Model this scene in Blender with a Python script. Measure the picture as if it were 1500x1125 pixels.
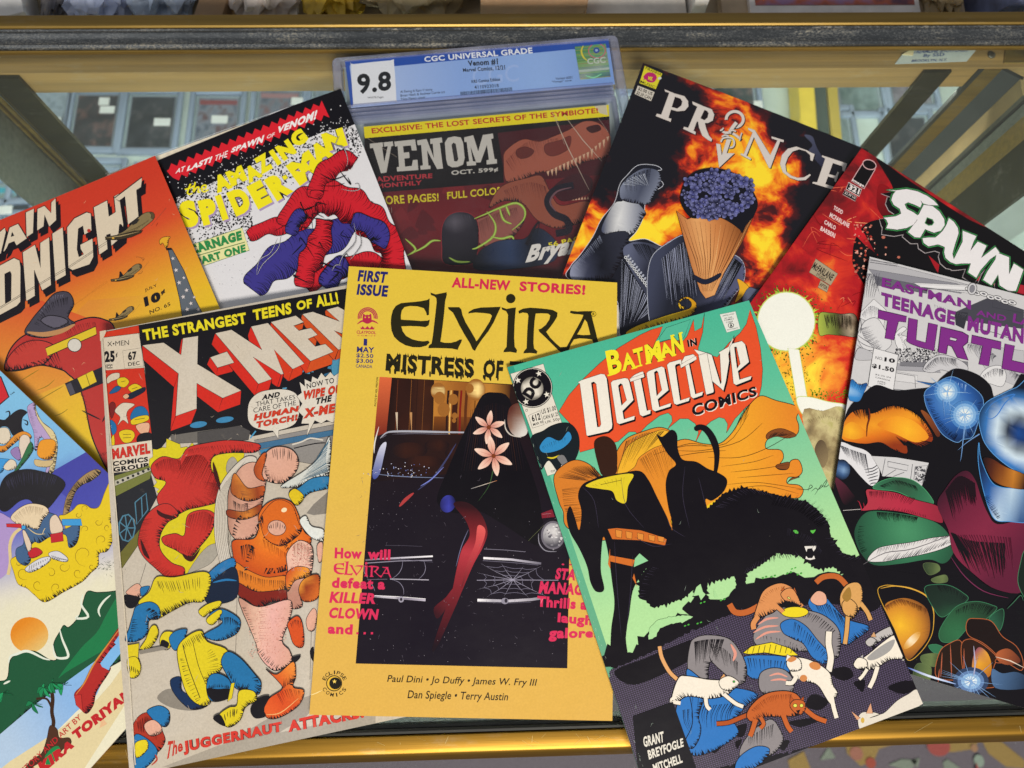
import bpy, bmesh, math, random
import numpy as np
from mathutils import Vector, Matrix, geometry, noise

for o in list(bpy.data.objects):
    bpy.data.objects.remove(o, do_unlink=True)
SC = bpy.context.scene
COL = SC.collection

# ------------------------------------------------------------------ camera
FPX, TILT, ROLL, YAW = 1127.0, 0.26277, 0.0914, -0.11306
CAM = Vector((0.0, -0.11, 0.4758))
ROT = Matrix.Rotation(YAW, 3, 'Z') @ Matrix.Rotation(TILT, 3, 'X') @ Matrix.Rotation(ROLL, 3, 'Z')
cd = bpy.data.cameras.new('camera')
cam = bpy.data.objects.new('camera', cd)
COL.objects.link(cam)
cam.matrix_world = Matrix.Translation(CAM) @ ROT.to_4x4()
cd.sensor_width = 36.0
cd.sensor_fit = 'HORIZONTAL'
cd.lens = FPX / 1500.0 * 36.0
cd.clip_start = 0.01
cd.clip_end = 50.0
cd.dof.use_dof = True
cd.dof.focus_distance = 0.455
cd.dof.aperture_fstop = 8.5
SC.camera = cam

# ------------------------------------------------------------------ light
world = bpy.data.worlds.new('World')
SC.world = world
world.use_nodes = True
wb = world.node_tree.nodes['Background']
wb.inputs[0].default_value = (0.92, 0.95, 1.0, 1)
wb.inputs[1].default_value = 0.22


def area(name, loc, target, sx, sy, power, col):
    d = bpy.data.lights.new(name, 'AREA')
    d.shape = 'RECTANGLE'
    d.size, d.size_y, d.energy, d.color = sx, sy, power, col
    o = bpy.data.objects.new(name, d)
    COL.objects.link(o)
    o.location = loc
    o.rotation_euler = (Vector(target) - Vector(loc)).to_track_quat('-Z', 'Y').to_euler()
    return o


area('ceiling_lamp', (0.30, -1.6, 1.5), (0.05, 0.0, 0), 0.9, 0.4, 66, (1.0, 0.93, 0.82))
area('ceiling_lamp', (-1.1, 0.2, 1.8), (0, 0, 0), 0.5, 1.0, 3.5, (1.0, 0.97, 0.92))
area('added_case_fill', (0.0, -0.16, -0.03), (0.0, 0.5, -0.5), 1.3, 0.03, 1.6, (0.9, 1.0, 0.98))  # added fill light, no fitting of the case; brightens the interior from the front
area('added_case_fill', (0.0, 0.262, -0.034), (0.0, 0.45, -0.5), 1.4, 0.012, 5.2, (1.0, 1.0, 0.97))  # second added fill, unseen under the rear rail, to lighten the deck evenly

SC.view_settings.view_transform = 'Standard'
SC.view_settings.look = 'None'
SC.view_settings.exposure = 0.0
SC.view_settings.gamma = 1.0
SC.view_settings.use_curve_mapping = False
SC.cycles.max_bounces = 10
SC.cycles.transparent_max_bounces = 16
SC.cycles.sample_clamp_indirect = 6.0

# ------------------------------------------------------------------ helpers


def s2l(c):
    return c / 12.92 if c <= 0.04045 else ((c + 0.055) / 1.055) ** 2.4


def hexl(h):
    h = h.lstrip('#')
    if len(h) == 3:
        h = ''.join(c * 2 for c in h)
    return tuple(s2l(int(h[i:i + 2], 16) / 255.0) for i in (0, 2, 4))


def ray(px, py):
    return ROT @ Vector(((px - 750.0) / FPX, (562.5 - py) / FPX, -1.0))


def at(px, py, z):
    """the point of the horizontal plane at height z that the pixel looks at"""
    d = ray(px, py)
    return CAM + d * ((z - CAM.z) / d.z)


def tag(o, label=None, cat=None, group=None, kind=None):
    if label: o['label'] = label
    if cat: o['category'] = cat
    if group: o['group'] = group
    if kind: o['kind'] = kind
    return o


def empty(name, loc=(0, 0, 0), rz=0.0):
    o = bpy.data.objects.new(name, None)
    o.empty_display_size = 0.02
    COL.objects.link(o)
    o.location = loc
    o.rotation_euler = (0, 0, rz)
    return o


def obj(name, me, mat=None, parent=None):
    o = bpy.data.objects.new(name, me)
    COL.objects.link(o)
    if mat: me.materials.append(mat)
    if parent: o.parent = parent
    return o


class MB:
    """collects boxes, prisms and tubes and links them as one mesh object"""

    def __init__(s):
        s.bm = bmesh.new()

    def box(s, x0, x1, y0, y1, z0, z1, bevel=0.0, seg=2, mi=0):
        b = bmesh.new()
        vs = [b.verts.new((x, y, z)) for z in (z0, z1) for y in (y0, y1) for x in (x0, x1)]
        for f in ((0, 2, 3, 1), (4, 5, 7, 6), (0, 1, 5, 4), (2, 6, 7, 3), (0, 4, 6, 2), (1, 3, 7, 5)):
            b.faces.new([vs[i] for i in f])
        if bevel:
            bmesh.ops.bevel(b, geom=b.edges[:], offset=bevel, segments=seg, profile=0.5, affect='EDGES')
        s.add(b, mi)

    def prism(s, pts, z0, z1, bevel=0.0, mi=0, seg=2):
        b = bmesh.new()
        lo = [b.verts.new((p[0], p[1], z0)) for p in pts]
        hi = [b.verts.new((p[0], p[1], z1)) for p in pts]
        n = len(pts)
        b.faces.new(hi)
        b.faces.new(lo[::-1])
        for i in range(n):
            b.faces.new((lo[i], lo[(i + 1) % n], hi[(i + 1) % n], hi[i]))
        bmesh.ops.recalc_face_normals(b, faces=b.faces[:])
        if bevel:
            ed = [e for e in b.edges if abs(e.verts[0].co.z - e.verts[1].co.z) < 1e-9 and e.verts[0].co.z > z0 + 1e-9]
            bmesh.ops.bevel(b, geom=ed, offset=bevel, segments=seg, profile=0.5, affect='EDGES')
        s.add(b, mi)

    def profile(s, yz, x0, x1, mi=0, closed=True):
        """a profile in y,z drawn out along x"""
        b = bmesh.new()
        A = [b.verts.new((x0, y, z)) for y, z in yz]
        B = [b.verts.new((x1, y, z)) for y, z in yz]
        n = len(yz)
        for i in range(n if closed else n - 1):
            j = (i + 1) % n
            b.faces.new((A[i], A[j], B[j], B[i]))
        if closed:
            b.faces.new(A[::-1])
            b.faces.new(B)
        bmesh.ops.recalc_face_normals(b, faces=b.faces[:])
        s.add(b, mi)

    def add(s, b, mi=0):
        for f in b.faces: f.material_index = mi
        me = bpy.data.meshes.new('tmp')
        b.to_mesh(me)
        b.free()
        s.bm.from_mesh(me)
        bpy.data.meshes.remove(me)

    def build(s, name, mats, parent=None, smooth=False):
        me = bpy.data.meshes.new(name)
        s.bm.to_mesh(me)
        s.bm.free()
        if smooth:
            for p in me.polygons: p.use_smooth = True
            me.set_sharp_from_angle(angle=math.radians(40))
        o = obj(name, me, None, parent)
        for m in (mats if isinstance(mats, (list, tuple)) else [mats]): me.materials.append(m)
        return o


# ------------------------------------------------------------------ materials
class NT:
    def __init__(s, name):
        s.m = bpy.data.materials.new(name)
        s.m.use_nodes = True
        s.t = s.m.node_tree
        s.n = s.t.nodes
        s.p = s.n['Principled BSDF']
        s.out = s.n['Material Output']

    def new(s, typ, **kw):
        x = s.n.new(typ)
        for k, v in kw.items():
            if k in x.inputs and not hasattr(x, k): x.inputs[k].default_value = v
            else: setattr(x, k, v)
        return x

    def l(s, a, b): s.t.links.new(a, b)

    def noise(s, scale, detail=3.0, rough=0.5, stretch=None, coord='Object'):
        tc = s.new('ShaderNodeTexCoord')
        mp = s.new('ShaderNodeMapping')
        s.l(tc.outputs[coord], mp.inputs[0])
        if stretch: mp.inputs['Scale'].default_value = stretch
        nz = s.new('ShaderNodeTexNoise')
        nz.inputs['Scale'].default_value = scale
        nz.inputs['Detail'].default_value = detail
        nz.inputs['Roughness'].default_value = rough
        s.l(mp.outputs[0], nz.inputs['Vector'])
        return nz

    def ramp(s, src, stops):
        r = s.new('ShaderNodeValToRGB')
        e = r.color_ramp.elements
        while len(e) < len(stops): e.new(0.5)
        for el, (p, c) in zip(e, stops):
            el.position = p
            el.color = (*c, 1) if len(c) == 3 else c
        s.l(src, r.inputs[0])
        return r

    def bump(s, src, strength, dist=0.001):
        b = s.new('ShaderNodeBump')
        b.inputs['Strength'].default_value = strength
        b.inputs['Distance'].default_value = dist
        s.l(src, b.inputs['Height'])
        s.l(b.outputs[0], s.p.inputs['Normal'])
        return b


def print_mat(name, rough=0.38, coat=0.25, tone=0.05, wav=0.25, worn=0.0, scr=0.3):
    """ink on paper: colour from the printed areas, fine paper tooth, faint rubs and waves"""
    k = NT(name)
    at_ = k.new('ShaderNodeAttribute')
    at_.attribute_name = 'print'
    n1 = k.noise(900, 2)
    n2 = k.noise(14, 4, 0.6)
    mx = k.new('ShaderNodeMix', data_type='RGBA', blend_type='MULTIPLY')
    mx.inputs[0].default_value = 1.0
    r1 = k.ramp(n1.outputs[0], [(0.25, (1 - tone * 1.6,) * 3), (0.75, (1.0,) * 3)])
    k.l(at_.outputs['Color'], mx.inputs[6])
    k.l(r1.outputs[0], mx.inputs[7])
    last = mx.outputs[2]
    if worn:
        w = k.noise(55, 8, 0.75)
        r2 = k.ramp(w.outputs[0], [(0.62, (0, 0, 0)), (0.78, (worn,) * 3)])
        m2 = k.new('ShaderNodeMix', data_type='RGBA')
        k.l(r2.outputs[0], m2.inputs[0])
        k.l(last, m2.inputs[6])
        m2.inputs[7].default_value = (0.5, 0.42, 0.30, 1)
        last = m2.outputs[2]
        st = k.ramp(n2.outputs[0], [(0.3, (0.90, 0.86, 0.78)), (0.7, (1, 1, 1))])
        m3 = k.new('ShaderNodeMix', data_type='RGBA', blend_type='MULTIPLY')
        m3.inputs[0].default_value = 1.0
        k.l(last, m3.inputs[6])
        k.l(st.outputs[0], m3.inputs[7])
        last = m3.outputs[2]
    # specks of worn ink
    if scr:
        v = k.noise(420, 6, 0.7)
        r4 = k.ramp(v.outputs[0], [(0.70, (0, 0, 0)), (0.76, (scr,) * 3)])
        m4 = k.new('ShaderNodeMix', data_type='RGBA')
        k.l(r4.outputs[0], m4.inputs[0])
        k.l(last, m4.inputs[6])
        m4.inputs[7].default_value = (0.6, 0.56, 0.48, 1)
        last = m4.outputs[2]
    k.l(last, k.p.inputs['Base Color'])
    rr = k.ramp(n2.outputs[0], [(0.3, (rough - 0.07,) * 3), (0.7, (rough + 0.09,) * 3)])
    k.l(rr.outputs[0], k.p.inputs['Roughness'])
    k.p.inputs['Coat Weight'].default_value = coat
    k.p.inputs['Coat Roughness'].default_value = 0.22
    k.p.inputs['Specular IOR Level'].default_value = 0.2
    ad = k.new('ShaderNodeMath', operation='ADD')
    k.l(n2.outputs[0], ad.inputs[0])
    mu = k.new('ShaderNodeMath', operation='MULTIPLY')
    k.l(n1.outputs[0], mu.inputs[0])
    mu.inputs[1].default_value = 0.012
    k.l(mu.outputs[0], ad.inputs[1])
    k.bump(ad.outputs[0], wav, 0.004)
    return k.m


def plain(name, col, rough=0.5, metal=0.0, coat=0.0, nscale=0, namt=0.1, stretch=None, bump=0.0, spec=None):
    k = NT(name)
    k.p.inputs['Base Color'].default_value = (*col, 1)
    k.p.inputs['Roughness'].default_value = rough
    k.p.inputs['Metallic'].default_value = metal
    k.p.inputs['Coat Weight'].default_value = coat
    if spec is not None: k.p.inputs['Specular IOR Level'].default_value = spec
    if nscale:
        n = k.noise(nscale, 5, 0.6, stretch)
        r = k.ramp(n.outputs[0], [(0.3, tuple(c * (1 - namt) for c in col)), (0.7, tuple(min(1, c * (1 + namt)) for c in col))])
        k.l(r.outputs[0], k.p.inputs['Base Color'])
        rr = k.ramp(n.outputs[0], [(0.3, (max(0.02, rough - 0.08),) * 3), (0.7, (min(1, rough + 0.1),) * 3)])
        k.l(rr.outputs[0], k.p.inputs['Roughness'])
        if bump: k.bump(n.outputs[0], bump, 0.002)
    return k.m


def clear_mat(name, tint=(1, 1, 1), ior=1.45, rough=0.04, body=0.0, bodycol=(0.8, 0.85, 0.95), bump=0.0):
    """thin clear sheet: straight-through light plus a mirror coat that grows with the viewing angle"""
    k = NT(name)
    k.n.remove(k.p)
    tr = k.new('ShaderNodeBsdfTransparent')
    tr.inputs[0].default_value = (*tint, 1)
    gl = k.new('ShaderNodeBsdfGlossy')
    gl.inputs['Roughness'].default_value = rough
    fr = k.new('ShaderNodeLayerWeight')
    pw = k.new('ShaderNodeMath', operation='POWER')
    k.l(fr.outputs['Facing'], pw.inputs[0])
    pw.inputs[1].default_value = 5.0
    f0 = ((ior - 1) / (ior + 1)) ** 2
    ma = k.new('ShaderNodeMath', operation='MULTIPLY_ADD')
    k.l(pw.outputs[0], ma.inputs[0])
    ma.inputs[1].default_value = 1 - f0
    ma.inputs[2].default_value = f0
    mx = k.new('ShaderNodeMixShader')
    k.l(ma.outputs[0], mx.inputs[0])
    last = tr.outputs[0]
    if body:
        df = k.new('ShaderNodeBsdfDiffuse')
        df.inputs[0].default_value = (*bodycol, 1)
        n = k.noise(30, 6, 0.7)
        r = k.ramp(n.outputs[0], [(0.35, (body * 0.4,) * 3), (0.75, (body * 1.3,) * 3)])
        m2 = k.new('ShaderNodeMixShader')
        k.l(r.outputs[0], m2.inputs[0])
        k.l(last, m2.inputs[1])
        k.l(df.outputs[0], m2.inputs[2])
        last = m2.outputs[0]
    k.l(last, mx.inputs[1])
    k.l(gl.outputs[0], mx.inputs[2])
    if bump:
        n = k.noise(60, 4)
        b = k.new('ShaderNodeBump')
        b.inputs['Strength'].default_value = bump
        b.inputs['Distance'].default_value = 0.002
        k.l(n.outputs[0], b.inputs['Height'])
        k.l(b.outputs[0], gl.inputs['Normal'])
        k.l(b.outputs[0], fr.inputs['Normal'])
    k.l(mx.outputs[0], k.out.inputs[0])
    return k.m


M = {}
M['gloss'] = print_mat('glossy_print', 0.30, 0.35, 0.04, 0.22, 0, 0.12)
M['satin'] = print_mat('satin_print', 0.36, 0.12, 0.06, 0.2, 0, 0.2)
M['old'] = print_mat('old_newsstand_print', 0.42, 0.06, 0.10, 0.3, 0.25, 0.3)
M['pages'] = plain('page_edges', hexl('d9d0bd'), 0.8, nscale=220, namt=0.12, stretch=(1, 1, 14))
M['matte'] = print_mat('matte_card_print', 0.55, 0.0, 0.03, 0.05, 0, 0.0)


def flame_mat(name, stops, scale, rough, warp=1.6, stretch=None, detail=7):
    """a printed picture of fire: folded noise through ink colours"""
    k = NT(name)
    n0 = k.noise(scale * 0.55, 3, 0.5, stretch)
    tc = k.new('ShaderNodeTexCoord')
    mp = k.new('ShaderNodeMapping')
    k.l(tc.outputs['Object'], mp.inputs[0])
    if stretch: mp.inputs['Scale'].default_value = stretch
    vm = k.new('ShaderNodeVectorMath', operation='MULTIPLY_ADD')
    k.l(n0.outputs['Color'], vm.inputs[0])
    vm.inputs[1].default_value = (warp / scale,) * 3
    k.l(mp.outputs[0], vm.inputs[2])
    n = k.new('ShaderNodeTexNoise')
    n.inputs['Scale'].default_value = scale
    n.inputs['Detail'].default_value = detail
    n.inputs['Roughness'].default_value = 0.58
    k.l(vm.outputs[0], n.inputs['Vector'])
    at_ = k.new('ShaderNodeAttribute')
    at_.attribute_name = 'print'
    sep = k.new('ShaderNodeSeparateColor')
    k.l(at_.outputs['Color'], sep.inputs[0])
    ad = k.new('ShaderNodeMath', operation='ADD')
    k.l(n.outputs[0], ad.inputs[0])
    k.l(sep.outputs[0], ad.inputs[1])
    sb = k.new('ShaderNodeMath', operation='SUBTRACT')
    k.l(ad.outputs[0], sb.inputs[0])
    sb.inputs[1].default_value = 0.5
    r = k.ramp(sb.outputs[0], stops)
    k.l(r.outputs[0], k.p.inputs['Base Color'])
    k.p.inputs['Roughness'].default_value = rough
    k.p.inputs['Coat Weight'].default_value = 0.35
    k.p.inputs['Coat Roughness'].default_value = 0.2
    n2 = k.noise(14, 4, 0.6)
    k.bump(n2.outputs[0], 0.2, 0.004)
    return k.m


def dots_mat(name, c0, c1, pitch, r, rough):
    """printed screen of round dots"""
    k = NT(name)
    tc = k.new('ShaderNodeTexCoord')
    mp = k.new('ShaderNodeMapping')
    mp.inputs['Rotation'].default_value = (0, 0, 0.6)
    mp.inputs['Scale'].default_value = (1 / pitch,) * 3
    k.l(tc.outputs['Object'], mp.inputs[0])
    fr = k.new('ShaderNodeVectorMath', operation='FRACTION')
    k.l(mp.outputs[0], fr.inputs[0])
    su = k.new('ShaderNodeVectorMath', operation='SUBTRACT')
    k.l(fr.outputs[0], su.inputs[0])
    su.inputs[1].default_value = (0.5, 0.5, 0)
    mu = k.new('ShaderNodeVectorMath', operation='MULTIPLY')
    k.l(su.outputs[0], mu.inputs[0])
    mu.inputs[1].default_value = (1, 1, 0)
    ln = k.new('ShaderNodeVectorMath', operation='LENGTH')
    k.l(mu.outputs[0], ln.inputs[0])
    rp = k.ramp(ln.outputs['Value'], [(r - 0.06, c1), (r + 0.06, c0)])
    k.l(rp.outputs[0], k.p.inputs['Base Color'])
    k.p.inputs['Roughness'].default_value = rough
    n2 = k.noise(14, 4, 0.6)
    k.bump(n2.outputs[0], 0.2, 0.004)
    return k.m


M['fire'] = flame_mat('printed_fire', [(0.30, hexl('0d0a14')), (0.41, hexl('4a0d10')), (0.49, hexl('c8300f')),
                                       (0.56, hexl('f08a12')), (0.66, hexl('f8d92a'))], 42, 0.3)
M['lava'] = flame_mat('printed_lava', [(0.22, hexl('60060c')), (0.40, hexl('b01018')), (0.52, hexl('d8361c')),
                                       (0.64, hexl('f0902a')), (0.80, hexl('f7dd3c'))], 30, 0.3, 2.4)
M['skull'] = flame_mat('printed_rock', [(0.25, hexl('5b4c38')), (0.45, hexl('9a8860')), (0.60, hexl('c9bd8a')), (0.75, hexl('a9a55c'))], 70, 0.3, 1.0)
M['dots'] = dots_mat('printed_dot_screen', hexl('120e1a'), hexl('6a5882'), 0.00095, 0.26, 0.4)

# ------------------------------------------------------------------ printed covers
EPS = 0.000005
CELL = 0.007
U0 = 0.13


def pts(s):
    return [tuple(float(v) for v in p.split(',')) for p in s.split()]


def smooth(P, closed=True, n=5):
    out = []
    m = len(P)
    for i in range(m if closed else m - 1):
        p0 = P[(i - 1) % m] if closed or i > 0 else P[i]
        p1 = P[i]
        p2 = P[(i + 1) % m]
        p3 = P[(i + 2) % m] if closed or i + 2 < m else p2
        for j in range(n):
            t = j / n
            out.append(tuple(0.5 * (2 * b + (c - a) * t + (2 * a - 5 * b + 4 * c - d) * t * t + (3 * b - a - 3 * c + d) * t ** 3)
                             for a, b, c, d in zip(p0, p1, p2, p3)))
    if not closed: out.append(P[-1])
    return out


GLY = {}


def glyphs(txt, bold):
    """flat outline mesh of a line of lettering, scaled to the unit box"""
    key = (txt, bold)
    if key not in GLY:
        cu = bpy.data.curves.new('lettering', 'FONT')
        cu.body = txt
        cu.offset = bold
        cu.space_character = 1 + bold * 2.2
        cu.resolution_u = 3
        ob = bpy.data.objects.new('lettering', cu)
        me = ob.to_mesh()
        V = np.array([v.co[:2] for v in me.vertices])
        F = [tuple(p.vertices) for p in me.polygons]
        ob.to_mesh_clear()
        bpy.data.objects.remove(ob)
        bpy.data.curves.remove(cu)
        lo, hi = V.min(0), V.max(0)
        GLY[key] = ((V - lo) / np.maximum(hi - lo, 1e-6), F)
    return GLY[key]


class Book:
    def __init__(s, x, y, a, w, h, co, t=0.0022):
        s.x, s.y, s.a, s.w, s.h, s.co, s.t = x, y, a, w, h, co, t
        s.ca, s.sa = math.cos(a), math.sin(a)
        s.items = []
        s.outline = [(-w / 2, h / 2), (w / 2, h / 2), (w / 2, -h / 2), (-w / 2, -h / 2)]
        s.mats = []
        s.rng = random.Random(7)

    def z(s, u, v):
        c = s.co
        u, v = u / U0, v / U0
        return c[0] + c[1] * u + c[2] * v + c[3] * u * u + c[4] * u * v + c[5] * v * v

    def grad(s, u, v):
        c = s.co
        u, v = u / U0, v / U0
        return (c[1] + 2 * c[3] * u + c[4] * v) / U0, (c[2] + c[4] * u + 2 * c[5] * v) / U0

    def L(s, px, py):
        """where the pixel's line of sight meets this cover, in the cover's own coordinates"""
        d = ray(px, py)
        z = s.co[0]
        for _ in range(5):
            p = CAM + d * ((z - CAM.z) / d.z)
            dx, dy = p.x - s.x, p.y - s.y
            u, v = dx * s.ca + dy * s.sa, -dx * s.sa + dy * s.ca
            z = s.z(u, v)
        return (u, v)

    def corner(s, **kw):
        for k, p in kw.items():
            s.outline[('TL', 'TR', 'BR', 'BL').index(k)] = s.L(*p)

    def add(s, verts, faces, col, mat):
        if mat not in s.mats: s.mats.append(mat)
        s.items.append((verts, faces, col, s.mats.index(mat)))


class Pen:
    """draws on a cover; coordinates are those of an enlarged look at the cover (origin x0,y0, scale k)"""

    def __init__(s, book, x0, y0, k, mat):
        s.b, s.x0, s.y0, s.k, s.mat = book, x0, y0, k, mat

    def L(s, p):
        return s.b.L(s.x0 + p[0] / s.k, s.y0 + p[1] / s.k)

    def colfn(s, c):
        if isinstance(c, str):
            v = hexl(c)
            return lambda u, w: v
        kind = c[0]
        if kind == 'lin':
            a, b = s.L(c[1]), s.L(c[2])
            st = [(t, hexl(h)) for t, h in c[3]]
            dx, dy = b[0] - a[0], b[1] - a[1]
            q = dx * dx + dy * dy

            def fn(u, w): return mixstops(st, ((u - a[0]) * dx + (w - a[1]) * dy) / q)
            return fn
        if kind == 'rad':
            a, b = s.L(c[1]), s.L((c[1][0] + c[2], c[1][1]))
            r = math.hypot(b[0] - a[0], b[1] - a[1])
            st = [(t, hexl(h)) for t, h in c[3]]
            return lambda u, w: mixstops(st, math.hypot(u - a[0], w - a[1]) / r)
        if kind == 'val':          # brightness offset for the printed fire, as blobs
            base, bl = c[1], [(s.L((x, y)), r, v) for x, y, r, v in c[2]]
            ppx = s.px()

            def fv(u, w):
                q = base
                for (a, r, v) in bl:
                    d = math.hypot(u - a[0], w - a[1]) / (r * ppx)
                    q += v * math.exp(-d * d * 1.4)
                return (q, q, q)
            return fv

    def px(s):
        a, b = s.L((0, 0)), s.L((100, 0))
        return math.hypot(a[0] - b[0], a[1] - b[1]) / 100

    def fill(s, P, col, ink=0, inkcol='111015', sm=False, holes=(), mat=None, n=5):
        if isinstance(P, str):
            if P[0] == '~': sm, P = True, P[1:]
            P = pts(P)
        P2 = smooth(P, True, n) if sm else P
        rings = [P2] + [smooth(pts(h[1:]), True, n) if h[0] == '~' else pts(h) for h in holes]
        LR = [[s.L(p) for p in r] for r in rings]
        flat = [q for r in LR for q in r]
        tri = geometry.tessellate_polygon([[Vector((q[0], q[1], 0)) for q in r] for r in LR])
        s.b.add(flat, [tuple(t) for t in tri], s.colfn(col), mat or s.mat)
        if ink:
            for r in rings: s.line(r, ink, inkcol, closed=True)
        if ink >= 2.5 and sm and s.feathers and not (isinstance(col, str) and sum(hexl(col)) < 0.12): s.feather(P2, ink)
        return s

    feathers = True

    def feather(s, P, ink, col='16121a'):
        """brush feathering: tapered ink strokes running in from the shaded side of a shape"""
        r = s.b.rng
        xs, ys = [p[0] for p in P], [p[1] for p in P]
        size = min(max(xs) - min(xs), max(ys) - min(ys))
        if size < 34: return
        size = min(size, 40 * s.k)
        ar = sum(P[i - 1][0] * P[i][1] - P[i][0] * P[i - 1][1] for i in range(len(P)))
        sg = 1 if ar > 0 else -1
        V, F = [], []
        step, n = max(4.0, size * 0.035), len(P)
        ph = r.uniform(0, 6)
        for i in range(n):
            a, b = P[i], P[(i + 1) % n]
            dx, dy = b[0] - a[0], b[1] - a[1]
            d = math.hypot(dx, dy)
            if d < 1e-6: continue
            nx, ny = sg * dy / d, -sg * dx / d
            f = nx * 0.62 + ny * 0.78
            if f < 0.15: continue
            for j in range(max(1, int(d / step + r.random()))):
                if r.random() > 0.3 + f: continue
                t = r.random()
                x, y = a[0] + dx * t, a[1] + dy * t
                l = size * (0.10 + 0.16 * (0.5 + 0.5 * math.sin(ph + (x + y) * 4 / size))) * r.uniform(0.6, 1.2) * f
                w = step * r.uniform(0.35, 0.75)
                ang = r.uniform(-.35, .1)
                ix, iy = -nx * math.cos(ang) + ny * math.sin(ang), -ny * math.cos(ang) - nx * math.sin(ang)
                q = len(V)
                V += [s.L((x - dx / d * w, y - dy / d * w)), s.L((x + dx / d * w, y + dy / d * w)), s.L((x + ix * l, y + iy * l))]
                F.append((q, q + 1, q + 2))
        if F: s.b.add(V, F, s.colfn(col), s.mat)

    def line(s, P, w, col='111015', closed=False, taper=0, sm=False, mat=None):
        if isinstance(P, str):
            if P[0] == '~': sm, P = True, P[1:]
            P = pts(P)
        if sm: P = smooth(P, closed, 4)
        m = len(P)
        A, B = [], []
        for i in range(m):
            p = P[i]
            q0 = P[i - 1] if (closed or i > 0) else P[i]
            q1 = P[(i + 1) % m] if (closed or i < m - 1) else P[i]
            dx, dy = q1[0] - q0[0], q1[1] - q0[1]
            d = math.hypot(dx, dy) or 1
            nx, ny = -dy / d, dx / d
            f = 1.0
            t = i / max(1, m - 1)
            if taper == 1: f = 1 - t * 0.92
            elif taper == 2: f = math.sin(math.pi * (0.04 + 0.92 * t)) ** 0.7
            ww = w * f / 2
            A.append(s.L((p[0] + nx * ww, p[1] + ny * ww)))
            B.append(s.L((p[0] - nx * ww, p[1] - ny * ww)))
        F = []
        for i in range(m if closed else m - 1):
            j = (i + 1) % m
            F.append((i, j, m + j, m + i))
        s.b.add(A + B, F, s.colfn(col), mat or s.mat)
        return s

    def lines(s, many, w, col='111015', taper=2):
        for l in many.split(';'): s.line('~' + l.strip(), w, col, taper=taper)
        return s

    def hatch(s, a, b, n, w, col='111015', frac=1.0, jit=0.15, taper=1, bow=0.0):
        """n tapered strokes from curve a towards curve b"""
        r = s.b.rng
        a, b = smooth(pts(a), False, 8), smooth(pts(b), False, 8)

        def on(c, t):
            x = t * (len(c) - 1)
            i = min(int(x), len(c) - 2)
            f = x - i
            return (c[i][0] * (1 - f) + c[i + 1][0] * f, c[i][1] * (1 - f) + c[i + 1][1] * f)
        for i in range(n):
            t = min(1, max(0, (i + 0.5 + r.uniform(-.3, .3)) / n))
            p, q = on(a, t), on(b, t)
            f = frac * r.uniform(1 - jit * 3, 1)
            q = (p[0] + (q[0] - p[0]) * f, p[1] + (q[1] - p[1]) * f)
            mx, my = (p[0] + q[0]) / 2, (p[1] + q[1]) / 2
            mx += -(q[1] - p[1]) * bow
            my += (q[0] - p[0]) * bow
            s.line(smooth([p, (mx, my), q], False, 3), w * r.uniform(0.6, 1.2), col, taper=taper)
        return s

    def dots(s, fn, n, r0, r1, col, mat=None):
        """spatter: n specks where fn(rng) says"""
        r = s.b.rng
        V, F = [], []
        for _ in range(n):
            p = fn(r)
            if p is None: continue
            x, y = p
            q = r.uniform(r0, r1)
            k = r.randint(4, 6)
            ph = r.uniform(0, 6)
            b = len(V)
            for i in range(k):
                w = q * r.uniform(0.5, 1.2)
                V.append(s.L((x + w * math.cos(ph + 6.283 * i / k), y + w * math.sin(ph + 6.283 * i / k))))
            F.append(tuple(range(b, b + k))[::-1])
        s.b.add(V, F, s.colfn(col), mat or s.mat)
        return s

    def text(s, txt, quad, col, bold=0.0, out=None, arc=0.0, mat=None):
        """a line of lettering fitted into a four-cornered box: TL TR BR BL"""
        Q = pts(quad) if isinstance(quad, str) else quad
        if out: s.text(txt, Q, out[1], bold + out[0], arc=arc)
        V, F = glyphs(txt, 0.0) if False else glyphs(txt, bold)
        (ax, ay), (bx, by), (cx, cy), (dx, dy) = Q
        g = bold_grow(txt, bold) if out is None else (0, 0)
        W = []
        for x, y in V:
            y = 1 - y
            k = arc * 4 * x * (1 - x)
            top = (ax + (bx - ax) * x, ay + (by - ay) * x)
            bot = (dx + (cx - dx) * x, dy + (cy - dy) * x)
            vx, vy = bot[0] - top[0], bot[1] - top[1]
            yy = y - k
            W.append(s.L((top[0] + vx * yy, top[1] + vy * yy)))
        s.b.add(W, F, s.colfn(col), mat or s.mat)
        return s

    def oval(s, cx, cy, rx, ry, col, rot=0.0, ink=0, n=28, mat=None, inkcol='111015'):
        P = []
        for i in range(n):
            a = 2 * math.pi * i / n
            x, y = rx * math.cos(a), ry * math.sin(a)
            P.append((cx + x * math.cos(rot) - y * math.sin(rot), cy + x * math.sin(rot) + y * math.cos(rot)))
        return s.fill(P, col, ink, inkcol, mat=mat)


def bold_grow(t, b): return (0, 0)


def mixstops(st, t):
    if t <= st[0][0]: return st[0][1]
    for (a, ca), (b, cb) in zip(st, st[1:]):
        if t <= b:
            f = (t - a) / (b - a)
            return tuple(x + (y - x) * f for x, y in zip(ca, cb))
    return st[-1][1]


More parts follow.
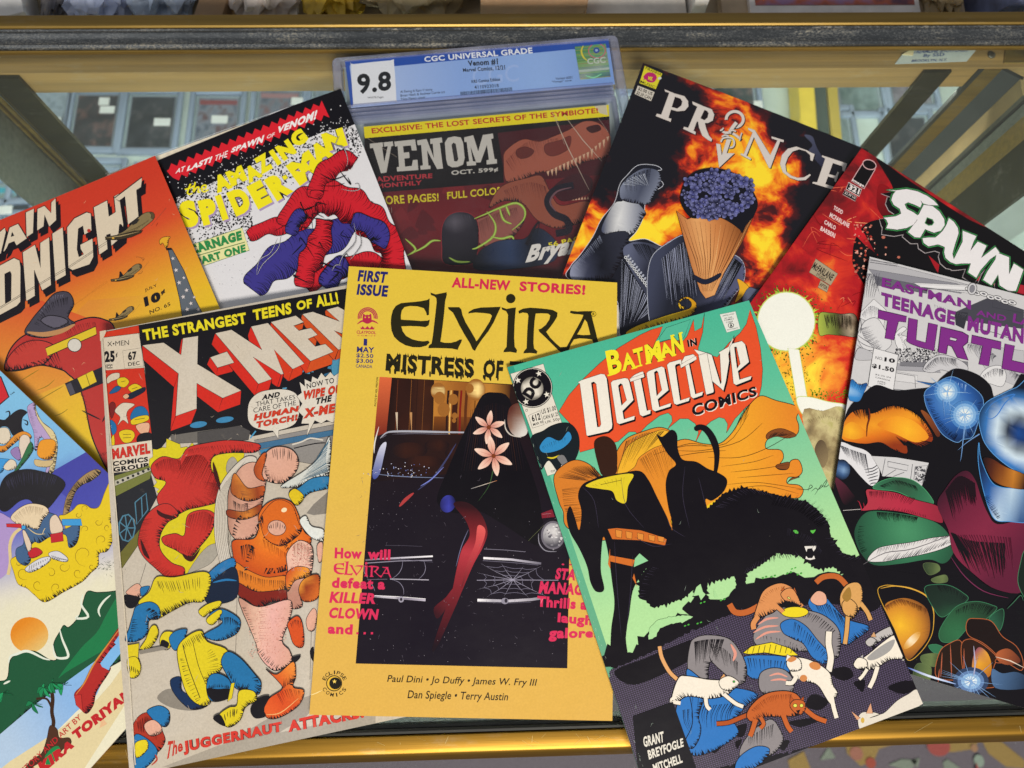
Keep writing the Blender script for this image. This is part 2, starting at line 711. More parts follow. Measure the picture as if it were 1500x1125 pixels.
def cut_item(verts, faces, outline):
    """trim to the cover's outline and cut large areas so that they follow the sheet's bend"""
    V = np.array(verts)
    lo, hi = V.min(0), V.max(0)
    bm = None

    def mk():
        b = bmesh.new()
        vs = [b.verts.new((p[0], p[1], 0)) for p in verts]
        for f in faces:
            try: b.faces.new([vs[i] for i in f])
            except ValueError: pass
        return b
    n = len(outline)
    for i in range(n):
        a, b = outline[i], outline[(i + 1) % n]
        nx, ny = -(b[1] - a[1]), b[0] - a[0]
        d = math.hypot(nx, ny)
        nx, ny = nx / d, ny / d          # outline runs clockwise, so this points out
        far = max(nx * (x - a[0]) + ny * (y - a[1]) for x in (lo[0], hi[0]) for y in (lo[1], hi[1]))
        if far > 1e-7:
            bm = bm or mk()
            bmesh.ops.bisect_plane(bm, geom=bm.verts[:] + bm.edges[:] + bm.faces[:], dist=1e-8,
                                   plane_co=(a[0], a[1], 0), plane_no=(nx, ny, 0), clear_outer=True)
    if max(hi - lo) > CELL * 1.3:
        bm = bm or mk()
        for ax in (0, 1):
            k = math.ceil(lo[ax] / CELL)
            while k * CELL < hi[ax]:
                co, no = [0, 0, 0], [0, 0, 0]
                co[ax], no[ax] = k * CELL, 1
                bmesh.ops.bisect_plane(bm, geom=bm.verts[:] + bm.edges[:] + bm.faces[:], dist=1e-8, plane_co=co, plane_no=no)
                k += 1
    if bm is None: return verts, faces
    bm.verts.index_update()
    v = [(q.co.x, q.co.y) for q in bm.verts]
    f = [tuple(q.index for q in p.verts) for p in bm.faces]
    bm.free()
    return v, f


def build_cover(s, name, parent, spine='888888', rim='dcd6c8'):
    VV, FF, CC, MI, NN = [], [], [], [], []
    G = 0.0012
    top = np.zeros((400, 400), dtype=np.int32)      # how many inks already lie on each spot
    for verts, faces, col, mi in s.items:
        v, f = cut_item(verts, faces, s.outline)
        if f:
            q = np.array(v)
            bb = [(np.floor((q[list(t)].min(0) + 0.24) / G).astype(int), np.floor((q[list(t)].max(0) + 0.24) / G).astype(int) + 1) for t in f]
            li = 1 + max(int(top[a[0]:b[0], a[1]:b[1]].max()) for a, b in bb)
            for a, b in bb: top[a[0]:b[0], a[1]:b[1]] = li
        base = len(VV)
        if not f: continue
        cols = [col(*p) for p in v]
        for p in v:
            gx, gy = s.grad(*p)
            VV.append((p[0], p[1], s.z(*p) + li * EPS))
            n = Vector((-gx, -gy, 1)).normalized()
            NN.append(n[:])
        for q in f:
            a, b, c = v[q[0]], v[q[1]], v[q[2]]
            ar = sum(v[q[i]][0] * v[q[(i + 1) % len(q)]][1] - v[q[(i + 1) % len(q)]][0] * v[q[i]][1] for i in range(len(q)))
            if ar < 0: q = q[::-1]
            FF.append(tuple(base + i for i in q))
            MI.append(mi)
            CC.extend(cols[i] for i in q)
    print(name, s.x, 'layers', int(top.max()), 'faces', len(FF))
    # the sheet's cut edges and, on the left, the folded spine
    O = s.outline
    for i in range(4):
        a, b = O[i], O[(i + 1) % 4]
        m = max(2, int(math.hypot(b[0] - a[0], b[1] - a[1]) / CELL))
        dep = s.t if i == 3 else 0.0003
        c = hexl(spine if i == 3 else rim)
        nx, ny = -(b[1] - a[1]), b[0] - a[0]
        nrm = Vector((nx, ny, 0)).normalized()
        base = len(VV)
        for j in range(m + 1):
            p = (a[0] + (b[0] - a[0]) * j / m, a[1] + (b[1] - a[1]) * j / m)
            z = s.z(*p)
            VV += [(p[0], p[1], z), (p[0], p[1], z - dep)]
            NN += [nrm[:], nrm[:]]
        for j in range(m):
            k = base + 2 * j
            FF.append((k, k + 2, k + 3, k + 1))
            MI.append(0)
            CC += [c] * 4
    me = bpy.data.meshes.new(name)
    me.from_pydata(VV, [], FF)
    me.update()
    if len(me.polygons) != len(FF): print('LOST FACES', name)
    ca = me.attributes.new('print', 'FLOAT_COLOR', 'CORNER')
    buf = np.ones((len(CC), 4), dtype=np.float32)
    buf[:, :3] = np.array(CC)
    ca.data.foreach_set('color', buf.ravel())
    me.polygons.foreach_set('material_index', np.array(MI, dtype=np.int32))
    for p in me.polygons: p.use_smooth = True
    me.normals_split_custom_set_from_vertices(NN)
    for m in s.mats: me.materials.append(M[m])
    return obj(name, me, None, parent)


def build_pages(s, name, parent, top=0.0004, bottom=0.0, inset=0.0007, mat='pages'):
    """the block of pages under a cover, bent like the cover"""
    O = s.outline
    c = (sum(p[0] for p in O) / 4, sum(p[1] for p in O) / 4)
    O = [(p[0] + (c[0] - p[0]) * inset * 12, p[1] + (c[1] - p[1]) * inset * 8) for p in O]
    nu, nv = 14, 20
    V, F = [], []
    for lay in (top, s.t - bottom):
        for j in range(nv + 1):
            for i in range(nu + 1):
                a, b = i / nu, j / nv
                l = [O[0][k] + (O[3][k] - O[0][k]) * b for k in (0, 1)]
                r = [O[1][k] + (O[2][k] - O[1][k]) * b for k in (0, 1)]
                p = (l[0] + (r[0] - l[0]) * a, l[1] + (r[1] - l[1]) * a)
                V.append((p[0], p[1], s.z(*p) - lay))
    N = (nu + 1) * (nv + 1)

    def q(i, j): return j * (nu + 1) + i
    for j in range(nv):
        for i in range(nu):
            F.append((q(i, j), q(i, j + 1), q(i + 1, j + 1), q(i + 1, j)))
            F.append((N + q(i, j), N + q(i + 1, j), N + q(i + 1, j + 1), N + q(i, j + 1)))
    for i in range(nu):
        F.append((q(i, 0), q(i + 1, 0), N + q(i + 1, 0), N + q(i, 0)))
        F.append((q(i + 1, nv), q(i, nv), N + q(i, nv), N + q(i + 1, nv)))
    for j in range(nv):
        F.append((q(0, j + 1), q(0, j), N + q(0, j), N + q(0, j + 1)))
        F.append((q(nu, j), q(nu, j + 1), N + q(nu, j + 1), N + q(nu, j)))
    me = bpy.data.meshes.new(name)
    me.from_pydata(V, [], F)
    me.update()
    return obj(name, me, M[mat], parent)


def finish(s, label, cat='comic book', name='comic_book', spine='888888', rim='dcd6c8', group='comic books spread out on the glass counter'):
    root = empty(name, (s.x, s.y, 0), s.a)
    tag(root, label, cat, group)
    build_cover(s, 'front_cover', root, spine, rim)
    build_pages(s, 'page_block', root)
    return root


# ------------------------------------------------------------------ the glass showcase and what surrounds it
def gold_mat(name, base, rough, dust=0.0):
    k = NT(name)
    k.p.inputs['Metallic'].default_value = 0.9
    n = k.noise(240, 4, 0.6, (0.02, 1, 1))
    r = k.ramp(n.outputs[0], [(0.3, tuple(c * 0.75 for c in base)), (0.7, tuple(min(1, c * 1.15) for c in base))])
    last = r.outputs[0]
    if dust:
        d = k.noise(60, 9, 0.75, (0.35, 1, 1))
        dr = k.ramp(d.outputs[0], [(0.56, (0, 0, 0)), (0.72, (dust,) * 3)])
        m = k.new('ShaderNodeMix', data_type='RGBA')
        k.l(dr.outputs[0], m.inputs[0])
        k.l(last, m.inputs[6])
        m.inputs[7].default_value = (0.42, 0.38, 0.30, 1)
        last = m.outputs[2]
    k.l(last, k.p.inputs['Base Color'])
    rr_ = k.ramp(n.outputs[0], [(0.3, (rough - 0.08,) * 3), (0.7, (rough + 0.1,) * 3)])
    k.l(rr_.outputs[0], k.p.inputs['Roughness'])
    k.p.inputs['Anisotropic'].default_value = 0.5
    k.bump(n.outputs[0], 0.08, 0.001)
    return k.m


M['gold'] = gold_mat('brushed_gold_metal', hexl('94702a'), 0.46, 0.25)
M['gold_dull'] = gold_mat('dull_gold_metal', hexl('9a7f45'), 0.5, 0.3)
M['gold_ledge'] = gold_mat('ledge_gold_metal', hexl('a5824e'), 0.5, 0.3)
M['gold_ledge'].node_tree.nodes['Principled BSDF'].inputs['Metallic'].default_value = 0.35
M['olive'] = gold_mat('dark_olive_metal', hexl('463f2a'), 0.45, 0.2)
M['steel'] = gold_mat('grey_steel', hexl('76746a'), 0.4, 0.2)


def dusty():
    k = NT('dusty_grey_channel')
    k.p.inputs['Base Color'].default_value = (0.05, 0.055, 0.06, 1)
    d1 = k.noise(38, 8, 0.7, (0.5, 2.2, 1))
    d2 = k.noise(900, 3, 0.7, (0.6, 1, 1))
    ml = k.new('ShaderNodeMath', operation='MULTIPLY')
    k.l(d1.outputs[0], ml.inputs[0])
    k.l(d2.outputs[0], ml.inputs[1])
    r = k.ramp(ml.outputs[0], [(0.20, hexl('4a4e52')), (0.30, hexl('696c6e')), (0.40, hexl('a8a292'))])
    k.l(r.outputs[0], k.p.inputs['Base Color'])
    r2 = k.ramp(ml.outputs[0], [(0.22, (0.18,) * 3), (0.36, (0.5,) * 3)])
    k.l(r2.outputs[0], k.p.inputs['Roughness'])
    k.p.inputs['Metallic'].default_value = 0.6
    k.bump(d2.outputs[0], 0.25, 0.001)
    return k.m


M['dusty'] = dusty()
M['black'] = plain('black_rubber', (0.008, 0.009, 0.008), 0.35, nscale=60, namt=0.5, stretch=(0.1, 1, 1))
M['dark'] = plain('dark_metal', (0.02, 0.02, 0.018), 0.4)
M['tanboard'] = plain('tan_board', hexl('9a8258'), 0.7, nscale=40, namt=0.15)
M['deck'] = plain('pale_deck', hexl('bcc8c2'), 0.35, nscale=25, namt=0.06, coat=0.2)
M['glass'] = clear_mat('counter_glass', (0.93, 0.975, 0.955), 1.45, 0.02, body=0.015, bodycol=(0.75, 0.80, 0.78))

XL, XR = -0.75, 0.75
yA = at(750, 103, -0.007).y            # near edge of the gold ledge under the glass
yB = at(750, 73, 0.0).y                # near edge of the grey channel
yC = at(750, 41, 0.003).y
yD = at(750, 20, 0.005).y
fA = at(560, 1062, 0.0).y              # front edge of the glass
fB = at(560, 1078, 0.001).y
fC = at(560, 1107, 0.001).y
fD = at(560, 1117, -0.004).y

case = empty('glass_showcase', (0, 0, 0))
tag(case, 'glass topped showcase with gold metal frame under the spread comic books', 'showcase')
b = MB()
b.box(XL, XR, yA, yC - 0.002, -0.030, -0.0072, 0.0008)
b.build('rear_ledge', M['gold_ledge'], case, True)
b = MB()
b.profile([(yC, -0.0072), (yC, 0.0048), (yC + 0.001, 0.0058), (yD - 0.001, 0.0058), (yD, 0.005), (yD, -0.05), (yC + 0.003, -0.05)], XL, XR)
b.box(XL, XR, yB - 0.0010, yB + 0.0004, -0.002, 0.0016, 0.0003)
b.build('rear_rail', M['gold_dull'], case, True)
b = MB()
w = yC - yB
b.profile([(yB + 0.0006, -0.001), (yB + 0.0012, 0.0026), (yB + w * 0.2, 0.0034), (yB + w * 0.34, 0.0026), (yB + w * 0.62, 0.0024), (yB + w * 0.72, 0.0036), (yB + w * 0.82, 0.0040), (yB + w * 0.9, 0.0034), (yC - 0.0004, 0.0040), (yC - 0.0002, -0.001)], XL, XR)
b.build('rear_channel', M['dusty'], case, True)
b = MB()
b.box(XL, XR, fA - 0.002, yB + 0.0005, -0.006, 0.0, 0.0)
b.build('top_pane', M['glass'], case)
b = MB()
b.profile([(fA, 0.0008), (fA + 0.001, -0.001), (fB, -0.004), (fB, -0.012), (fA + 0.002, -0.012)], XL, XR)
b.profile([(fA - 0.0022, 0.0006), (fA - 0.0036, 0.0011), (fA - 0.005, 0.0003), (fA - 0.005, -0.003), (fA - 0.0022, -0.003)], XL, XR)
b.build('front_gasket', M['black'], case, True)
b = MB()
b.profile([(fB, -0.03), (fB, 0.0005), (fB - 0.0006, 0.0011), (fC + 0.0012, 0.0011), (fC, 0.0004), (fD + 0.0004, -0.0042), (fD, -0.006), (fD, -0.03)], XL, XR)
fr_ = b.build('front_rail', M['gold'], case, True)
rs = random.Random(11)
b = MB()
for i in range(46):
    x = rs.choice((rs.uniform(-.25, .35), rs.uniform(.02, .16)))
    y0_, y1_ = sorted((rs.uniform(fC + .0015, fB - .001), rs.uniform(fC + .0015, fB - .001)))
    dx = rs.uniform(-.012, .012)
    w_ = rs.uniform(.00008, .0002)
    b.prism([(x, y0_), (x + w_, y0_), (x + dx + w_, y1_), (x + dx, y1_)], .0010, .00116)
tag(b.build('scratches', plain('scratched_metal', hexl('d8c48a'), 0.4, metal=0.6), fr_), kind='stuff')
b = MB()
b.box(-1.2, 1.2, fD + 0.002, 0.95, -0.475, -0.460)
b.box(-0.62, -0.605, fD + 0.002, 0.30, -0.46, -0.03)
b.box(0.66, 0.675, fD + 0.002, 0.30, -0.46, -0.03)
b.build('deck', M['deck'], case)


def plank(mb, p, q, z=-0.0085, zb=-0.46, th=0.003, slots=0, mbs=None, zoff=0.0):
    a, c = at(*p, z), at(*q, z)
    d = (c - a)
    L = d.length
    d.normalize()
    n = Vector((-d.y, d.x, 0)) * th
    mb.prism([(a.x, a.y), (c.x, c.y), (c.x + n.x, c.y + n.y), (a.x + n.x, a.y + n.y)], zb, z + zoff)
    if slots and mbs:
        for i in range(slots):
            zz = -0.03 - i * 0.022
            m = a + d * L * 0.5
            e = d * 0.0016
            o = -n * 0.12
            P = [(m.x - e.x + o.x, m.y - e.y + o.y), (m.x + e.x + o.x, m.y + e.y + o.y), (m.x + e.x + n.x * .1, m.y + e.y + n.y * .1), (m.x - e.x + n.x * .1, m.y - e.y + n.y * .1)]
            mbs.prism(P, zz - 0.011, zz)


def upright(p, q, mat, n):
    a_, s_ = MB(), MB()
    plank(a_, p, q, slots=n, mbs=s_)
    o_ = a_.build('slotted_upright', mat, case)
    s_.build('slot_row', M['dark'], o_)


po = MB(); plank(po, (28, 110), (-19, 110)); po.build('corner_post', M['olive'], case)
po = MB()
for i in range(5):
    x0 = -19 - i * 6.0
    plank(po, (x0, 110 + (i % 2) * 5), (x0 - (4.4 if i % 2 else 6.4), 110 + (i % 2) * 5), th=0.002)
po.build('corner_post', M['gold_dull'], case)
po = MB()
for i in range(4):
    x0 = -22.5 - i * 7.0
    plank(po, (x0, 113), (x0 - 2.2, 113), th=0.001)
po.build('post_groove', M['dark'], case)
upright((-49, 112), (-70, 205), M['steel'], 14)
# right corner
po = MB(); plank(po, (1393, 100), (1353, 102)); po.build('corner_post', M['olive'], case)
po = MB(); plank(po, (1440, 97), (1432, 98)); po.build('post_edge', M['dark'], case)
upright((1470, 97), (1440, 97), M['gold_dull'], 15)
po = MB(); plank(po, (1500, 113), (1470, 98)); po.build('post_edge', M['dark'], case)
po = MB(); plank(po, (1504, 140), (1500, 113)); po.build('side_board', M['tanboard'], case)
po = MB(); plank(po, (1505, 147), (1504, 140)); plank(po, (1510, 166), (1505, 152)); po.build('side_channel', M['steel'], case)
po = MB(); plank(po, (1505, 152), (1505, 147)); po.build('post_edge', M['dark'], case)
po = MB(); plank(po, (1514, 198), (1510, 166)); po.build('side_board', M['gold_dull'], case)
upright((1526, 268), (1514, 198), M['olive'], 10)

# cap and screw on the right post
b = MB()
c0, c1, c2, c3 = at(1472, 71, -0.0068), at(1530, 71, -0.0068), at(1530, 93, -0.0068), at(1470, 93, -0.0068)
b.prism([(p.x, p.y) for p in (c0, c1, c2, c3)], -0.0072, -0.0062, 0.0004)
b.build('post_cap', M['gold_dull'], case)
b = MB()
s0 = at(1453, 80, -0.0062)
b.prism([(s0.x + 0.0028 * math.cos(i * .628), s0.y + 0.0028 * math.sin(i * .628)) for i in range(10)], -0.0072, -0.0056, 0.0008)
b.build('screw', M['steel'], case, True)
b = MB()
s0 = at(45, 232, -0.1)
b.prism([(s0.x + 0.003 * math.cos(i * .8), s0.y + 0.002 * math.sin(i * .8)) for i in range(8)], -0.104, -0.1, 0.0004)
b.build('screw', M['dark'], case, True)

# the maker's sticker
M['sticker'] = plain('sticker_paper', hexl('b9bcbc'), 0.45, nscale=120, namt=0.06)
M['stickerink'] = plain('sticker_ink', hexl('3b4c86'), 0.5)


def flat_text(name, txt, quad, z, mat, parent, bold=0.0, dz=0.0002):
    V, F = glyphs(txt, bold)
    Q = quad
    me = bpy.data.meshes.new(name)
    P = []
    for x, y in V:
        y = 1 - y
        tx, ty = Q[0][0] + (Q[1][0] - Q[0][0]) * x, Q[0][1] + (Q[1][1] - Q[0][1]) * x
        bx, by = Q[3][0] + (Q[2][0] - Q[3][0]) * x, Q[3][1] + (Q[2][1] - Q[3][1]) * x
        P.append(at(tx + (bx - tx) * y, ty + (by - ty) * y, z + dz)[:])
    me.from_pydata(P, [], F)
    return obj(name, me, mat, parent)


c3_ = lambda s: [(1000 + x / 3, y / 3) for x, y in pts(s)]
P = [at(*p, -0.0068) for p in c3_('1015,212 1305,202 1248,270 932,282 965,240')]
o = sum(P, Vector()) / 5
st = empty('maker_sticker', (o.x, o.y, -0.0069))
tag(st, 'silver sticker with blue lettering and a curled corner on the gold frame', 'sticker')
b = MB(); b.prism([(p.x - o.x, p.y - o.y) for p in P][::-1], 0, 0.0002); b.build('label_sheet', M['sticker'], st)
P2 = [at(*p, -0.0068) for p in c3_('1016,212 1010,246 962,242')]
b = MB(); b.prism([(p.x - o.x, p.y - o.y) for p in P2], 0.0003, 0.0010); b.build('curled_corner', plain('sticker_back', hexl('c8bb95'), 0.5), st)
for t, q in (('STREAMLINE SHOWCASES', '1012,218 1258,210 1252,226 1000,236'), ('By SSD', '1062,238 1152,232 1148,250 1056,254'), ('BROOKLYN, N.Y.', '1010,262 1166,256 1160,270 1004,274')):
    x = flat_text('lettering', t, c3_(q), -0.0066, M['stickerink'], None, 0.01)
    for v in x.data.vertices: v.co -= Vector((o.x, o.y, -0.0069))
    x.parent = st

# ------------------------------------------------------------------ floor in front of the case


def carpet():
    k = NT('carpet')
    n = k.noise(500, 4, 0.7)
    at_ = k.new('ShaderNodeAttribute'); at_.attribute_name = 'tint'
    r = k.ramp(n.outputs[0], [(0.3, (0.55,) * 3), (0.7, (1.25,) * 3)])
    mx = k.new('ShaderNodeMix', data_type='RGBA', blend_type='MULTIPLY')
    mx.inputs[0].default_value = 1
    k.l(at_.outputs['Color'], mx.inputs[6]); k.l(r.outputs[0], mx.inputs[7])
    k.l(mx.outputs[2], k.p.inputs['Base Color'])
    k.p.inputs['Roughness'].default_value = 0.95
    k.bump(n.outputs[0], 0.6, 0.004)
    return k.m


M['carpet'] = carpet()
ZF = -0.90
V, F, Cc = [], [], []


def patch(P, col, lift):
    b0 = len(V)
    V.extend((p[0], p[1], ZF + lift) for p in P)
    F.append(tuple(range(b0, b0 + len(P))))
    Cc.extend([(*hexl(col), 1)] * len(P))


patch([(-3, -2.5), (3, -2.5), (3, 3), (-3, 3)], '77717a', 0)
r_ = random.Random(5)


def blob(px, py, rx, ry, col, lift, rot=0.0, n=18):
    c = at(px, py, ZF)
    s = 0.00122
    patch([(c.x + s * (rx * math.cos(a) * math.cos(rot) - ry * math.sin(a) * math.sin(rot)), c.y + s * (rx * math.cos(a) * math.sin(rot) + ry * math.sin(a) * math.cos(rot))) for a in (6.283 * i / n for i in range(n))], col, lift)


def cpoly(s, col, lift):
    P = [at(1000 + x / 3, 1000 + y / 3, ZF) for x, y in pts(s)]
    patch([(p.x, p.y) for p in P][::-1], col, lift)


for s_, c_ in (('1060,230 1180,210 1310,225 1280,290 1180,305 1090,290', 'a98f55'), ('1305,240 1400,260 1500,340 1500,375 1420,370 1340,310', 'a98f55'), ('710,240 930,200 960,260 860,290 840,340 780,365 720,310', 'a98f55'),
               ('460,340 530,300 560,375 480,420', 'a98f55'), ('600,340 640,280 670,330', '8d9a8c'), ('900,360 960,335 1030,340 1000,390', '8d9a8c'), ('1140,350 1160,335 1220,375 1150,390', '8d9a8c'), ('1000,340 1040,330 1030,375', '8d9a8c')):
    cpoly(s_, c_, 0.002)
for a in ((1373, 1092, 16, 13, 'b05a55'), (1253, 1103, 9, 9, 'b07a68'), (1274, 1117, 7, 7, 'b05a4a'), (1432, 1114, 7, 8, '9cb0a2'), (1425, 1095, 5, 5, 'b08a68')):
    blob(*a, 0.004)
for i in range(70):
    blob(r_.uniform(-200, 1700), r_.uniform(1150, 1600), r_.uniform(8, 45), r_.uniform(8, 30), r_.choice(['a98f55', 'a98f55', 'b05a55', '8d9a8c', '5f6b58', '6b5a70']), 0.006 + i * 0.0001, r_.uniform(0, 3), r_.choice([3, 4, 16]))
for i in range(170):
    x_, y_ = r_.uniform(-1.3, 1.3), r_.uniform(-1.5, -0.55)
    q_ = at(750, 1150, ZF).y
    if y_ > q_ - 0.03: continue
    n_, a_, b_ = r_.choice([3, 4, 16]), r_.uniform(.01, .06), r_.uniform(.01, .04)
    ph = r_.uniform(0, 3)
    patch([(x_ + a_ * math.cos(6.283 * j / n_ + ph), y_ + b_ * math.sin(6.283 * j / n_ + ph)) for j in range(n_)], r_.choice(['a98f55', 'a98f55', 'b05a55', '8d9a8c', '5f6b58']), 0.014 + i * 0.0001)
me = bpy.data.meshes.new('floor')
me.from_pydata(V, [], F)
ca = me.attributes.new('tint', 'FLOAT_COLOR', 'CORNER')
ca.data.foreach_set('color', np.array(Cc, dtype=np.float32).ravel())
tag(obj('floor', me, M['carpet']), kind='structure')

# ------------------------------------------------------------------ graded cards lying in the case
M['shell'] = clear_mat('card_case_plastic', (0.96, 0.98, 1.0), 1.5, 0.06, body=0.04, bodycol=(0.8, 0.86, 0.95))
M['shellrim'] = plain('card_case_rim', hexl('93a1b6'), 0.10, coat=1.0, spec=1.0)
M['cardborder'] = plain('card_border', hexl('8f959a'), 0.4)
M['price'] = plain('price_label', hexl('e0e2e0'), 0.5)
ZD = -0.4595


def card(name, px, py, turn, dark, labels, label, band=None, w=0.077, h=0.104, bluish=False, red=False):
    c = at(px, py, ZD)
    r = empty(name, (c.x, c.y, ZD), turn)
    tag(r, label, 'trading card', 'graded cards lying inside the showcase')
    b = MB()
    for x0, x1, y0, y1 in ((-w / 2, -w / 2 + .007, -h / 2, h / 2), (w / 2 - .007, w / 2, -h / 2, h / 2), (-w / 2 + .007, w / 2 - .007, -h / 2, -h / 2 + .009), (-w / 2 + .007, w / 2 - .007, h / 2 - .009, h / 2)):
        b.box(x0, x1, y0, y1, 0, .008, .0018)
    b.build('holder_rim', M['shellrim'], r, True)
    b = MB(); b.box(-w / 2 + .007, w / 2 - .007, -h / 2 + .009, h / 2 - .009, .0060, .0064); b.build('holder_window', M['shell'], r)
    iw, ih = w / 2 - .010, h / 2 - .011
    b = MB(); b.box(-iw, iw, -ih, ih, .001, .002); b.build('card_face', M['cardborder'], r)
    k = NT('card_picture')
    n = k.noise(55, 3, 0.6)
    rp = k.ramp(n.outputs[0], [(0.3, hexl(dark[0])), (0.5, hexl(dark[1])), (0.66, hexl(dark[2]))])
    k.l(rp.outputs[0], k.p.inputs['Base Color']); k.p.inputs['Roughness'].default_value = 0.3
    b = MB(); b.box(-iw + .002, iw - .002, -ih + .002, ih - .002, .0021, .0023); b.build('card_picture', k.m, r)
    if band:
        b = MB(); b.box(-iw + .003, iw - .003, ih - .012, ih - .005, .0024, .0026); b.build('card_banner', plain('banner', hexl(band), 0.4), r)
    for i, (lx, ly, lw, lh) in enumerate(labels):
        b = MB(); b.box(lx - lw / 2, lx + lw / 2, ly - lh / 2, ly + lh / 2, .0081, .0084); b.build('price_label', M['price'], r)
    return r


DK = ('121012', '2a1e1c', '6a4538')
DK2 = ('0e0f11', '1a1b1f', '4a4440')
BLU = ('3a4658', '8d8f98', '6a3a34')
GRN = ('274a34', '587a60', 'b8c0b4')
T0 = -0.02
card('graded_card', 140, 178, T0, DK, [(.012, .026, .014, .012), (.018, .013, .020, .011)], 'graded card with a dark picture and two white labels, nearest the left post')
card('graded_card', 222, 180, T0, DK2, [(.018, -.004, .022, .012)], 'nearly black graded card with one white label, right of the two label card', w=0.082)
card('graded_card', 318, 182, T0, BLU, [(.006, .002, .022, .012)], 'graded card with a red banner across its top and a white label', band='9c3c3a')
card('graded_card', 408, 172, T0, ('39414e', '7c7f88', '8a5a54'), [(.026, .02, .016, .012)], 'graded card with a pale striped top edge, above the black cover corner', band='b77d7a')
card('graded_card', 66, 172, T0, ('8a939a', 'a9b2b8', '7a828c'), [(.02, -.01, .014, .010)], 'pale graded card partly hidden behind the left post')
card('graded_card', 150, 92, T0, ('6c7f9c', 'a3b0bf', '7d8ca5'), [], 'graded card with a pale blue face, half under the rear rail at far left')
card('graded_card', 235, 90, T0, GRN, [(.014, -.034, .022, .012)], 'graded card with a green lower edge and white label, half under the rear rail')
card('graded_card', 325, 90, T0, ('2a2f36', '5c4a42', '3c6a48'), [], 'graded card with a dark and green lower edge, half under the rear rail')
card('graded_card', 415, 82, T0, ('5c6670', '878e92', 'a8aaa6'), [], 'grey graded card half under the rail above the striped card')
card('graded_card', 140, 285, T0, ('7e8ca0', 'a6b4c2', '6c7688'), [], 'graded card mostly hidden under the red cover top edge')
card('graded_card', 236, 292, T0, ('7c8890', 'a0a8ac', '6c7478'), [], 'graded card hidden under the corner where red and black covers meet')
card('graded_card', 490, 166, T0, ('6d7880', '98a0a4', '858a8c'), [], 'grey graded card beside the left edge of the blue labelled slab')
card('graded_card', 12, 312, 0.05, ('a8b8b8', '8ab4b4', '9a6a48'), [(0, 0, .02, .012)], 'pale graded card left of the slotted upright at the photo edge', band='2fb8c8')
card('graded_card', 40, 345, 0.05, ('b06a4a', 'c8a078', '8a5a4a'), [], 'orange and tan graded card left of the slotted upright under the red cover')
card('graded_card', 1072, 118, 0.0, ('20361f', '2f3a34', '74584a'), [(.03, -.045, .012, .012)], 'graded card with a dark green picture and red edge, right of the music cover top', band='a0343a')
card('graded_card', 1000, 112, 0.0, ('6c7a74', 'a0aaa4', '8a928c'), [], 'pale graded card behind the upper left edge of the fiery cover')
card('graded_card', 1255, 128, 0.0, ('5c7068', '7c8c86', '8fa09a'), [], 'teal grey graded card right of the yellow box')
card('graded_card', 1330, 118, 0.0, ('6a6e72', '8a7a80', 'a0a4a4'), [], 'grey and pink graded card beside the right corner post')
card('graded_card', 1215, 205, 0.0, ('6c7c78', '8c9a96', '7c8a84'), [], 'dull green graded card near the right end of the fiery cover')
for px_, py_, cs_, lb_ in ((58, 268, BLU, 'blue grey graded card below the pale one by the left post'), (500, 84, DK2, 'dark graded card under the rail, left above the slab'), (575, 120, DK, 'dark graded card behind the slab top edge'), (1085, 20, DK2, 'dark graded card far back under the rear rail, right of the slab'), (1165, 30, BLU, 'blue grey graded card far back behind the yellow box'), (945, 96, GRN, 'green graded card between the slab and the fiery cover'), (1330, 210, DK2, 'dark graded card between the corner post and the red cover')):
    card('graded_card', px_, py_, T0, cs_, [], lb_)
# a yellow box standing on the deck
yb = empty('yellow_box', at(1166, 140, ZD), -0.06)
tag(yb, 'tall yellow box standing inside the case between the rail and the fiery cover', 'box')
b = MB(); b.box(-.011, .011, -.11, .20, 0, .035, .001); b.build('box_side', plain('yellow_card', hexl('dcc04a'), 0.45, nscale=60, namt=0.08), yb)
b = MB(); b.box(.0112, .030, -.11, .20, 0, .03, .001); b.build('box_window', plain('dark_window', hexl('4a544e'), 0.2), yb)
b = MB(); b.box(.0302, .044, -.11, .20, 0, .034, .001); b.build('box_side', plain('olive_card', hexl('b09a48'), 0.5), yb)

# ------------------------------------------------------------------ clutter on the counter behind
ZB = -0.06
M['bench'] = plain('counter_board', hexl('a3947c'), 0.6, nscale=30, namt=0.15)
b = MB(); b.box(-1.4, 1.4, yD + 0.02, 1.6, ZB - 0.03, ZB); tag(b.build('back_counter', M['bench']), 'tan counter top behind the showcase under bags, boxes and magazines', 'counter')
M['bag'] = clear_mat('plastic_bag', (0.86, 0.90, 0.95), 1.5, 0.12, body=0.5, bodycol=(0.62, 0.66, 0.74), bump=0.5)


def crumple(name, x0, x1, col, label, cat, mat=None, hgt=0.05, y=None, seed=1, dep=0.12):
    a, c = at(x0, 10, ZB), at(x1, 10, ZB)
    w = c.x - a.x
    yy = yD + 0.028 if y is None else y
    b = bmesh.new()
    bmesh.ops.create_icosphere(b, subdivisions=4, radius=1.0)
    for v in b.verts:
        n = noise.fractal(v.co * 1.7 + Vector((seed, 0, 0)), 0.6, 2.2, 4)
        rd = 1 - abs(noise.noise(v.co * 3.1 + Vector((0, seed, 0)))) * 0.5 + n * 0.12
        v.co *= rd
        v.co.z = max(-0.55, v.co.z)
        v.co = Vector((v.co.x * w * 0.56, v.co.y * dep * 0.5, (v.co.z + 0.55) * hgt * 0.6))
    me = bpy.data.meshes.new(name)
    b.to_mesh(me); b.free()
    o = obj(name, me, mat or plain(name, hexl(col), 0.5, nscale=50, namt=0.3, bump=0.4))
    o.location = ((a.x + c.x) / 2, yy + dep * 0.5, ZB + 0.0005)
    return tag(o, label, cat)


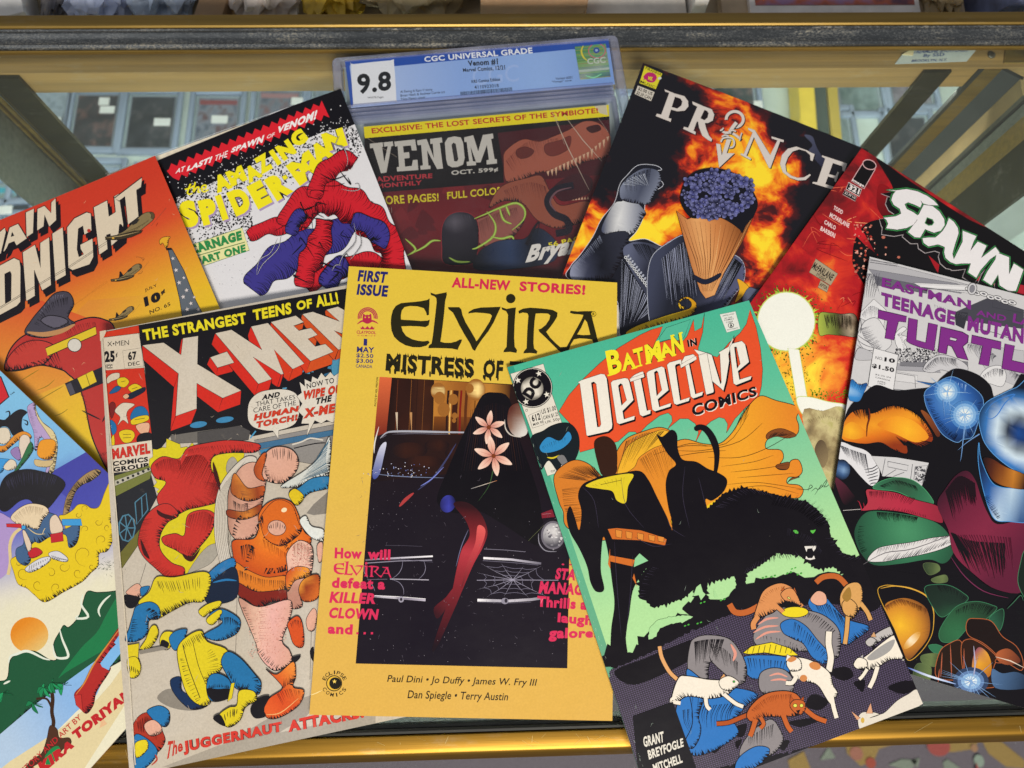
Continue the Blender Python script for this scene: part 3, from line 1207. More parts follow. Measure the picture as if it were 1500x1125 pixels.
def block(name, x0, x1, col, label, cat, hgt, dep=0.15, mats=None, rot=0.0, gap=0.03):
    a, c = at(x0, 10, ZB), at(x1, 10, ZB)
    b = MB()
    w = c.x - a.x
    b.box(-w / 2, w / 2, 0, dep, 0, hgt, 0.0012)
    o = b.build(name, mats or plain(name, hexl(col), 0.6, nscale=60, namt=0.14), None, True)
    o.location = ((a.x + c.x) / 2, yD + gap, ZB + 0.0005)
    o.rotation_euler = (0, 0, rot)
    return tag(o, label, cat)


crumple('plastic_bag', -60, 36, '8f8d8c', 'crumpled grey plastic bag at the far left behind the rail', 'bag', hgt=.05, seed=3)
block('white_card', 38, 76, 'dcdcdc', 'small white card standing out between the two bags at left', 'card', .03, .05, rot=.3)
crumple('plastic_bag', 76, 112, '6d6a6c', 'small dark crumpled bag beside the white card', 'bag', hgt=.035, seed=9)
crumple('plastic_bag', 106, 212, 'a9b4d0', 'bluish clear plastic bag lying behind the rail', 'bag', hgt=.045, seed=5)
crumple('plastic_bag', 198, 300, '96a4ba', 'blue grey clear plastic bag leaning on brown paper', 'bag', hgt=.05, seed=12)
block('brown_paper', 298, 338, '8a6f52', 'folded brown paper between two plastic bags', 'paper', .02, .08, rot=-.2)
crumple('plastic_bag', 336, 448, 'b3aaa4', 'pale grey crumpled plastic bag right of the brown paper', 'bag', hgt=.05, seed=17)
crumple('yellow_bag', 440, 540, 'a88a22', 'yellow bag lying behind the rail left of the slab', 'bag', hgt=.04, seed=21)
crumple('olive_cloth', 520, 692, '86795a', 'olive cloth bag behind the rail above the slab', 'bag', hgt=.045, seed=25)
block('cardboard_box', 704, 850, '9c7d60', 'brown cardboard box behind the rail above the blue label', 'box', .05, .2)
block('paper_stack', 850, 990, 'd8d2ca', 'stack of white papers with a red edge beside the cardboard box', 'papers', .028, .16, rot=.02)
block('white_carton', 994, 1014, 'd4d2d0', 'narrow white carton between the papers and the tan tray', 'carton', .05, .1)
block('tan_tray', 1050, 1400, 'b8a48a', 'wide tan tray under the magazine with a purple and red edge', 'tray', .010, .25, gap=.024)
mg = block('magazine', 1086, 1328, 'd9d6d6', 'white magazine with a purple and red picture lying on the tan tray', 'magazine', .006, .2, gap=.036)
mg.location.z = ZB + .0112
b = MB(); a0, c0 = at(1092, 10, ZB), at(1318, 10, ZB); ww = (c0.x - a0.x) / 2
b.box(-ww, ww, .012, .19, .0062, .0066)
kk = NT('magazine_picture'); nn = kk.noise(40, 3)
kk.l(kk.ramp(nn.outputs[0], [(.35, hexl('3a2c4c')), (.5, hexl('a8563c')), (.62, hexl('8a6a90'))]).outputs[0], kk.p.inputs['Base Color'])
b.build('cover_picture', kk.m, mg)
crumple('wicker_basket', 1330, 1396, '8f7d5c', 'tan woven basket between the magazine and the pile of comics', 'basket', hgt=.04, seed=31)
for i, (x0, c_, lb) in enumerate(((1398, '4a5270', 'blue comic leaning leftmost in the pile at the top right'), (1425, 'c8c8cc', 'white comic leaning second in the pile at the top right'), (1448, '55585c', 'dark grey comic leaning in the middle of the top right pile'), (1470, '8a8272', 'tan comic leaning second from the right photo edge'), (1490, '4a463e', 'brown comic leaning at the right photo edge'))):
    a0 = at(x0, 10, ZB)
    b = MB(); b.box(-.007, .007, 0, .17, 0, .05, .001)
    o = b.build('leaning_comic', plain('spine', hexl(c_), 0.5, nscale=90, namt=.5, stretch=(1, .2, 1)), None, True)
    o.location = (a0.x, yD + .03, ZB + .001); o.rotation_euler = (0, .5, -.25)
    tag(o, lb, 'comic book', 'comics leaning behind the rail')

# where each comic lies: x, y, turn, width, height, then the bend of the sheet
BK = {
    'E': (-0.01042, -0.04705, -0.06064, 0.16994, 0.26334, 0.01751, -0.00223, 0.00258, -0.00085, 0.00033, -0.00210),
    'D': (0.12703, -0.07844, 0.28423, 0.16572, 0.25948, 0.01655, -0.00243, 0.00380, -0.00060, -0.00056, -0.00098),
    'X': (-0.13703, -0.06005, 0.17110, 0.17300, 0.26059, 0.01470, 0.00116, 0.00228, -0.00006, 0.00064, -0.00219),
    'C': (-0.25318, 0.02463, 0.44249, 0.18400, 0.26200, 0.00522, 0.00562, -0.00062, 0.00250, -0.00100, 0.00006),
    'S': (-0.13347, 0.07687, 0.35912, 0.16800, 0.26050, 0.00928, 0.00776, -0.00166, -0.00168, -0.00046, 0.00017),
    'P': (0.14205, 0.09196, -0.38295, 0.16800, 0.26050, 0.01058, -0.00560, -0.00251, -0.00252, -0.00056, -0.00013),
    'W': (0.24823, 0.02968, -0.66943, 0.16800, 0.26050, 0.00791, -0.00659, -0.00256, -0.00084, 0.00109, 0.00083),
    'T': (0.30319, -0.04660, -0.30484, 0.17204, 0.25960, 0.00749, -0.00640, 0.00021, 0.00036, -0.00010, -0.00068),
    'G': (-0.27931, -0.09250, 0.84186, 0.15000, 0.22500, 0.00826, 0.00567, -0.00015, 0.00024, -0.00005, -0.00107),
}


def bk(n):
    v = BK[n]
    return Book(*v[:5], v[5:])


def rq(cx, cy, w, h, deg):
    a = math.radians(deg)
    e, n = (math.cos(a), math.sin(a)), (math.sin(a), -math.cos(a))
    f = lambda i, j: (cx + e[0] * w / 2 * i + n[0] * h / 2 * j, cy + e[1] * w / 2 * i + n[1] * h / 2 * j)
    return [f(-1, 1), f(1, 1), f(1, -1), f(-1, -1)]


def ringtext(k, txt, cx, cy, r, a0, a1, w, h, col, bold, flip=False):
    n = len(txt)
    for i, ch in enumerate(txt):
        a = a0 + (a1 - a0) * i / max(1, n - 1)
        x, y = cx + r * math.cos(math.radians(a)), cy + r * math.sin(math.radians(a))
        k.text(ch, rq(x, y, w * (0.35 if ch == 'I' else 1), h, a + (-90 if flip else 90)), col, bold)


def star(k, cx, cy, r, col, rot=0, ink=0):
    P = []
    for i in range(10):
        q = r if i % 2 == 0 else r * 0.42
        a = math.radians(rot - 90 + 36 * i)
        P.append((cx + q * math.cos(a), cy + q * math.sin(a)))
    k.fill(P, col, ink)


def jag(P, amp, n, rng, lean=0.0):
    """an outline with furry or splintered edges"""
    out = []
    m = len(P)
    for i in range(m):
        a, b = P[i], P[(i + 1) % m]
        d = math.hypot(b[0] - a[0], b[1] - a[1])
        c = max(1, int(d / n))
        nx, ny = (b[1] - a[1]) / (d or 1), -(b[0] - a[0]) / (d or 1)
        for j in range(c):
            t = j / c
            out.append((a[0] + (b[0] - a[0]) * t, a[1] + (b[1] - a[1]) * t))
            t2 = (j + 0.55 + lean + rng.uniform(-.2, .2)) / c
            q = amp * rng.uniform(0.1, 1.0) * rng.choice((0.6, 1, 1, 1.7))
            out.append((a[0] + (b[0] - a[0]) * t2 + nx * q, a[1] + (b[1] - a[1]) * t2 + ny * q))
    return out


def scratches(k, n, x0, x1, y0, y1, l, w, col):
    r = k.b.rng
    for _ in range(n):
        x, y, a, q = r.uniform(x0, x1), r.uniform(y0, y1), r.uniform(0, 6.28), r.uniform(.3, 1) * l
        k.line([(x, y), (x + math.cos(a) * q * .5, y + math.sin(a) * q * .5 + r.uniform(-3, 3)), (x + math.cos(a) * q, y + math.sin(a) * q)], w, col, taper=2)


# ------------------------------------------------------------------ yellow cover with a framed night picture
E_ = bk('E')
E_.corner(TL=(511, 390), TR=(904, 414), BR=(897, 1056), BL=(453, 1047))
k = Pen(E_, 0, 0, 1, 'satin')
ke = Pen(E_, 510, 380, 3.75, 'satin')
k4 = Pen(E_, 450, 770, 3.75, 'satin')
k3 = Pen(E_, 450, 540, 3.75, 'satin')
k.fill('505,384 912,408 904,1064 447,1055', ('lin', (690, 400), (690, 1050), [(0, 'e2c340'), (.3, 'dfbd48'), (.65, 'd8b050'), (1, 'd3a84e')]))  # yellow turns darker and more orange downward: uneven light put into the colour
# the picture: a dark car outside lit windows at night
k.fill('556,552 838,568 831,979 521,972', ('lin', (690, 560), (690, 970), [(0, '2a1510'), (.22, '1c1018'), (.5, '17101c'), (1, '150e1c')]))
k.fill('556,552 574,553 566,634 548,640', ('lin', (556, 552), (556, 640), [(0, 'd8663c'), (1, '6e2016')]))
k.fill('574,553 640,557 640,634 566,634', ('lin', (574, 556), (640, 556), [(0, '1d0b0a'), (.3, '3c1a10'), (.45, '1b0d0d'), (.75, '4a2412'), (1, '160c0c')]))
for x, w, c in ((583, 3, '6a3418'), (603, 2, 'a0642c'), (612, 5, '2a120c'), (622, 3, '7a4a20')):
    k.line([(x, 556), (x - 4, 632)], w, c, taper=2)
k.fill('636,557 748,564 742,640 634,634', ('lin', (636, 600), (748, 600), [(0, 'b87a30'), (.4, '8e5220'), (.7, 'c28436'), (1, '40200f')]))
k.fill('636,610 746,612 742,640 634,636', ('lin', (690, 610), (690, 640), [(0, '7a4418'), (1, '2a130c')]))
for x, w, c in ((657, 3, '2a1410'), (668, 8, '3a180c'), (676, 3, '7c1a14'), (661, 2, 'e0b060'), (684, 4, '5a2c12'), (697, 2, '7a4a18'), (706, 3, '4a2410')):
    k.line([(x, 572), (x - 2, 600), (x - 3, 636)], w, c)
for x, y, r, c0 in ((642, 573, 11, 'ffe9a0'), (644, 583, 8, 'fff6d0'), (697, 571, 14, 'ffdf90'), (664, 585, 7, 'ffa94a'), (688, 569, 6, 'fff4c8'), (666, 609, 4, 'fff6e6'), (665, 616, 3, 'ffe2b0'), (650, 600, 9, 'c88a38'), (716, 598, 8, 'e8b868')):
    k.oval(x, y, r, r * 1.15, ('rad', (x, y), r, [(0, c0), (.45, c0), (1, '9a6228')]))
for x, c in ((581, 'c9b6a0'), (602, 'b88858')):
    k.line([(x, 604), (x + 1, 634)], 3.5, c, taper=1)
k.line('~557,642 566,634 580,632 610,632 650,633 690,634 720,638', 3, 'a6a8b6', taper=2)
k.line('~560,641 570,637 610,635 660,637', 1.4, '5a5664')
k.fill('556,646 568,636 700,637 726,648 700,690 600,700 545,706', ('lin', (550, 640), (720, 690), [(0, '0e0a14'), (.5, '2a1512'), (1, '0d0912')]))
for x, y, w, h in ((600, 660, 26, 12), (640, 652, 18, 9), (672, 664, 20, 12), (620, 676, 30, 8)):
    k.oval(x, y, w, h, ('rad', (x, y), w, [(0, '3c1c12'), (1, '1a0e12')]))
k.fill('~556,656 566,648 562,670 556,694 548,702 546,690', ('lin', (556, 650), (548, 702), [(0, 'c9cbe0'), (.5, '8a90b8'), (1, '3a4a9a')]))
k.line('~555,625 549,648 548,664', 2, 'd9d4d0', taper=2)
k.line('~548,694 575,697 610,699 650,700', 1.2, '7480a0', taper=2)
rr = E_.rng
for _ in range(60):
    x = rr.gauss(590, 26)
    k.oval(x, rr.gauss(691, 6), rr.uniform(.3, 1.1), rr.uniform(.3, 1.1), rr.choice(['8fa0d8', 'c8cce8', 'e8e2e0', '5a6ab0']), n=6)
# a black velvet drape with a pale lily and a red satin ribbon
k.fill('~672,650 690,612 706,580 724,575 746,584 760,640 778,690 792,740 794,800 740,770 700,748 668,752 640,735 655,690', '0d0911', n=4)
for a in range(26):
    x = 690 + a * 2.6
    k.line([(x, 590 + abs(a - 13) * .8), (x + (a - 13) * .35, 640), (x + (a - 13) * 1.1, 690)], 1.1, rr.choice(['2a1a1e', '1d1420', '3a201c']), taper=2)
k.line('~668,650 652,676 634,700 612,718', 2.6, '3c4068', taper=2)
k.line('~650,684 632,702 616,712', 1.5, '7a86d8', taper=2)
for cx, cy, R in ((716, 626, 25), (723, 668, 30)):
    for j, an in enumerate((10, 75, 130, 190, 250, 310)):
        a_ = math.radians(an + cy)
        f = lambda r, d: (cx + r * math.cos(a_ + d), cy + r * math.sin(a_ + d))
        k.fill([f(2, 0), f(R * .55, .33), f(R, .03), f(R * .55, -.33)], ('lin', (cx, cy), f(R, 0), [(0, 'b8645c'), (.4, 'e0aa98'), (1, 'f2d6c6')]), 0, sm=True, n=4)
        k.line([f(3, 0), f(R * .8, 0)], .8, 'b87468', taper=1)
    k.oval(cx, cy, 3.2, 3.2, '7a3a1c')
k.line('~722,690 716,712 700,735', 1.6, '3a5a34', taper=1)
k.line('690,716 728,704', 3, ('lin', (690, 715), (728, 705), [(0, '8c8a90'), (.5, 'e8e0d4'), (1, 'a8622c')]), taper=2)
k.oval(656, 738, 11, 13, ('lin', (645, 740), (667, 735), [(0, '23235a'), (.5, '3a3fa8'), (1, '17173a')]), .4)
k.line('~585,742 594,732 606,722', 5, 'a83a3c', taper=2)
k.fill('~664,738 684,736 704,752 714,778 708,800 694,826 680,858 664,896 640,948 633,950 648,905 662,866 668,838 676,806 688,784 682,762', ('lin', (664, 740), (640, 945), [(0, '2c0f16'), (.2, '7a1e26'), (.33, 'b03440'), (.5, '8a2630'), (.75, '5a1620'), (1, '1a0d18')]))
k.fill('~700,770 711,776 706,798 690,828 676,862 684,826 696,796', ('lin', (700, 770), (676, 862), [(0, 'd85a58'), (.4, 'b83c44'), (1, '5c1822')]))
k.fill('~636,890 652,876 664,862 656,886 644,904 638,904', ('lin', (640, 900), (662, 864), [(0, '34101a'), (1, '7c222c')]))
k.line('~686,776 676,800 668,830', 1.2, '6a6a8c', taper=2)
# chrome of the car's front
k4.line('320,189 450,180 690,168', 9, ('lin', (320, 180), (690, 168), [(0, '6a6472'), (.5, 'b8b4c4'), (1, 'f0eef4')]))
k4.line('322,206 500,194 686,190', 5, '8a8698')
k4.line('~330,190 500,186 690,200', 2, '5c586c')
k4.line('455,293 560,295 668,298', 5, 'a8a4b4')
k4.line('330,296 440,294', 3, '6a6476')
k4.line('365,388 500,398 650,410', 11, ('lin', (365, 388), (650, 410), [(0, '7a7484'), (.35, 'dcd8e4'), (.5, '6c6678'), (1, 'b8b2c4')]))
k4.line('370,384 500,390 650,402', 3, 'f2f0f6')
k4.oval(516, 405, 15, 17, '9a96a8')
k4.oval(516, 405, 7, 9, '2a2430')
for l in ('525,190 520,230 500,265 465,292', '640,192 650,230 640,265 612,294', '465,296 505,312 528,345 530,380', '322,208 312,250 335,292', '372,360 360,330 335,300'):
    k4.line('~' + l, 2.6, '8c88a0', taper=2)
k4.line('430,108 540,110 632,114', 2, '4c4858')
k4.line('968,178 1120,186 1285,208', 12, ('lin', (968, 178), (1285, 208), [(0, 'f4f2f8'), (.6, 'b0acbc'), (1, '6a6676')]))
k4.line('965,192 1120,202 1270,216', 4, '5e5a6c')
k4.line('972,128 1090,134 1200,144', 3, '7a7688')
k4.line('935,409 1100,414 1230,406 1300,396', 15, ('lin', (935, 410), (1300, 396), [(0, 'f2f0f6'), (.3, '8a8698'), (.5, 'c8c4d0'), (1, '7a7686')]))
k4.line('935,420 1100,426 1230,420', 4, '4a4656')
k4.oval(1086, 414, 20, 17, '8c889a')
k4.oval(1092, 412, 8, 12, '2c2834')
k4.line('932,300 1130,298 1380,300', 4, '8c889c')
for x, y in ((955, 208), (1065, 205), (1190, 220), (1285, 222), (1330, 395), (1215, 395), (1080, 390), (985, 392), (935, 350), (932, 258)):
    k4.line([(1130, 297), ((1130 + x) / 2, (297 + y) / 2 + 4), (x, y)], 3, '9a96ac', taper=1)
for q in (.28, .55, .82):
    V_ = [(955, 208), (1065, 205), (1190, 220), (1285, 222), (1340, 300), (1330, 395), (1215, 395), (1080, 390), (985, 392), (935, 350), (932, 300), (932, 258)]
    for (a, b) in zip(V_, V_[1:]):
        p, r_ = [(1130 + (v[0] - 1130) * q, 297 + (v[1] - 297) * q) for v in (a, b)]
        m = ((p[0] + r_[0]) / 2 * .9 + 113, (p[1] + r_[1]) / 2 * .9 + 29.7)
        k4.line(smooth([p, m, r_], False, 3), 2, '77738a')
k3.oval(1350, 915, 78, 92, '1d1822')
k3.oval(1350, 915, 66, 78, '6a6672')
k3.oval(1350, 915, 55, 68, ('rad', (1340, 895), 75, [(0, 'f0eeee'), (.5, 'b0aeb4'), (1, '4c4a54')]))
for _ in range(30):
    k3.oval(rr.gauss(1350, 25), rr.gauss(915, 30), rr.uniform(3, 9), rr.uniform(3, 7), rr.choice(['8a8890', 'd8d6da', '5e5c66', 'c4c0c4']), n=8)
k3.line('~1270,905 1275,960 1310,1000 1370,1005', 6, '8a8896', taper=2)
k3.line('1215,945 1300,860', 4, '7c8458', taper=2)
k3.fill('~1100,290 1110,220 1150,190 1200,200 1210,300 1205,360 1160,375 1120,350', ('lin', (1100, 250), (1200, 330), [(0, '5a2c24'), (.5, '8c6a5c'), (1, 'd8d4d0')]))
k3.line('~1085,280 1090,330 1120,365 1175,378', 7, 'c8c0b8', taper=2)
k3.fill('1285,795 1345,772 1360,815 1290,822', '7c2030')
k3.line('1290,800 1340,795', 4, 'd89aa0', taper=2)
scratches(k, 60, 525, 830, 700, 975, 7, .5, '5a5462')
for _ in range(160):
    x, y = rr.uniform(528, 832), rr.uniform(720, 972)
    k.oval(x, y, .55, .55, rr.choice(['5a5560', '8a8590', '3c3844']), n=5)
# lettering
ELV = ['447,213 436,222 405,228 368,233 330,236 290,240 262,255 245,280 236,315 234,350 238,390 252,425 280,452 315,472 355,482 395,483 430,474 448,457 440,446 415,450 385,447 350,438 318,420 300,395 292,368 340,366 390,368 425,372 442,362 446,345 448,330 437,336 400,338 350,334 308,332 290,330 290,305 295,280 310,262 340,256 380,258 415,268 428,290 432,308 444,305 445,270 447,240',
       '452,182 480,192 512,186 541,180 542,195 533,230 528,290 520,360 512,420 507,452 530,458 565,458 595,450 612,440 626,440 620,458 608,480 602,497 570,490 520,488 475,487 440,488 444,472 458,462 465,420 472,360 480,290 486,235 484,212 472,202 455,196',
       '548,262 575,262 610,262 622,275 628,305 645,345 672,390 698,435 705,450 720,430 750,385 778,340 790,310 780,300 745,295 700,292 672,295 660,298 662,288 690,272 730,264 790,262 838,260 832,275 820,300 800,345 770,395 735,440 708,480 697,503 684,495 668,460 640,415 612,365 590,320 575,292 552,274',
       '842,262 870,272 900,266 922,264 918,300 914,360 912,430 915,480 928,498 924,514 890,508 852,510 856,498 870,480 872,430 875,360 878,305 868,285 846,276',
       '935,283 960,270 1000,265 1050,268 1095,273 1125,278 1150,292 1148,315 1130,345 1108,375 1088,398 1110,430 1140,460 1165,482 1200,480 1196,524 1180,520 1150,495 1115,460 1080,425 1050,398 1045,385 1060,380 1085,360 1105,330 1110,308 1098,298 1060,296 1030,298 1024,340 1020,400 1018,460 1022,490 1040,505 1036,518 1000,514 962,516 966,504 980,488 982,430 985,370 990,310 985,296 960,292 938,298']
ELA = '1222,282 1260,286 1300,284 1342,284 1336,300 1345,340 1358,390 1370,440 1385,478 1405,520 1372,520 1355,478 1340,440 1310,436 1270,434 1240,440 1222,470 1208,510 1197,524 1180,515 1200,480 1230,425 1260,370 1285,325 1292,305 1270,302 1240,300 1218,294'
ELH = '1300,330 1312,345 1322,380 1330,414 1290,416 1258,412 1280,375'


def elvira(pen, col, mp=None):
    f = (lambda s: [mp(*p) for p in pts(s)]) if mp else pts
    for g in ELV: pen.fill(f(g), col)
    h = f(ELH)
    pen.fill(f(ELA), col, holes=[' '.join('%f,%f' % p for p in h)])
    c = f('893,215 919,215')
    pen.oval(c[0][0], c[0][1], abs(c[1][0] - c[0][0]), abs(c[1][0] - c[0][0]), col)


ke.feathers = False
elvira(ke, '26230f')
ke.text('FIRST', '60,57 221,68 208,131 50,121', '23246c', .05)
ke.text('ISSUE', '55,134 223,143 214,207 45,195', '23246c', .05)
ke.text('ALL-NEW', '572,97 893,116 888,172 567,154', 'cf2c50', .045)
ke.text('STORIES!', '943,119 1305,140 1301,196 940,174', 'cf2c50', .045)
for t, q in (('MISTRESS', '212,516 693,546 692,650 204,612'), ('OF', '745,550 855,556 846,655 740,650'), ('THE', '888,558 1150,574 1142,664 880,650')):
    ke.text(t, q, '221f10', .05)
    Q = pts(q)
    for _ in range(len(t) * 3):
        u = rr.uniform(.02, .98)
        x = Q[3][0] + (Q[2][0] - Q[3][0]) * u
        y = Q[3][1] + (Q[2][1] - Q[3][1]) * u - 8
        h = rr.uniform(10, 22)
        ke.fill('~%f,%f %f,%f %f,%f %f,%f' % (x - 4, y - 6, x + 4, y - 6, x + 3.5, y + h, x - 3.5, y + h), '221f10', n=3)
    for _ in range(len(t) * 2):
        u = rr.uniform(.05, .95)
        x = Q[0][0] + (Q[1][0] - Q[0][0]) * u
        y = Q[0][1] + (Q[1][1] - Q[0][1]) * u
        ke.fill([(x - 6, y + 14), (x, y - 9), (x + 6, y + 14)], '221f10')
ke.oval(1348, 300, 15, 15, '26230f')
ke.oval(1348, 300, 12.5, 12.5, 'dfbd34')
ke.text('R', '1342,292 1355,292 1355,308 1342,308', '26230f', .02)
for r_ in (52, 44, 36):
    P = [(107 + r_ * math.cos(math.radians(a)), 318 + r_ * math.sin(math.radians(a))) for a in range(170, 372, 8)]
    ke.line(P, 6, 'b4264c')
ke.fill('~82,340 80,312 84,298 94,306 104,304 114,306 124,298 128,312 127,340 104,348', 'b4264c')
ke.oval(94, 318, 4, 4, 'e3c032'); ke.oval(114, 318, 4, 4, 'e3c032')
ke.line('~50,355 78,338 106,348 134,338 164,352', 12, 'b4264c', taper=2)
ke.fill('62,366 70,378 80,366 92,380 106,366 118,380 130,366 142,378 148,366 142,385 70,384', 'b4264c')
ke.text('CLAYPOOL', '47,390 153,394 152,411 46,408', 'b4264c', .03)
ke.text('C O M I C S', '52,414 150,417 149,423 51,421', 'b4264c', .02)
ke.text('1', '86,435 105,437 104,474 84,473', '2a2a70', .05)
ke.text('MAY', '49,478 144,483 142,514 47,510', '2a2a70', .03)
ke.text('$2.50', '46,515 139,520 138,545 44,541', '2a2a70', .02)
ke.text('$3.00', '43,544 137,549 136,574 41,570', '2a2a70', .02)
ke.text('CANADA', '42,576 133,580 132,598 41,594', '2a2a70', .015)
ke.text('PHOTO BY NEIL PRESTON', '143,806 155,646 166,647 154,807', '1d1a14', .02)
PK = 'cf2c58'
k4.text('How', '152,120 302,126 300,184 150,180', PK, .05)
k4.text('will', '334,127 458,131 456,190 330,187', PK, .05)
elvira(k4, PK, lambda x, y: (145 + (x - 234) * .272, 193 + (y - 180) * .245 + (x - 234) * .008))
for t, q in (('defeat a', '138,283 430,292 426,352 134,342'), ('KILLER', '132,362 385,372 374,430 120,424'), ('CLOWN', '127,448 395,458 384,518 115,508'), ('and', '115,538 252,542 248,600 112,594')):
    k4.text(t, q, PK, .05)
for x in (270, 310, 350): k4.fill('%d,585 %d,585 %d,597 %d,597' % (x, x + 12, x + 11, x - 1), PK)
k5 = Pen(E_, 770, 600, 3, 'satin')
for t, q in (('. . .', '158,676 235,680 235,686 158,684'), ('STAGE', '137,695 284,706 276,756 128,746'), ('MANAGER', '66,752 320,772 314,820 56,808'), ('Thrills and', '52,818 334,840 330,886 50,866'),
             ('laughs', '142,892 326,908 322,966 139,946'), ('galore!', '104,956 318,962 314,1014 100,1020')):
    k5.text(t, q, PK, .05)
k4.text('Paul Dini • Jo Duffy • James W. Fry III', '447,820 1264,842 1252,892 436,870', '2a2114', .012)
k4.text('Dan Spiegle • Terry Austin', '558,904 1108,918 1098,974 548,962', '2a2114', .012)
ringtext(k4, 'ECLIPSE', 150, 868, 62, 208, 332, 19, 21, '1c1810', .012)
ringtext(k4, 'COMICS', 150, 868, 62, 150, 32, 19, 21, '1c1810', .012, True)
k4.oval(148, 866, 44, 44, '1c1810'); k4.oval(148, 866, 39, 39, 'dcb13c'); k4.oval(154, 866, 33, 33, '1c1810')
star(k4, 150, 856, 13, 'e8c860', 0)
k4.line('~20,930 45,922 80,905', 4, 'f0dca0', taper=2)
finish(E_, 'yellow comic book with a framed night picture and pink lettering, at the centre', spine='d8b84a', rim='d9cfa8')

# ------------------------------------------------------------------ worn comic with block letters over grey art
X_ = bk('X')
X_.corner(TL=(147, 486))
kx = Pen(X_, 140, 410, 3.75, 'old')
km = Pen(X_, 300, 440, 6.818, 'old')
kx.feathers = km.feathers = False
kb = Pen(X_, 140, 480, 9.375, 'old')
k2 = Pen(X_, 150, 640, 3.75, 'old')
k3 = Pen(X_, 150, 825, 3.75, 'old')
k = Pen(X_, 0, 0, 1, 'old')
rr = X_.rng
k.fill('130,470 660,370 760,1100 180,1260', 'c6bfb5')
INK = '14121a'
# floor joints and shadow bars
k3.fill('560,1060 1100,740 1160,720 1160,800 1120,840 760,1060 700,1125 500,1125', 'a29b94')
k3.fill('330,1120 640,1000 1500,820 1500,960 600,1125', 'a8a29a')
for l in ('740,170 735,400 728,560', '240,0 200,130', '1150,300 1140,640'): k3.line('~' + l, 3, '6a6460')
# black sky
kx.fill('228,250 1420,40 1400,520 1340,770 1150,800 860,860 800,800 560,850 420,850 330,960 300,960 270,480', INK)
kx.fill('410,855 500,840 790,800 790,880 420,900', '6d6a68', 2)
kx.fill('560,838 790,800 850,830 840,880 560,900', '4e4c4e', 2)
kx.fill('870,880 1330,790 1330,960 1180,1010 900,960', '8f8d8e', 2)
kx.fill('880,900 1320,820 1325,850 900,930', '3f6f98', 1.5)
kx.fill('900,935 1000,915 1010,960 920,975', '3c88bc', 1.5)
kx.line('~1080,905 1130,890 1180,870 1250,880', 8, 'd8d4cc'); kx.line('~1090,925 1200,900 1260,895', 6, INK)
for p in ((565, 795, 48, 18), (710, 768, 50, 17)): kx.oval(*p, '3c88bc', -.15, 2)
for _ in range(26):
    x, y = rr.uniform(1020, 1340), rr.uniform(445, 600)
    kx.fill([(x, y), (x + rr.uniform(14, 34), y - rr.uniform(2, 10)), (x + rr.uniform(10, 30), y + rr.uniform(8, 22)), (x - 4, y + rr.uniform(6, 16))], rr.choice(['3f86b4', '2c6690', '5a9cc0']), 1.5)
kx.fill('1290,440 1345,430 1340,520 1300,530', '4c94bc', 2)
kx.line('880,830 850,870', 8, '4a9ccc')
# corner box
kx.fill('30,290 236,250 322,1030 92,1062', 'ddd3c4')
kx.fill('30,290 236,250 241,292 34,318', 'd23a20', 2)
kb.text('X•MEN', '160,195 458,168 460,238 162,258', '3a3430', .0)
kb.text('25', '118,322 262,312 265,470 130,478', INK, .06)
kb.text('¢', '275,340 302,338 300,415 280,418', INK, .03)
kb.line('372,318 632,275 665,525 398,560', 3.5, INK, closed=True)
kb.line('632,275 590,60', 4, INK); kb.line('600,75 100,135', 4, INK)
kb.text('67', '440,330 562,320 568,440 450,452', INK, .045)
kb.text('DEC', '445,478 602,458 608,510 450,530', INK, .015)
for r_ in (0, 12): kb.line([(190 + (54 - r_) * math.cos(a / 10), 532 + (32 - r_) * math.sin(a / 10)) for a in range(6, 58)], 5, INK)
kb.text('CC', '155,518 232,510 234,548 158,556', INK, .02)
kx.fill('54,497 267,483 312,878 80,912', 'd23420', 2.5)
for P, c in (('~62,540 90,515 130,512 128,540 90,556 66,570', 'd8cebe'), ('~120,545 160,535 185,560 160,590 125,580', 'e2c81f'), ('~75,625 110,585 140,590 120,615', '1d5f9a'),
             ('~180,590 215,570 250,585 255,605 215,625 190,612', 'e2c81f'), ('~160,640 200,618 240,600 272,590 270,612 225,640 190,655', '17213a'),
             ('~150,640 170,625 185,640 165,655', 'e0b090'), ('~105,720 140,680 175,675 215,685 180,715 170,745 180,790 150,770 120,800 135,755', 'ddd3c4'),
             ('~75,690 95,670 110,690 100,740 85,760', '7a1c1c'), ('~80,770 110,790 115,830 92,850', '1d6fb0'), ('~190,760 215,705 260,695 290,730 285,770 235,790', '1d6fb0'),
             ('~195,770 240,748 288,745 290,770 240,790 200,795', 'e2c81f'), ('~222,800 262,785 296,790 290,840 258,850 232,828', 'e4b294'), ('~128,840 165,822 205,830 215,860 190,892 150,890', 'e2c81f'),
             ('~240,850 300,840 310,878 230,890', '17151c'), ('~82,880 100,850 105,905 84,908', 'e2c81f')):
    kx.fill(P, c, 2.2, INK, n=4)
for l in ('140,560 165,555', '200,600 230,590', '150,850 195,848', '150,868 195,865', '215,768 270,760'): kx.line(l, 2.5, INK)
kx.fill('82,912 308,880 320,1030 90,1062', 'ddd3c4', 2)
kx.text('MARVEL', '88,928 299,894 302,954 93,988', 'cc2f24', .05, out=(.02, INK))
kx.text('COMICS', '93,998 288,971 290,998 95,1025', INK, .05)
kx.text('GROUP', '96,1030 291,1004 293,1031 98,1057', INK, .05)
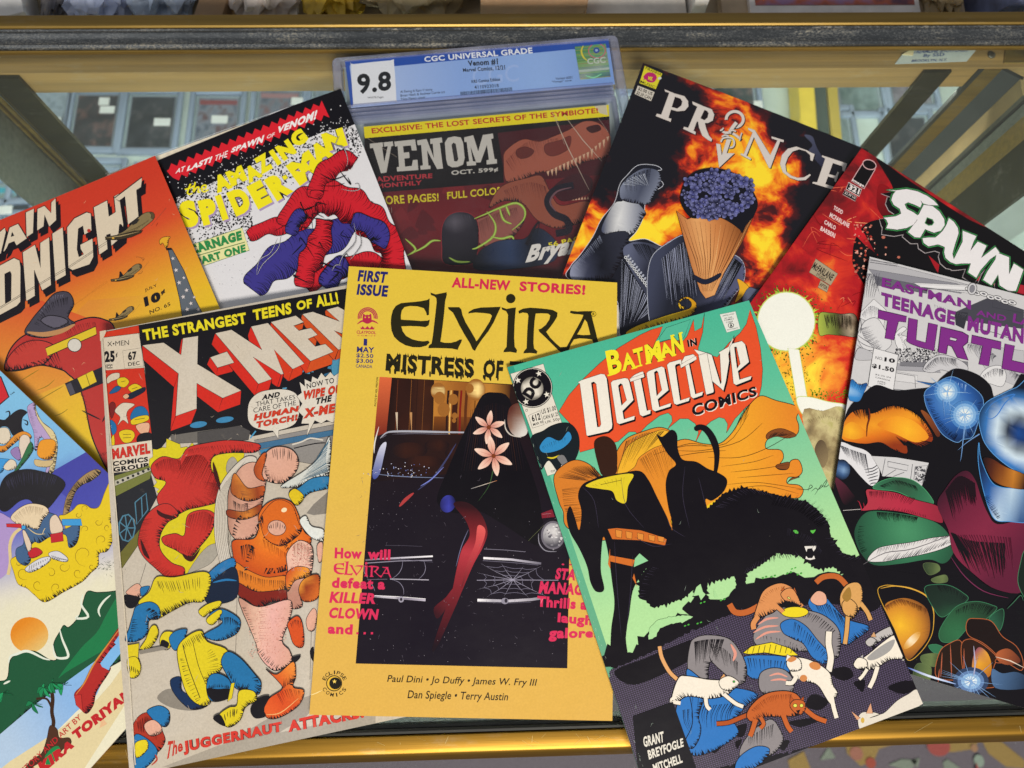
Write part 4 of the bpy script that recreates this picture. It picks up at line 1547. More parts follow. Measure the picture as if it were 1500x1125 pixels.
# banner
kx.text('THE STRANGEST', '256,274 823,178 832,238 266,336', 'ece02a', .045)
kx.text('TEENS', '862,165 1072,122 1078,186 868,224', 'ece02a', .045)
kx.text('OF', '1102,118 1186,102 1190,154 1106,168', 'ece02a', .045)
kx.text('ALL!', '1206,88 1326,66 1338,132 1214,152', 'ece02a', .045)
# title block, first the red sides then the pale faces
R1, R2, R3, FC = 'd42a1e', 'd23a1c', 'd0501f', 'd3cabd'
for P, c in (('256,360 455,515 440,598 262,440', R1), ('470,412 480,320 470,332 458,402', R1), ('440,748 556,708 525,790 410,832', R1), ('455,515 440,748 410,832 430,592', R1), ('556,568 698,650 672,728 558,640', R1), ('698,650 800,607 795,685 672,728', R1),
             ('630,425 670,483 665,528 612,465', R1), ('670,483 762,455 752,505 665,528', R1)):
    kx.fill(P, c, 3, INK)
for P, c in (('105,330 535,835 500,955 68,440', R1), ('535,835 670,785 640,895 500,955', R1), ('482,565 762,742 725,865 668,828 670,785', R1), ('762,742 788,732 750,862 725,865', R1), ('690,490 878,688 838,808 785,765 788,732', R2), ('878,688 995,630 970,740 838,808', R2), ('462,262 572,495 440,405 430,350', R1),
             ('660,218 1055,608 1010,730 655,262', R2), ('1055,608 1285,515 1270,640 1010,730', R3), ('888,255 990,225 975,285 935,302', R3), ('1030,385 1128,350 1105,458', R3),
             ('975,140 1335,495 1290,600 1000,262 962,178', R3), ('1335,495 1400,470 1395,560 1300,600', R3), ('1215,95 1345,210 1205,150 1200,110', R3), ('1290,300 1400,400 1400,350', R3)):
    km.fill(P, c, 5, INK)
kx.fill('256,360 374,344 470,412 480,320 564,308 560,462 800,607 698,650 556,568 556,708 440,748 455,515', FC, 3, INK)
kx.fill('630,425 722,393 762,455 670,483', FC, 3, INK)
km.fill('105,330 268,293 572,495 462,262 632,226 995,630 878,688 690,490 788,732 762,742 482,565 670,785 535,835', FC, 5, INK)
km.fill('660,218 910,152 990,218 888,255 940,302 1060,275 1128,345 1030,385 1105,460 1205,435 1285,515 1055,608', FC, 5, INK)
km.fill('975,140 1080,113 1345,210 1215,95 1330,62 1420,110 1420,350 1290,300 1400,400 1400,475 1335,495', FC, 5, INK)
# speech balloons
kx.fill('~835,740 845,670 895,620 980,601 1065,606 1112,640 1122,710 1100,785 1040,818 960,830 880,815 845,785', 'dcd6cc', 3, INK)
kx.fill('972,826 1004,872 1006,822', 'dcd6cc', 2.5, INK); kx.fill('968,818 1010,815 1010,826 974,830', 'dcd6cc')
kx.fill('1120,560 1150,585 1148,545 1185,562 1190,530 1220,545 1240,510 1262,535 1290,505 1310,528 1345,505 1400,600 1380,800 1330,770 1300,785 1270,770 1240,790 1205,772 1160,860 1172,790 1130,790 1140,750 1110,720 1135,680 1105,640 1132,620', 'dcd6cc', 2.5, INK)
for t, q, c, b in (('AND', '918,632 1016,613 1010,642 912,662', INK, .05), ('THAT TAKES', '880,671 1095,630 1098,655 882,698', INK, .0), ('CARE OF THE', '866,704 1100,661 1102,688 868,731', INK, .0),
                   ('NOW TO', '1158,570 1308,536 1312,566 1162,598', INK, .015), ('THE', '1212,650 1300,630 1294,668 1205,686', INK, .06)):
    kx.text(t, q, c, b)
for t, q in (('HUMAN', '876,738 1118,690 1112,724 868,776'), ('TORCH!', '884,778 1112,737 1108,772 880,816'), ('WIPE OUT', '1142,610 1388,566 1382,616 1135,662'), ('X-MEN!', '1148,706 1392,664 1385,716 1140,764')):
    kx.text(t, q, 'cc3a22', .05, out=(.025, INK))
# art: machinery, a red plume over flame, tumbled boulders and cloths
k2.fill('62,200 260,180 300,330 200,520 95,640 75,450', '20222a', 2)
k2.fill('62,215 280,150 262,230 70,330', '747a3c', 2); k2.fill('68,240 270,165 268,185 70,270', 'b8b6a6', 1.5)
k2.fill('95,640 210,500 220,560 110,720 98,720', '6c6a30', 2)
for i in range(7): k2.oval(85 + i * 28, 250 - i * 12, 7, 7, '2a2c30', 0, 1)
k2.line([(135 + 45 * math.cos(a * .7), 500 + 75 * math.sin(a * .7)) for a in range(10)], 8, '4c7f9c', closed=True)
for a in range(7): k2.line([(135, 500), (135 + 45 * math.cos(a * .9), 500 + 75 * math.sin(a * .9))], 6, '4c7f9c')
k2.line('180,360 240,310 250,400 190,480 180,360', 7, '4c7f9c'); k2.line('215,330 220,440', 6, '4c7f9c')
k2.line('75,350 80,600', 3, 'a8a49a', taper=2)
FL = [(255, 150), (300, 70), (350, 60), (400, 30), (430, 60), (560, 60), (700, 60), (780, 100), (760, 160), (790, 220), (700, 260), (660, 330), (640, 500), (610, 620), (560, 690), (470, 750), (380, 720), (300, 600), (320, 520), (350, 400), (300, 250)]
k2.fill(jag(FL, 26, 34, rr, .1), 'd9cc1c', 1.5)
for P in ('~690,130 720,110 745,150 720,190 740,220 700,215 680,180', '~540,640 600,590 650,600 600,690 500,740 470,745'): k2.fill(P, 'a8a49c', 1.5)
RD = ['~268,160 330,108 420,120 470,60 560,36 700,18 860,40 840,85 700,88 610,110 600,180 650,260 640,350 560,380 470,400 400,430 330,400 300,330 350,250 290,225',
      '~300,380 370,370 420,430 360,470 320,540 320,620 380,690 450,720 440,780 380,790 290,720 220,650 196,570 230,450',
      '~470,430 560,400 620,430 600,520 540,600 480,660 400,620 340,590 330,550 400,530 450,540']
for P in RD: k2.fill(P, 'c4302a', 3.5, INK)
k2.hatch('470,70 600,50 830,40', '480,120 620,100 840,80', 34, 2.4, '5c1014', .7)
k2.hatch('290,150 350,120 430,130', '310,210 370,215 440,220', 30, 2.4, '5c1014', .9)
k2.hatch('460,110 560,110 640,260', '380,250 470,290 620,350', 44, 2.4, '5c1014', .95)
k2.hatch('640,260 640,350 480,400', '520,240 520,290 430,340', 30, 2.2, '5c1014', .8)
k2.hatch('230,450 200,560 230,650', '320,440 300,540 310,640', 34, 2.4, '5c1014', .6)
k2.hatch('260,690 330,760 400,780', '330,650 390,700 440,730', 22, 2.4, '5c1014', .6)
k2.hatch('480,430 560,410 610,440', '450,540 520,580 580,560', 26, 2.4, '5c1014', .8)
k2.hatch('340,580 420,620 490,650', '360,540 430,550 520,590', 20, 2.2, '5c1014', .8)
k2.fill('~790,110 700,190 640,290 618,420 620,560 650,700 700,820 750,880 740,760 700,640 690,500 700,380 760,250 850,130', 'd2ccc4', 2)
for i in range(9): k2.line(smooth([(790 - i * 4, 130 + i * 6), (650 + i * 7, 300), (628 + i * 9, 520), (660 + i * 10, 720), (720 + i * 4, 880)], False, 4), 2, '77726e', taper=2)
# stacked boulders, pink and copper
SK, SK2 = 'dcaa98', 'e8c0ae'
k2.fill('~700,280 760,170 840,140 900,200 890,320 870,420 860,520 760,570 700,520 690,400', ('lin', (690, 300), (890, 300), [(0, 'a87868'), (.4, SK), (1, 'c89484')]), 4, INK)
k2.fill('~880,170 900,90 960,55 1040,70 1080,130 1060,200 990,255 910,245 880,215', SK, 4, INK)
k2.hatch('930,70 990,60 1050,80', '940,140 990,150 1040,160', 9, 4, INK, .8, taper=2)
k2.hatch('890,200 940,240 990,250', '900,160 950,170 1000,190', 14, 2.5, '5c2c2c', .6)
for P in ('~835,170 880,95 905,100 880,200 895,245 850,225', '~708,270 730,200 800,280 890,270 880,330 800,355 720,320', '~690,400 780,410 870,370 865,420 780,455 695,440'):
    k2.fill(P, ('lin', (700, 300), (890, 250), [(0, '8a3418'), (.35, 'e08a34'), (.6, '6a2414'), (1, 'c85c22')]), 3.5, INK)
k2.hatch('720,350 760,370 800,365', '730,450 770,480 810,460', 12, 5, INK, .7)
k2.fill('~860,430 900,370 970,340 1040,360 1080,430 1110,520 1150,560 1120,640 1040,700 1010,790 860,770 740,760 720,650 720,570 830,560 860,500', ('rad', (960, 520), 260, [(0, 'f09a2e'), (.5, 'e2701e'), (1, 'c04a18')]), 4, INK)
k2.fill('~870,440 950,350 1040,372 1080,470 1095,520 1030,580 970,600 900,560 875,500', 'd96a1c', 3, INK)
k2.oval(960, 500, 50, 42, SK, .1, 3); k2.hatch('915,490 960,465 1005,490', '920,515 960,530 1000,515', 8, 4, INK, .8, taper=2)
k2.oval(1000, 402, 16, 12, 'f6e4c0', -.4)
for i in range(14): k2.oval(890 + i * 12, 555 + 40 * math.sin(i / 13 * 3.1), 4, 4, '5a2010')
k2.hatch('760,600 800,590 830,600', '770,720 820,730 850,690', 10, 7, INK, .8)
k2.hatch('900,720 960,720 1010,700', '880,760 960,745 1010,740', 7, 9, INK, .9)
k2.hatch('1040,580 1100,600 1130,570', '1000,660 1050,690 1080,650', 12, 3, '7a2c10', .7)
k2.fill('~730,690 800,730 900,770 1010,765 1015,830 900,860 800,830 745,800', 'd87a24', 3.5, INK)
k2.hatch('750,730 870,780 1000,790', '755,790 870,840 1000,840', 26, 4, INK, .8)
k2.fill('~745,800 850,850 1020,840 1020,890 920,910 860,938 800,900 750,870', '7c2118', 3.5, INK)
k2.fill('~1015,640 1080,570 1150,600 1160,680 1140,780 1090,860 1100,930 1040,940 1015,860 1020,740', ('rad', (1090, 650), 180, [(0, 'f0ccbc'), (.6, SK), (1, 'b88474')]), 4, INK)
for P in ('~1010,760 1060,715 1130,720 1140,765 1060,790 1020,850', '~1080,840 1110,780 1190,760 1190,880 1110,905'):
    k2.fill(P, ('lin', (1020, 760), (1190, 860), [(0, 'c85420'), (.4, 'f0a038'), (.6, '8a3014'), (1, 'd8702a')]), 3.5, INK)
k3.fill('~755,190 860,240 1020,200 1045,250 1020,340 990,430 1030,480 1040,540 960,590 905,560 860,500 845,440 800,330 770,260', ('lin', (770, 300), (1040, 320), [(0, 'c49484'), (.3, SK2), (.6, 'e6b0ac'), (1, 'd8a494')]), 4, INK)
k3.hatch('770,240 810,330 850,440', '800,240 840,330 870,430', 16, 4, INK, .8)
k3.hatch('850,470 900,540 960,580', '880,450 930,500 980,550', 14, 5, INK, .8)
k3.hatch('860,260 870,340 860,420', '920,250 930,340 910,420', 12, 2.5, 'a86868', .8)
k3.fill('~900,580 960,610 1050,540 1065,620 1050,680 1110,700 1080,780 980,845 910,850 890,800 920,740 990,690 960,640', ('lin', (900, 800), (1080, 620), [(0, 'e0602a'), (.5, 'd0481c'), (1, 'e88a38')]), 4, INK)
k3.hatch('990,690 1030,660 1060,640', '1000,610 1030,600 1050,590', 10, 6, INK, .8)
k3.hatch('960,720 1020,690 1090,700', '1000,800 1050,770 1090,740', 12, 4, '6a1a10', .8)
k3.line('~900,830 980,820 1080,740', 5, 'f0b878', taper=2)
k3.fill('~1020,330 1070,290 1100,330 1110,440 1085,465 1050,440 1030,380', 'd0501f', 3.5, INK)
k3.hatch('1035,330 1060,310 1090,320', '1050,380 1070,370 1095,380', 8, 4, INK, .7)
k3.fill('~815,800 860,740 920,730 890,800 900,840 840,850', INK)
for P in ('~1140,480 1160,460 1165,540 1145,520', '~1040,520 1090,505 1080,530 1055,545'): k3.fill(P, INK)
k2.hatch('715,540 730,470 760,430', '760,560 775,500 790,450', 8, 11, INK, .7); k2.hatch('780,740 800,640 830,600', '830,740 840,660 860,620', 9, 9, INK, .7); k2.hatch('900,755 980,745 1010,735', '920,715 980,705 1005,700', 9, 12, INK, .8); k2.hatch('985,560 1010,580 1025,610', '960,610 985,625 1000,640', 6, 8, INK, .7); k2.hatch('840,500 865,460 880,430', '870,560 890,540 900,500', 8, 8, INK, .7)
k2.hatch('1150,600 1155,650 1145,690', '1110,620 1110,660 1110,690', 9, 6, INK, .7); k2.hatch('890,160 895,200 910,235', '930,170 935,200 945,220', 8, 7, INK, .7)
for P in ('~610,140 640,220 650,300 632,260 612,200', '~300,400 335,420 400,440 360,452 310,430', '~210,560 240,620 260,670 225,640', '~440,640 490,660 540,610 500,680 460,675', '~350,770 400,790 440,775 400,800'):
    k2.fill(P, '3a0a0e')
k2.hatch('760,300 780,360 790,420', '860,290 870,350 860,410', 14, 3, '5c2c2c', .6); k2.hatch('880,560 950,600 1010,640', '900,640 960,680 1010,690', 18, 3, '8a3410', .8); k2.hatch('1050,600 1090,580 1140,610', '1060,760 1090,800 1120,760', 16, 3, '9a6a5a', .6)
k2.dots(lambda r: (r.uniform(1040, 1150), r.uniform(590, 740)), 160, 2, 4, 'd08a80'); k3.dots(lambda r: (r.uniform(800, 1010), r.uniform(240, 520)), 220, 2, 4, 'd8988c')
# pale cloth at the right
k2.fill('~1250,0 1200,100 1120,180 980,275 1100,270 1200,230 1250,190', 'd6dde0', 3, INK)
k2.hatch('1245,20 1230,120 1240,190', '1150,160 1080,240 1020,272', 26, 3, '3c6c8c', .9)
k2.fill('~1030,300 1080,280 1150,230 1250,220 1250,280 1140,310 1075,375 1040,350', '2f7fb8', 3.5, INK); k2.fill('~1025,320 1060,285 1110,330 1070,378', 'e2c81f', 3, INK)
k2.fill('1120,420 1160,370 1240,300 1240,420 1160,430', '87827e')
k2.fill('~1085,460 1120,435 1150,490 1215,510 1220,570 1160,560 1110,510', 'dfe4e4', 3, INK)
k2.fill('~1180,600 1210,580 1215,660 1190,690', SK, 3, INK); k2.fill('~1120,1000 1160,940 1180,980 1165,1060 1130,1060', SK, 3, INK)
# yellow and blue cloths on the floor
BL, YE = '2474b4', 'dccb24'
k2.fill('~560,780 640,700 720,665 730,720 640,770 600,800', BL, 3, INK); k2.fill('~600,800 730,715 740,880 600,920 560,870', '12203a', 3, INK); k2.line('~610,800 680,785 740,790', 12, BL, taper=2)
k2.fill('~130,850 190,805 220,840 200,880 150,870', SK, 3, INK); k2.fill('~120,870 170,870 210,890 170,940 130,930', INK); k2.fill('~210,830 260,820 240,860 215,875', BL, 3, INK)
k2.fill('~200,910 260,850 300,770 400,770 560,740 600,790 560,900 480,910 380,960 300,1000 250,960', YE, 3.5, INK)
k2.hatch('300,790 400,790 540,770', '330,880 430,880 540,880', 18, 3, INK, .8, taper=2); k2.hatch('300,990 390,950 540,905', '320,930 400,900 530,870', 26, 3, INK, .7)
k2.fill('~190,930 260,905 310,930 320,990 260,1010 250,1080 200,1120 130,1120 150,1050 170,980', BL, 3.5, INK); k2.hatch('260,940 300,960 310,1000', '230,960 250,990 260,1010', 9, 9, INK, .8); k2.hatch('170,1000 160,1060 150,1110', '210,1000 220,1050 200,1100', 12, 5, INK, .7)
k2.fill('~530,960 560,930 600,910 650,900 650,930 590,965 560,990', YE, 3, INK)
k2.fill('~590,980 640,945 700,960 760,1010 740,1080 640,1120 560,1090 640,1040 660,1010', BL, 3.5, INK); k2.hatch('640,1000 700,990 750,1020', '640,1080 700,1080 740,1060', 12, 7, INK, .5); k2.fill('~575,1000 640,950 660,965 620,1025 590,1030', YE, 3, INK)
k3.fill('~210,470 240,420 270,350 300,345 310,400 260,470', YE, 3, INK); k3.fill('~320,410 350,375 400,390 370,470 325,465', YE, 3, INK); k3.fill('~330,420 370,440 350,476 322,462', INK)
k3.fill('~370,410 410,370 470,370 420,470 390,470', BL, 3, INK)
k3.fill('140,450 205,440 200,520 145,530', YE, 3, INK); k3.fill('~140,530 190,515 215,570 200,620 155,625', YE, 3, INK); k3.hatch('150,560 180,570 205,590', '155,610 180,615 200,610', 6, 5, INK, .8, taper=2)
k3.fill('200,480 330,455 370,470 210,500', '8a857f')
k3.fill('~300,740 360,690 440,720 560,790 480,810 370,790', '8a857f')
k3.fill('~375,640 430,625 440,700 520,740 580,780 500,805 440,770 385,700', '16305a', 3.5, INK)
k3.fill('~415,470 470,400 545,370 580,430 690,480 650,590 580,640 600,760 540,780 470,720 430,600', YE, 4, INK)
k3.hatch('440,440 500,400 550,380', '470,500 530,460 580,440', 14, 3, INK, .8, taper=2); k3.hatch('430,520 460,640 520,760', '470,520 510,620 560,740', 16, 4, INK, .8); k3.hatch('600,470 640,540 620,620', '560,500 560,560 540,620', 12, 3, INK, .9)
k3.line('~445,450 480,580 540,740', 4, INK); k3.line('~500,430 530,560 570,660', 3, INK)
k3.fill('~655,540 690,485 760,520 840,610 875,660 860,720 800,690 740,690 690,620', BL, 4, INK); k3.hatch('690,600 740,680 800,690', '700,560 760,610 830,640', 14, 7, INK, .6); k3.hatch('850,720 870,680 850,620', '820,690 830,660 810,630', 8, 8, INK, .8)
k3.fill('~575,690 590,620 640,605 700,640 710,700 670,750 600,755', BL, 4, INK); k3.fill('~575,690 640,690 705,690 690,745 610,755', INK); k3.hatch('585,690 640,680 700,685', '590,650 640,640 690,650', 20, 5, INK, .6)
k3.fill('710,660 730,655 715,740 690,760', YE, 2.5, INK)
k3.fill('~755,700 830,700 850,750 790,790 760,860 700,900 650,870 645,830 700,790 740,780', YE, 3.5, INK); k3.hatch('670,830 710,800 750,800', '680,880 710,870 740,850', 6, 5, INK, .8, taper=2)
k3.fill('~610,850 650,830 680,890 650,885', INK)
# folded red and blue cloth low at the spine
k3.fill('~165,900 200,840 250,820 300,850 330,920 345,980 300,1040 240,1010 180,960', 'a83424', 3, INK); k3.hatch('190,870 240,840 290,860', '200,940 250,960 300,1000', 22, 4, '5a1410', .9, taper=2)
k3.fill('~245,810 310,782 365,810 370,870 345,900 300,880 270,850', BL, 3.5, INK); k3.fill('~235,880 280,860 320,890 325,930 270,950 235,915', SK, 3, INK)
k3.fill('~175,950 240,960 300,1020 290,1070 230,1130 180,1130', BL, 3, INK); k3.fill('~180,990 240,970 250,1020 190,1070', YE, 3, INK); k3.line('~290,1050 300,1080 270,1110', 9, 'b8402c', taper=2)
k3.text('The', '362,978 436,968 444,1028 340,1086', 'c23428', .03)
k3.text('JUGGERNAUT', '440,978 986,868 990,938 448,1056', 'd23c32', .05, out=(.03, INK))
k3.text('ATTACKS!', '1018,866 1428,772 1440,848 1022,930', 'd23c32', .05, out=(.03, INK))
# wear along the spine and corner
for _ in range(46):
    t = rr.random()
    x, y = 147 + (197 - 147) * t + rr.uniform(0, 3), 486 + (1120 - 486) * t
    k.line([(x, y), (x + rr.uniform(1, 4), y + rr.uniform(-2, 5))], rr.uniform(.6, 2.2), rr.choice(['d8d0c2', 'b8ab98', 'e6e0d4']), taper=2)
k.line('~150,492 160,610 172,760 186,930 199,1120', 1.6, 'd6cdbd')
k.fill('~144,484 156,484 153,494 147,500', 'd9cbb6')
scratches(k, 40, 160, 480, 500, 1090, 14, .6, 'b5aa9c')
finish(X_, 'worn comic book with block red and white lettering over grey art and a tattered spine', spine='b8aa96', rim='c8b89c')

# ------------------------------------------------------------------ teal and orange cover with black shapes
D_ = bk('D')
D_.corner(TL=(743, 538), TR=(1097, 440), BR=(1352, 1032))
kd = Pen(D_, 740, 440, 3.75, 'satin')
kd.feathers = False
kt = Pen(D_, 840, 480, 5.357, 'satin')
k2 = Pen(D_, 770, 600, 3, 'satin')
k3 = Pen(D_, 880, 750, 3, 'satin')
k = Pen(D_, 0, 0, 1, 'satin')
rr = D_.rng
BK_ = '100c14'
k.fill('850,1000 1000,1000 1200,1090 1000,1300 850,1240', '15131a')
k.fill('730,530 1110,430 1370,1035 900,1100', ('lin', (900, 480), (1080, 960), [(0, '45b395'), (.3, '5cbd9a'), (.55, '86c79a'), (.8, 'a9d79a'), (1, 'a9d79a')]))
k.fill('743,538 752,536 948,1125 930,1125', ('lin', (743, 538), (940, 1125), [(0, '2f9a84'), (.5, '5cab88'), (1, '6c9c7c')]))
# red-orange burst behind the title
RO = 'e0512a'
kd.fill('295,610 350,520 430,430 520,345 620,262 740,190 800,162 865,143 845,195 828,222 835,235 905,215 975,225 1000,195 1035,105 1040,170 1078,150 1095,70 1085,175 1060,262 1062,282 1165,312 1230,232 1290,180 1325,130 1345,50 1378,145 1402,260 1414,380 1408,470 1395,525 1320,590 1262,650 1215,728 1222,680 1205,650 1175,642 1130,665 1085,705 1040,790 1062,728 1045,678 1005,650 960,650 905,695 888,715 918,665 915,635 895,618 850,632 780,685 730,738 715,722 680,722 620,775 410,835 392,715', RO, 2.5, BK_)
kd.fill('885,150 1018,105 985,200 965,222 900,214 845,228 850,200', '52b698', 2, BK_)
# title
ALLT = [(['35,428 60,412 215,362 245,366 262,400 306,760 302,790 272,815 112,850 102,843 50,440'], ['140,432 160,425 178,442 216,758 206,778 188,780']),
        (['293,432 310,415 400,394 425,399 438,420 472,568 386,655 396,718 480,690 477,722 360,758 340,745'], ['352,455 370,438 384,448 417,570 378,610']),
        (['448,395 478,370 520,350 547,343 556,378 527,392 577,652 606,643 604,675 542,697 520,682 468,405'], []),
        (['573,358 590,340 690,304 713,314 747,490 662,562 673,622 766,590 760,620 640,658 618,642'], ['634,350 650,338 663,348 693,490 654,535']),
        (['733,292 755,272 845,248 852,300 842,310 832,282 806,290 798,300 838,572 912,545 906,576 810,606 788,595'], []),
        (['845,275 872,225 940,208 958,226 930,266 906,276 957,522 1017,500 1010,532 940,557 920,540 874,282'], []),
        (['980,216 1047,195 1102,496 1096,510 1040,526', '943,168 1086,210 1046,196 984,216'], []),
        (['1048,200 1086,216 1154,442 1160,430 1148,205 1138,195 1215,150 1262,62 1216,210 1222,262 1197,420 1176,497 1160,480 1088,420'], []),
        (['1225,152 1245,125 1320,104 1347,130 1378,270 1291,342 1302,407 1397,378 1390,407 1276,452 1255,437'], ['1262,152 1278,150 1308,285 1284,320'])]
sh = lambda s, d: ' '.join('%g,%g' % (x + d[0], y + d[1]) for x, y in pts(s))
for Ps, hs in ALLT:
    for p in Ps: kt.fill(sh(p, (10, 11)), BK_, 3, BK_, holes=[sh(h, (10, 11)) for h in hs])
for Ps, hs in ALLT:
    for p in Ps: kt.fill(p, 'e9e4da', 3, BK_, holes=hs)
for p in ('442,400 552,362 557,388 447,426', '838,290 962,222 967,250 843,318'):
    kt.fill(p, 'e9e4da', 3, BK_)
for p in ('448,399 548,364 553,386 452,422', '850,284 955,226 960,248 855,308'): kt.fill(p, 'e9e4da')
for i, (ch, q) in enumerate((('B', '248,184 362,160 384,348 282,380'), ('A', '392,206 452,186 492,312 386,338'), ('T', '462,172 542,148 548,292 506,304'), ('M', '556,138 672,98 700,252 574,285'), ('A', '690,124 736,106 800,222 688,240'), ('N', '762,66 846,40 872,192 776,220'))):
    kt.text(ch, q, 'eee22c', .04, out=(.035, BK_))
for a, b in ((( 268, 376), (318, 362)), ((492, 306), (540, 294)), ((566, 284), (610, 274)), ((660, 264), (712, 250)), ((682, 240), (722, 228)), ((770, 222), (806, 210)), ((380, 338), (410, 330)), ((456, 322), (500, 310)), ((760, 66), (792, 58)), ((826, 46), (856, 38))):
    kt.line([a, b], 12, 'eee22c')
kt.text('IN', '890,98 966,80 972,140 900,152', BK_, .05, out=(.03, 'e9e4da'))
kt.text('COMICS', '930,612 1436,462 1448,540 942,706', 'e9e4da', .04)
kt.text('COMICS', '924,606 1430,456 1442,534 936,700', BK_, .035)
# publisher's roundel and price box
kd.fill('28,404 210,348 252,500 395,912 232,965 100,600', 'ddd8cc', 2, BK_)
kd.oval(150, 480, 111, 111, BK_); kd.oval(150, 480, 107, 107, 'd9d4ca'); kd.oval(150, 480, 104, 104, BK_)
kd.oval(148, 484, 62, 64, ('rad', (148, 484), 64, [(0, 'e4dfd4'), (.75, 'dcd6ca'), (1, '6a6660')]))
kd.text('DC', rq(148, 482, 112, 66, -58), BK_, .06, out=(.03, '77736c'))
for x, y in ((185, 402), (70, 440), (228, 517), (114, 557)): star(kd, x, y, 18, 'e4dfd4', -10)
kd.line('128,632 190,606 214,682 150,702', 2.2, BK_, closed=True)
kd.text('612', '142,632 188,616 196,655 150,668', BK_, .03)
kd.text('MAR 90', '152,676 206,660 209,674 155,690', BK_, .01)
kd.text('US $1.00', '196,600 276,577 281,606 204,629', BK_, .01)
kd.text('CAN $1.25', '207,636 289,612 295,636 212,659', BK_, .01)
kd.text('UK 50p', '218,664 298,641 302,661 222,682', BK_, .0)
kd.oval(117, 604, 7, 7, BK_); kd.oval(117, 604, 5, 5, 'ddd8cc')
kd.fill('~205,718 250,690 310,672 362,680 400,730 408,800 392,860 360,910 325,880 300,935 328,968 290,945 240,880 200,930 190,900 168,850 140,790 150,742', '141c22', 2)
kd.fill('~190,800 235,750 300,770 345,720 365,760 320,810 255,835 205,835', '2f86c0', 2); kd.hatch('200,805 260,775 340,750', '220,830 270,815 330,800', 12, 2, BK_, .8)
kd.line('~230,862 262,866 300,850', 9, 'd6c42a', taper=2); kd.fill('~285,860 320,850 345,895 330,920 300,890', '77777a', 1.5); kd.text('TM', '250,935 272,930 274,942 252,947', BK_)
kd.line('28,404 100,600 232,965 395,912', 2, BK_)
# approval stamp
kd.fill('1178,77 1265,60 1292,156 1217,177', 'dfe2dc', 2, '55776e')
for t, q in (('APPROVED', '1192,83 1258,70 1260,76 1194,89'), ('BY THE', '1205,96 1245,88 1247,94 1207,102'), ('COMICS', '1202,106 1254,96 1256,104 1204,114'), ('CODE', '1212,118 1250,110 1252,118 1214,126'), ('AUTHORITY', '1216,160 1278,148 1280,154 1218,166')): kd.text(t, q, BK_, .01)
kd.line([(1240 + 15 * math.cos(a * .5), 137 + 13 * math.sin(a * .5)) for a in range(13)], 3, BK_, closed=True); kd.text('A', '1232,127 1246,124 1250,148 1236,150', BK_, .05)
# orange cloth blowing out
k2.feathers = False
OC = ('lin', (250, 300), (1200, 300), [(0, 'cf7a2a'), (.4, 'dc8a2a'), (.75, 'e8a02a'), (1, 'dd8428')])
k2.fill('~125,290 200,225 270,235 330,290 345,330 400,270 395,200 440,130 520,95 590,78 640,100 620,150 700,130 780,150 850,150 900,110 940,50 975,-10 1030,-60 1100,-40 1200,-10 1190,35 1200,70 1195,105 1160,125 1100,118 1060,135 1058,172 1120,178 1132,215 1105,258 1150,262 1165,225 1200,222 1216,268 1195,295 1155,298 1150,325 1200,332 1220,355 1200,388 1140,385 1050,365 960,370 880,420 820,440 760,470 720,520 690,500 660,540 560,520 520,500 400,560 330,575 290,560 200,530 170,500 165,450 145,400', OC, 3, BK_)
k2.fill('~1062,130 1058,110 1085,90 1130,84 1190,112 1150,126 1100,118', '7c4420', 2, BK_); k2.fill('~1105,258 1100,245 1125,236 1158,232 1150,262', '7c4420', 2, BK_); k2.fill('~1150,322 1170,300 1205,296 1165,310', '7c4420', 2, BK_)
k2.hatch('1065,128 1090,118 1120,116', '1085,95 1130,88 1180,108', 12, 2, BK_, .9, taper=2)
k2.fill('~560,100 610,90 640,110 610,150 560,170 500,210 480,250 440,280 400,300 420,220 460,150', 'e8ae2e', 2)
k2.fill('~760,470 800,420 840,400 830,430 790,470', 'e8c428'); k2.fill('~640,480 700,410 706,440 700,510 660,530', 'e8c428', 2)
k2.hatch('440,140 520,105 610,95', '400,290 440,270 520,200', 26, 2, BK_, .9)
k2.hatch('500,220 560,180 640,140', '560,330 620,330 660,330', 24, 2, '3a2010', .85)
k2.hatch('140,300 220,250 300,250', '330,320 340,320 345,325', 26, 2.2, BK_, .9, taper=2)
k2.hatch('160,350 170,430 200,500', '300,330 300,420 350,470', 22, 2, '3a2010', .75)
for l in ('300,460 340,470 380,475', '295,490 340,500 390,500', '300,520 345,532 400,530', '300,548 340,560 395,555', '560,200 700,160 880,150 980,20', '660,180 780,180 940,140 1040,60', '800,210 940,210 1060,170 1180,100', '860,250 1000,230 1090,200', '900,275 1020,262 1160,240', '930,300 1050,290 1180,280', '880,330 1000,320 1100,330 1230,352', '920,350 1050,335 1200,370', '620,180 720,150 800,160', '640,210 760,190 880,180'):
    k2.line('~' + l, 2.2, '3a2010', taper=2)
k2.hatch('940,40 960,0 985,-20', '900,130 930,110 950,90', 10, 2, '3a2010', .8)
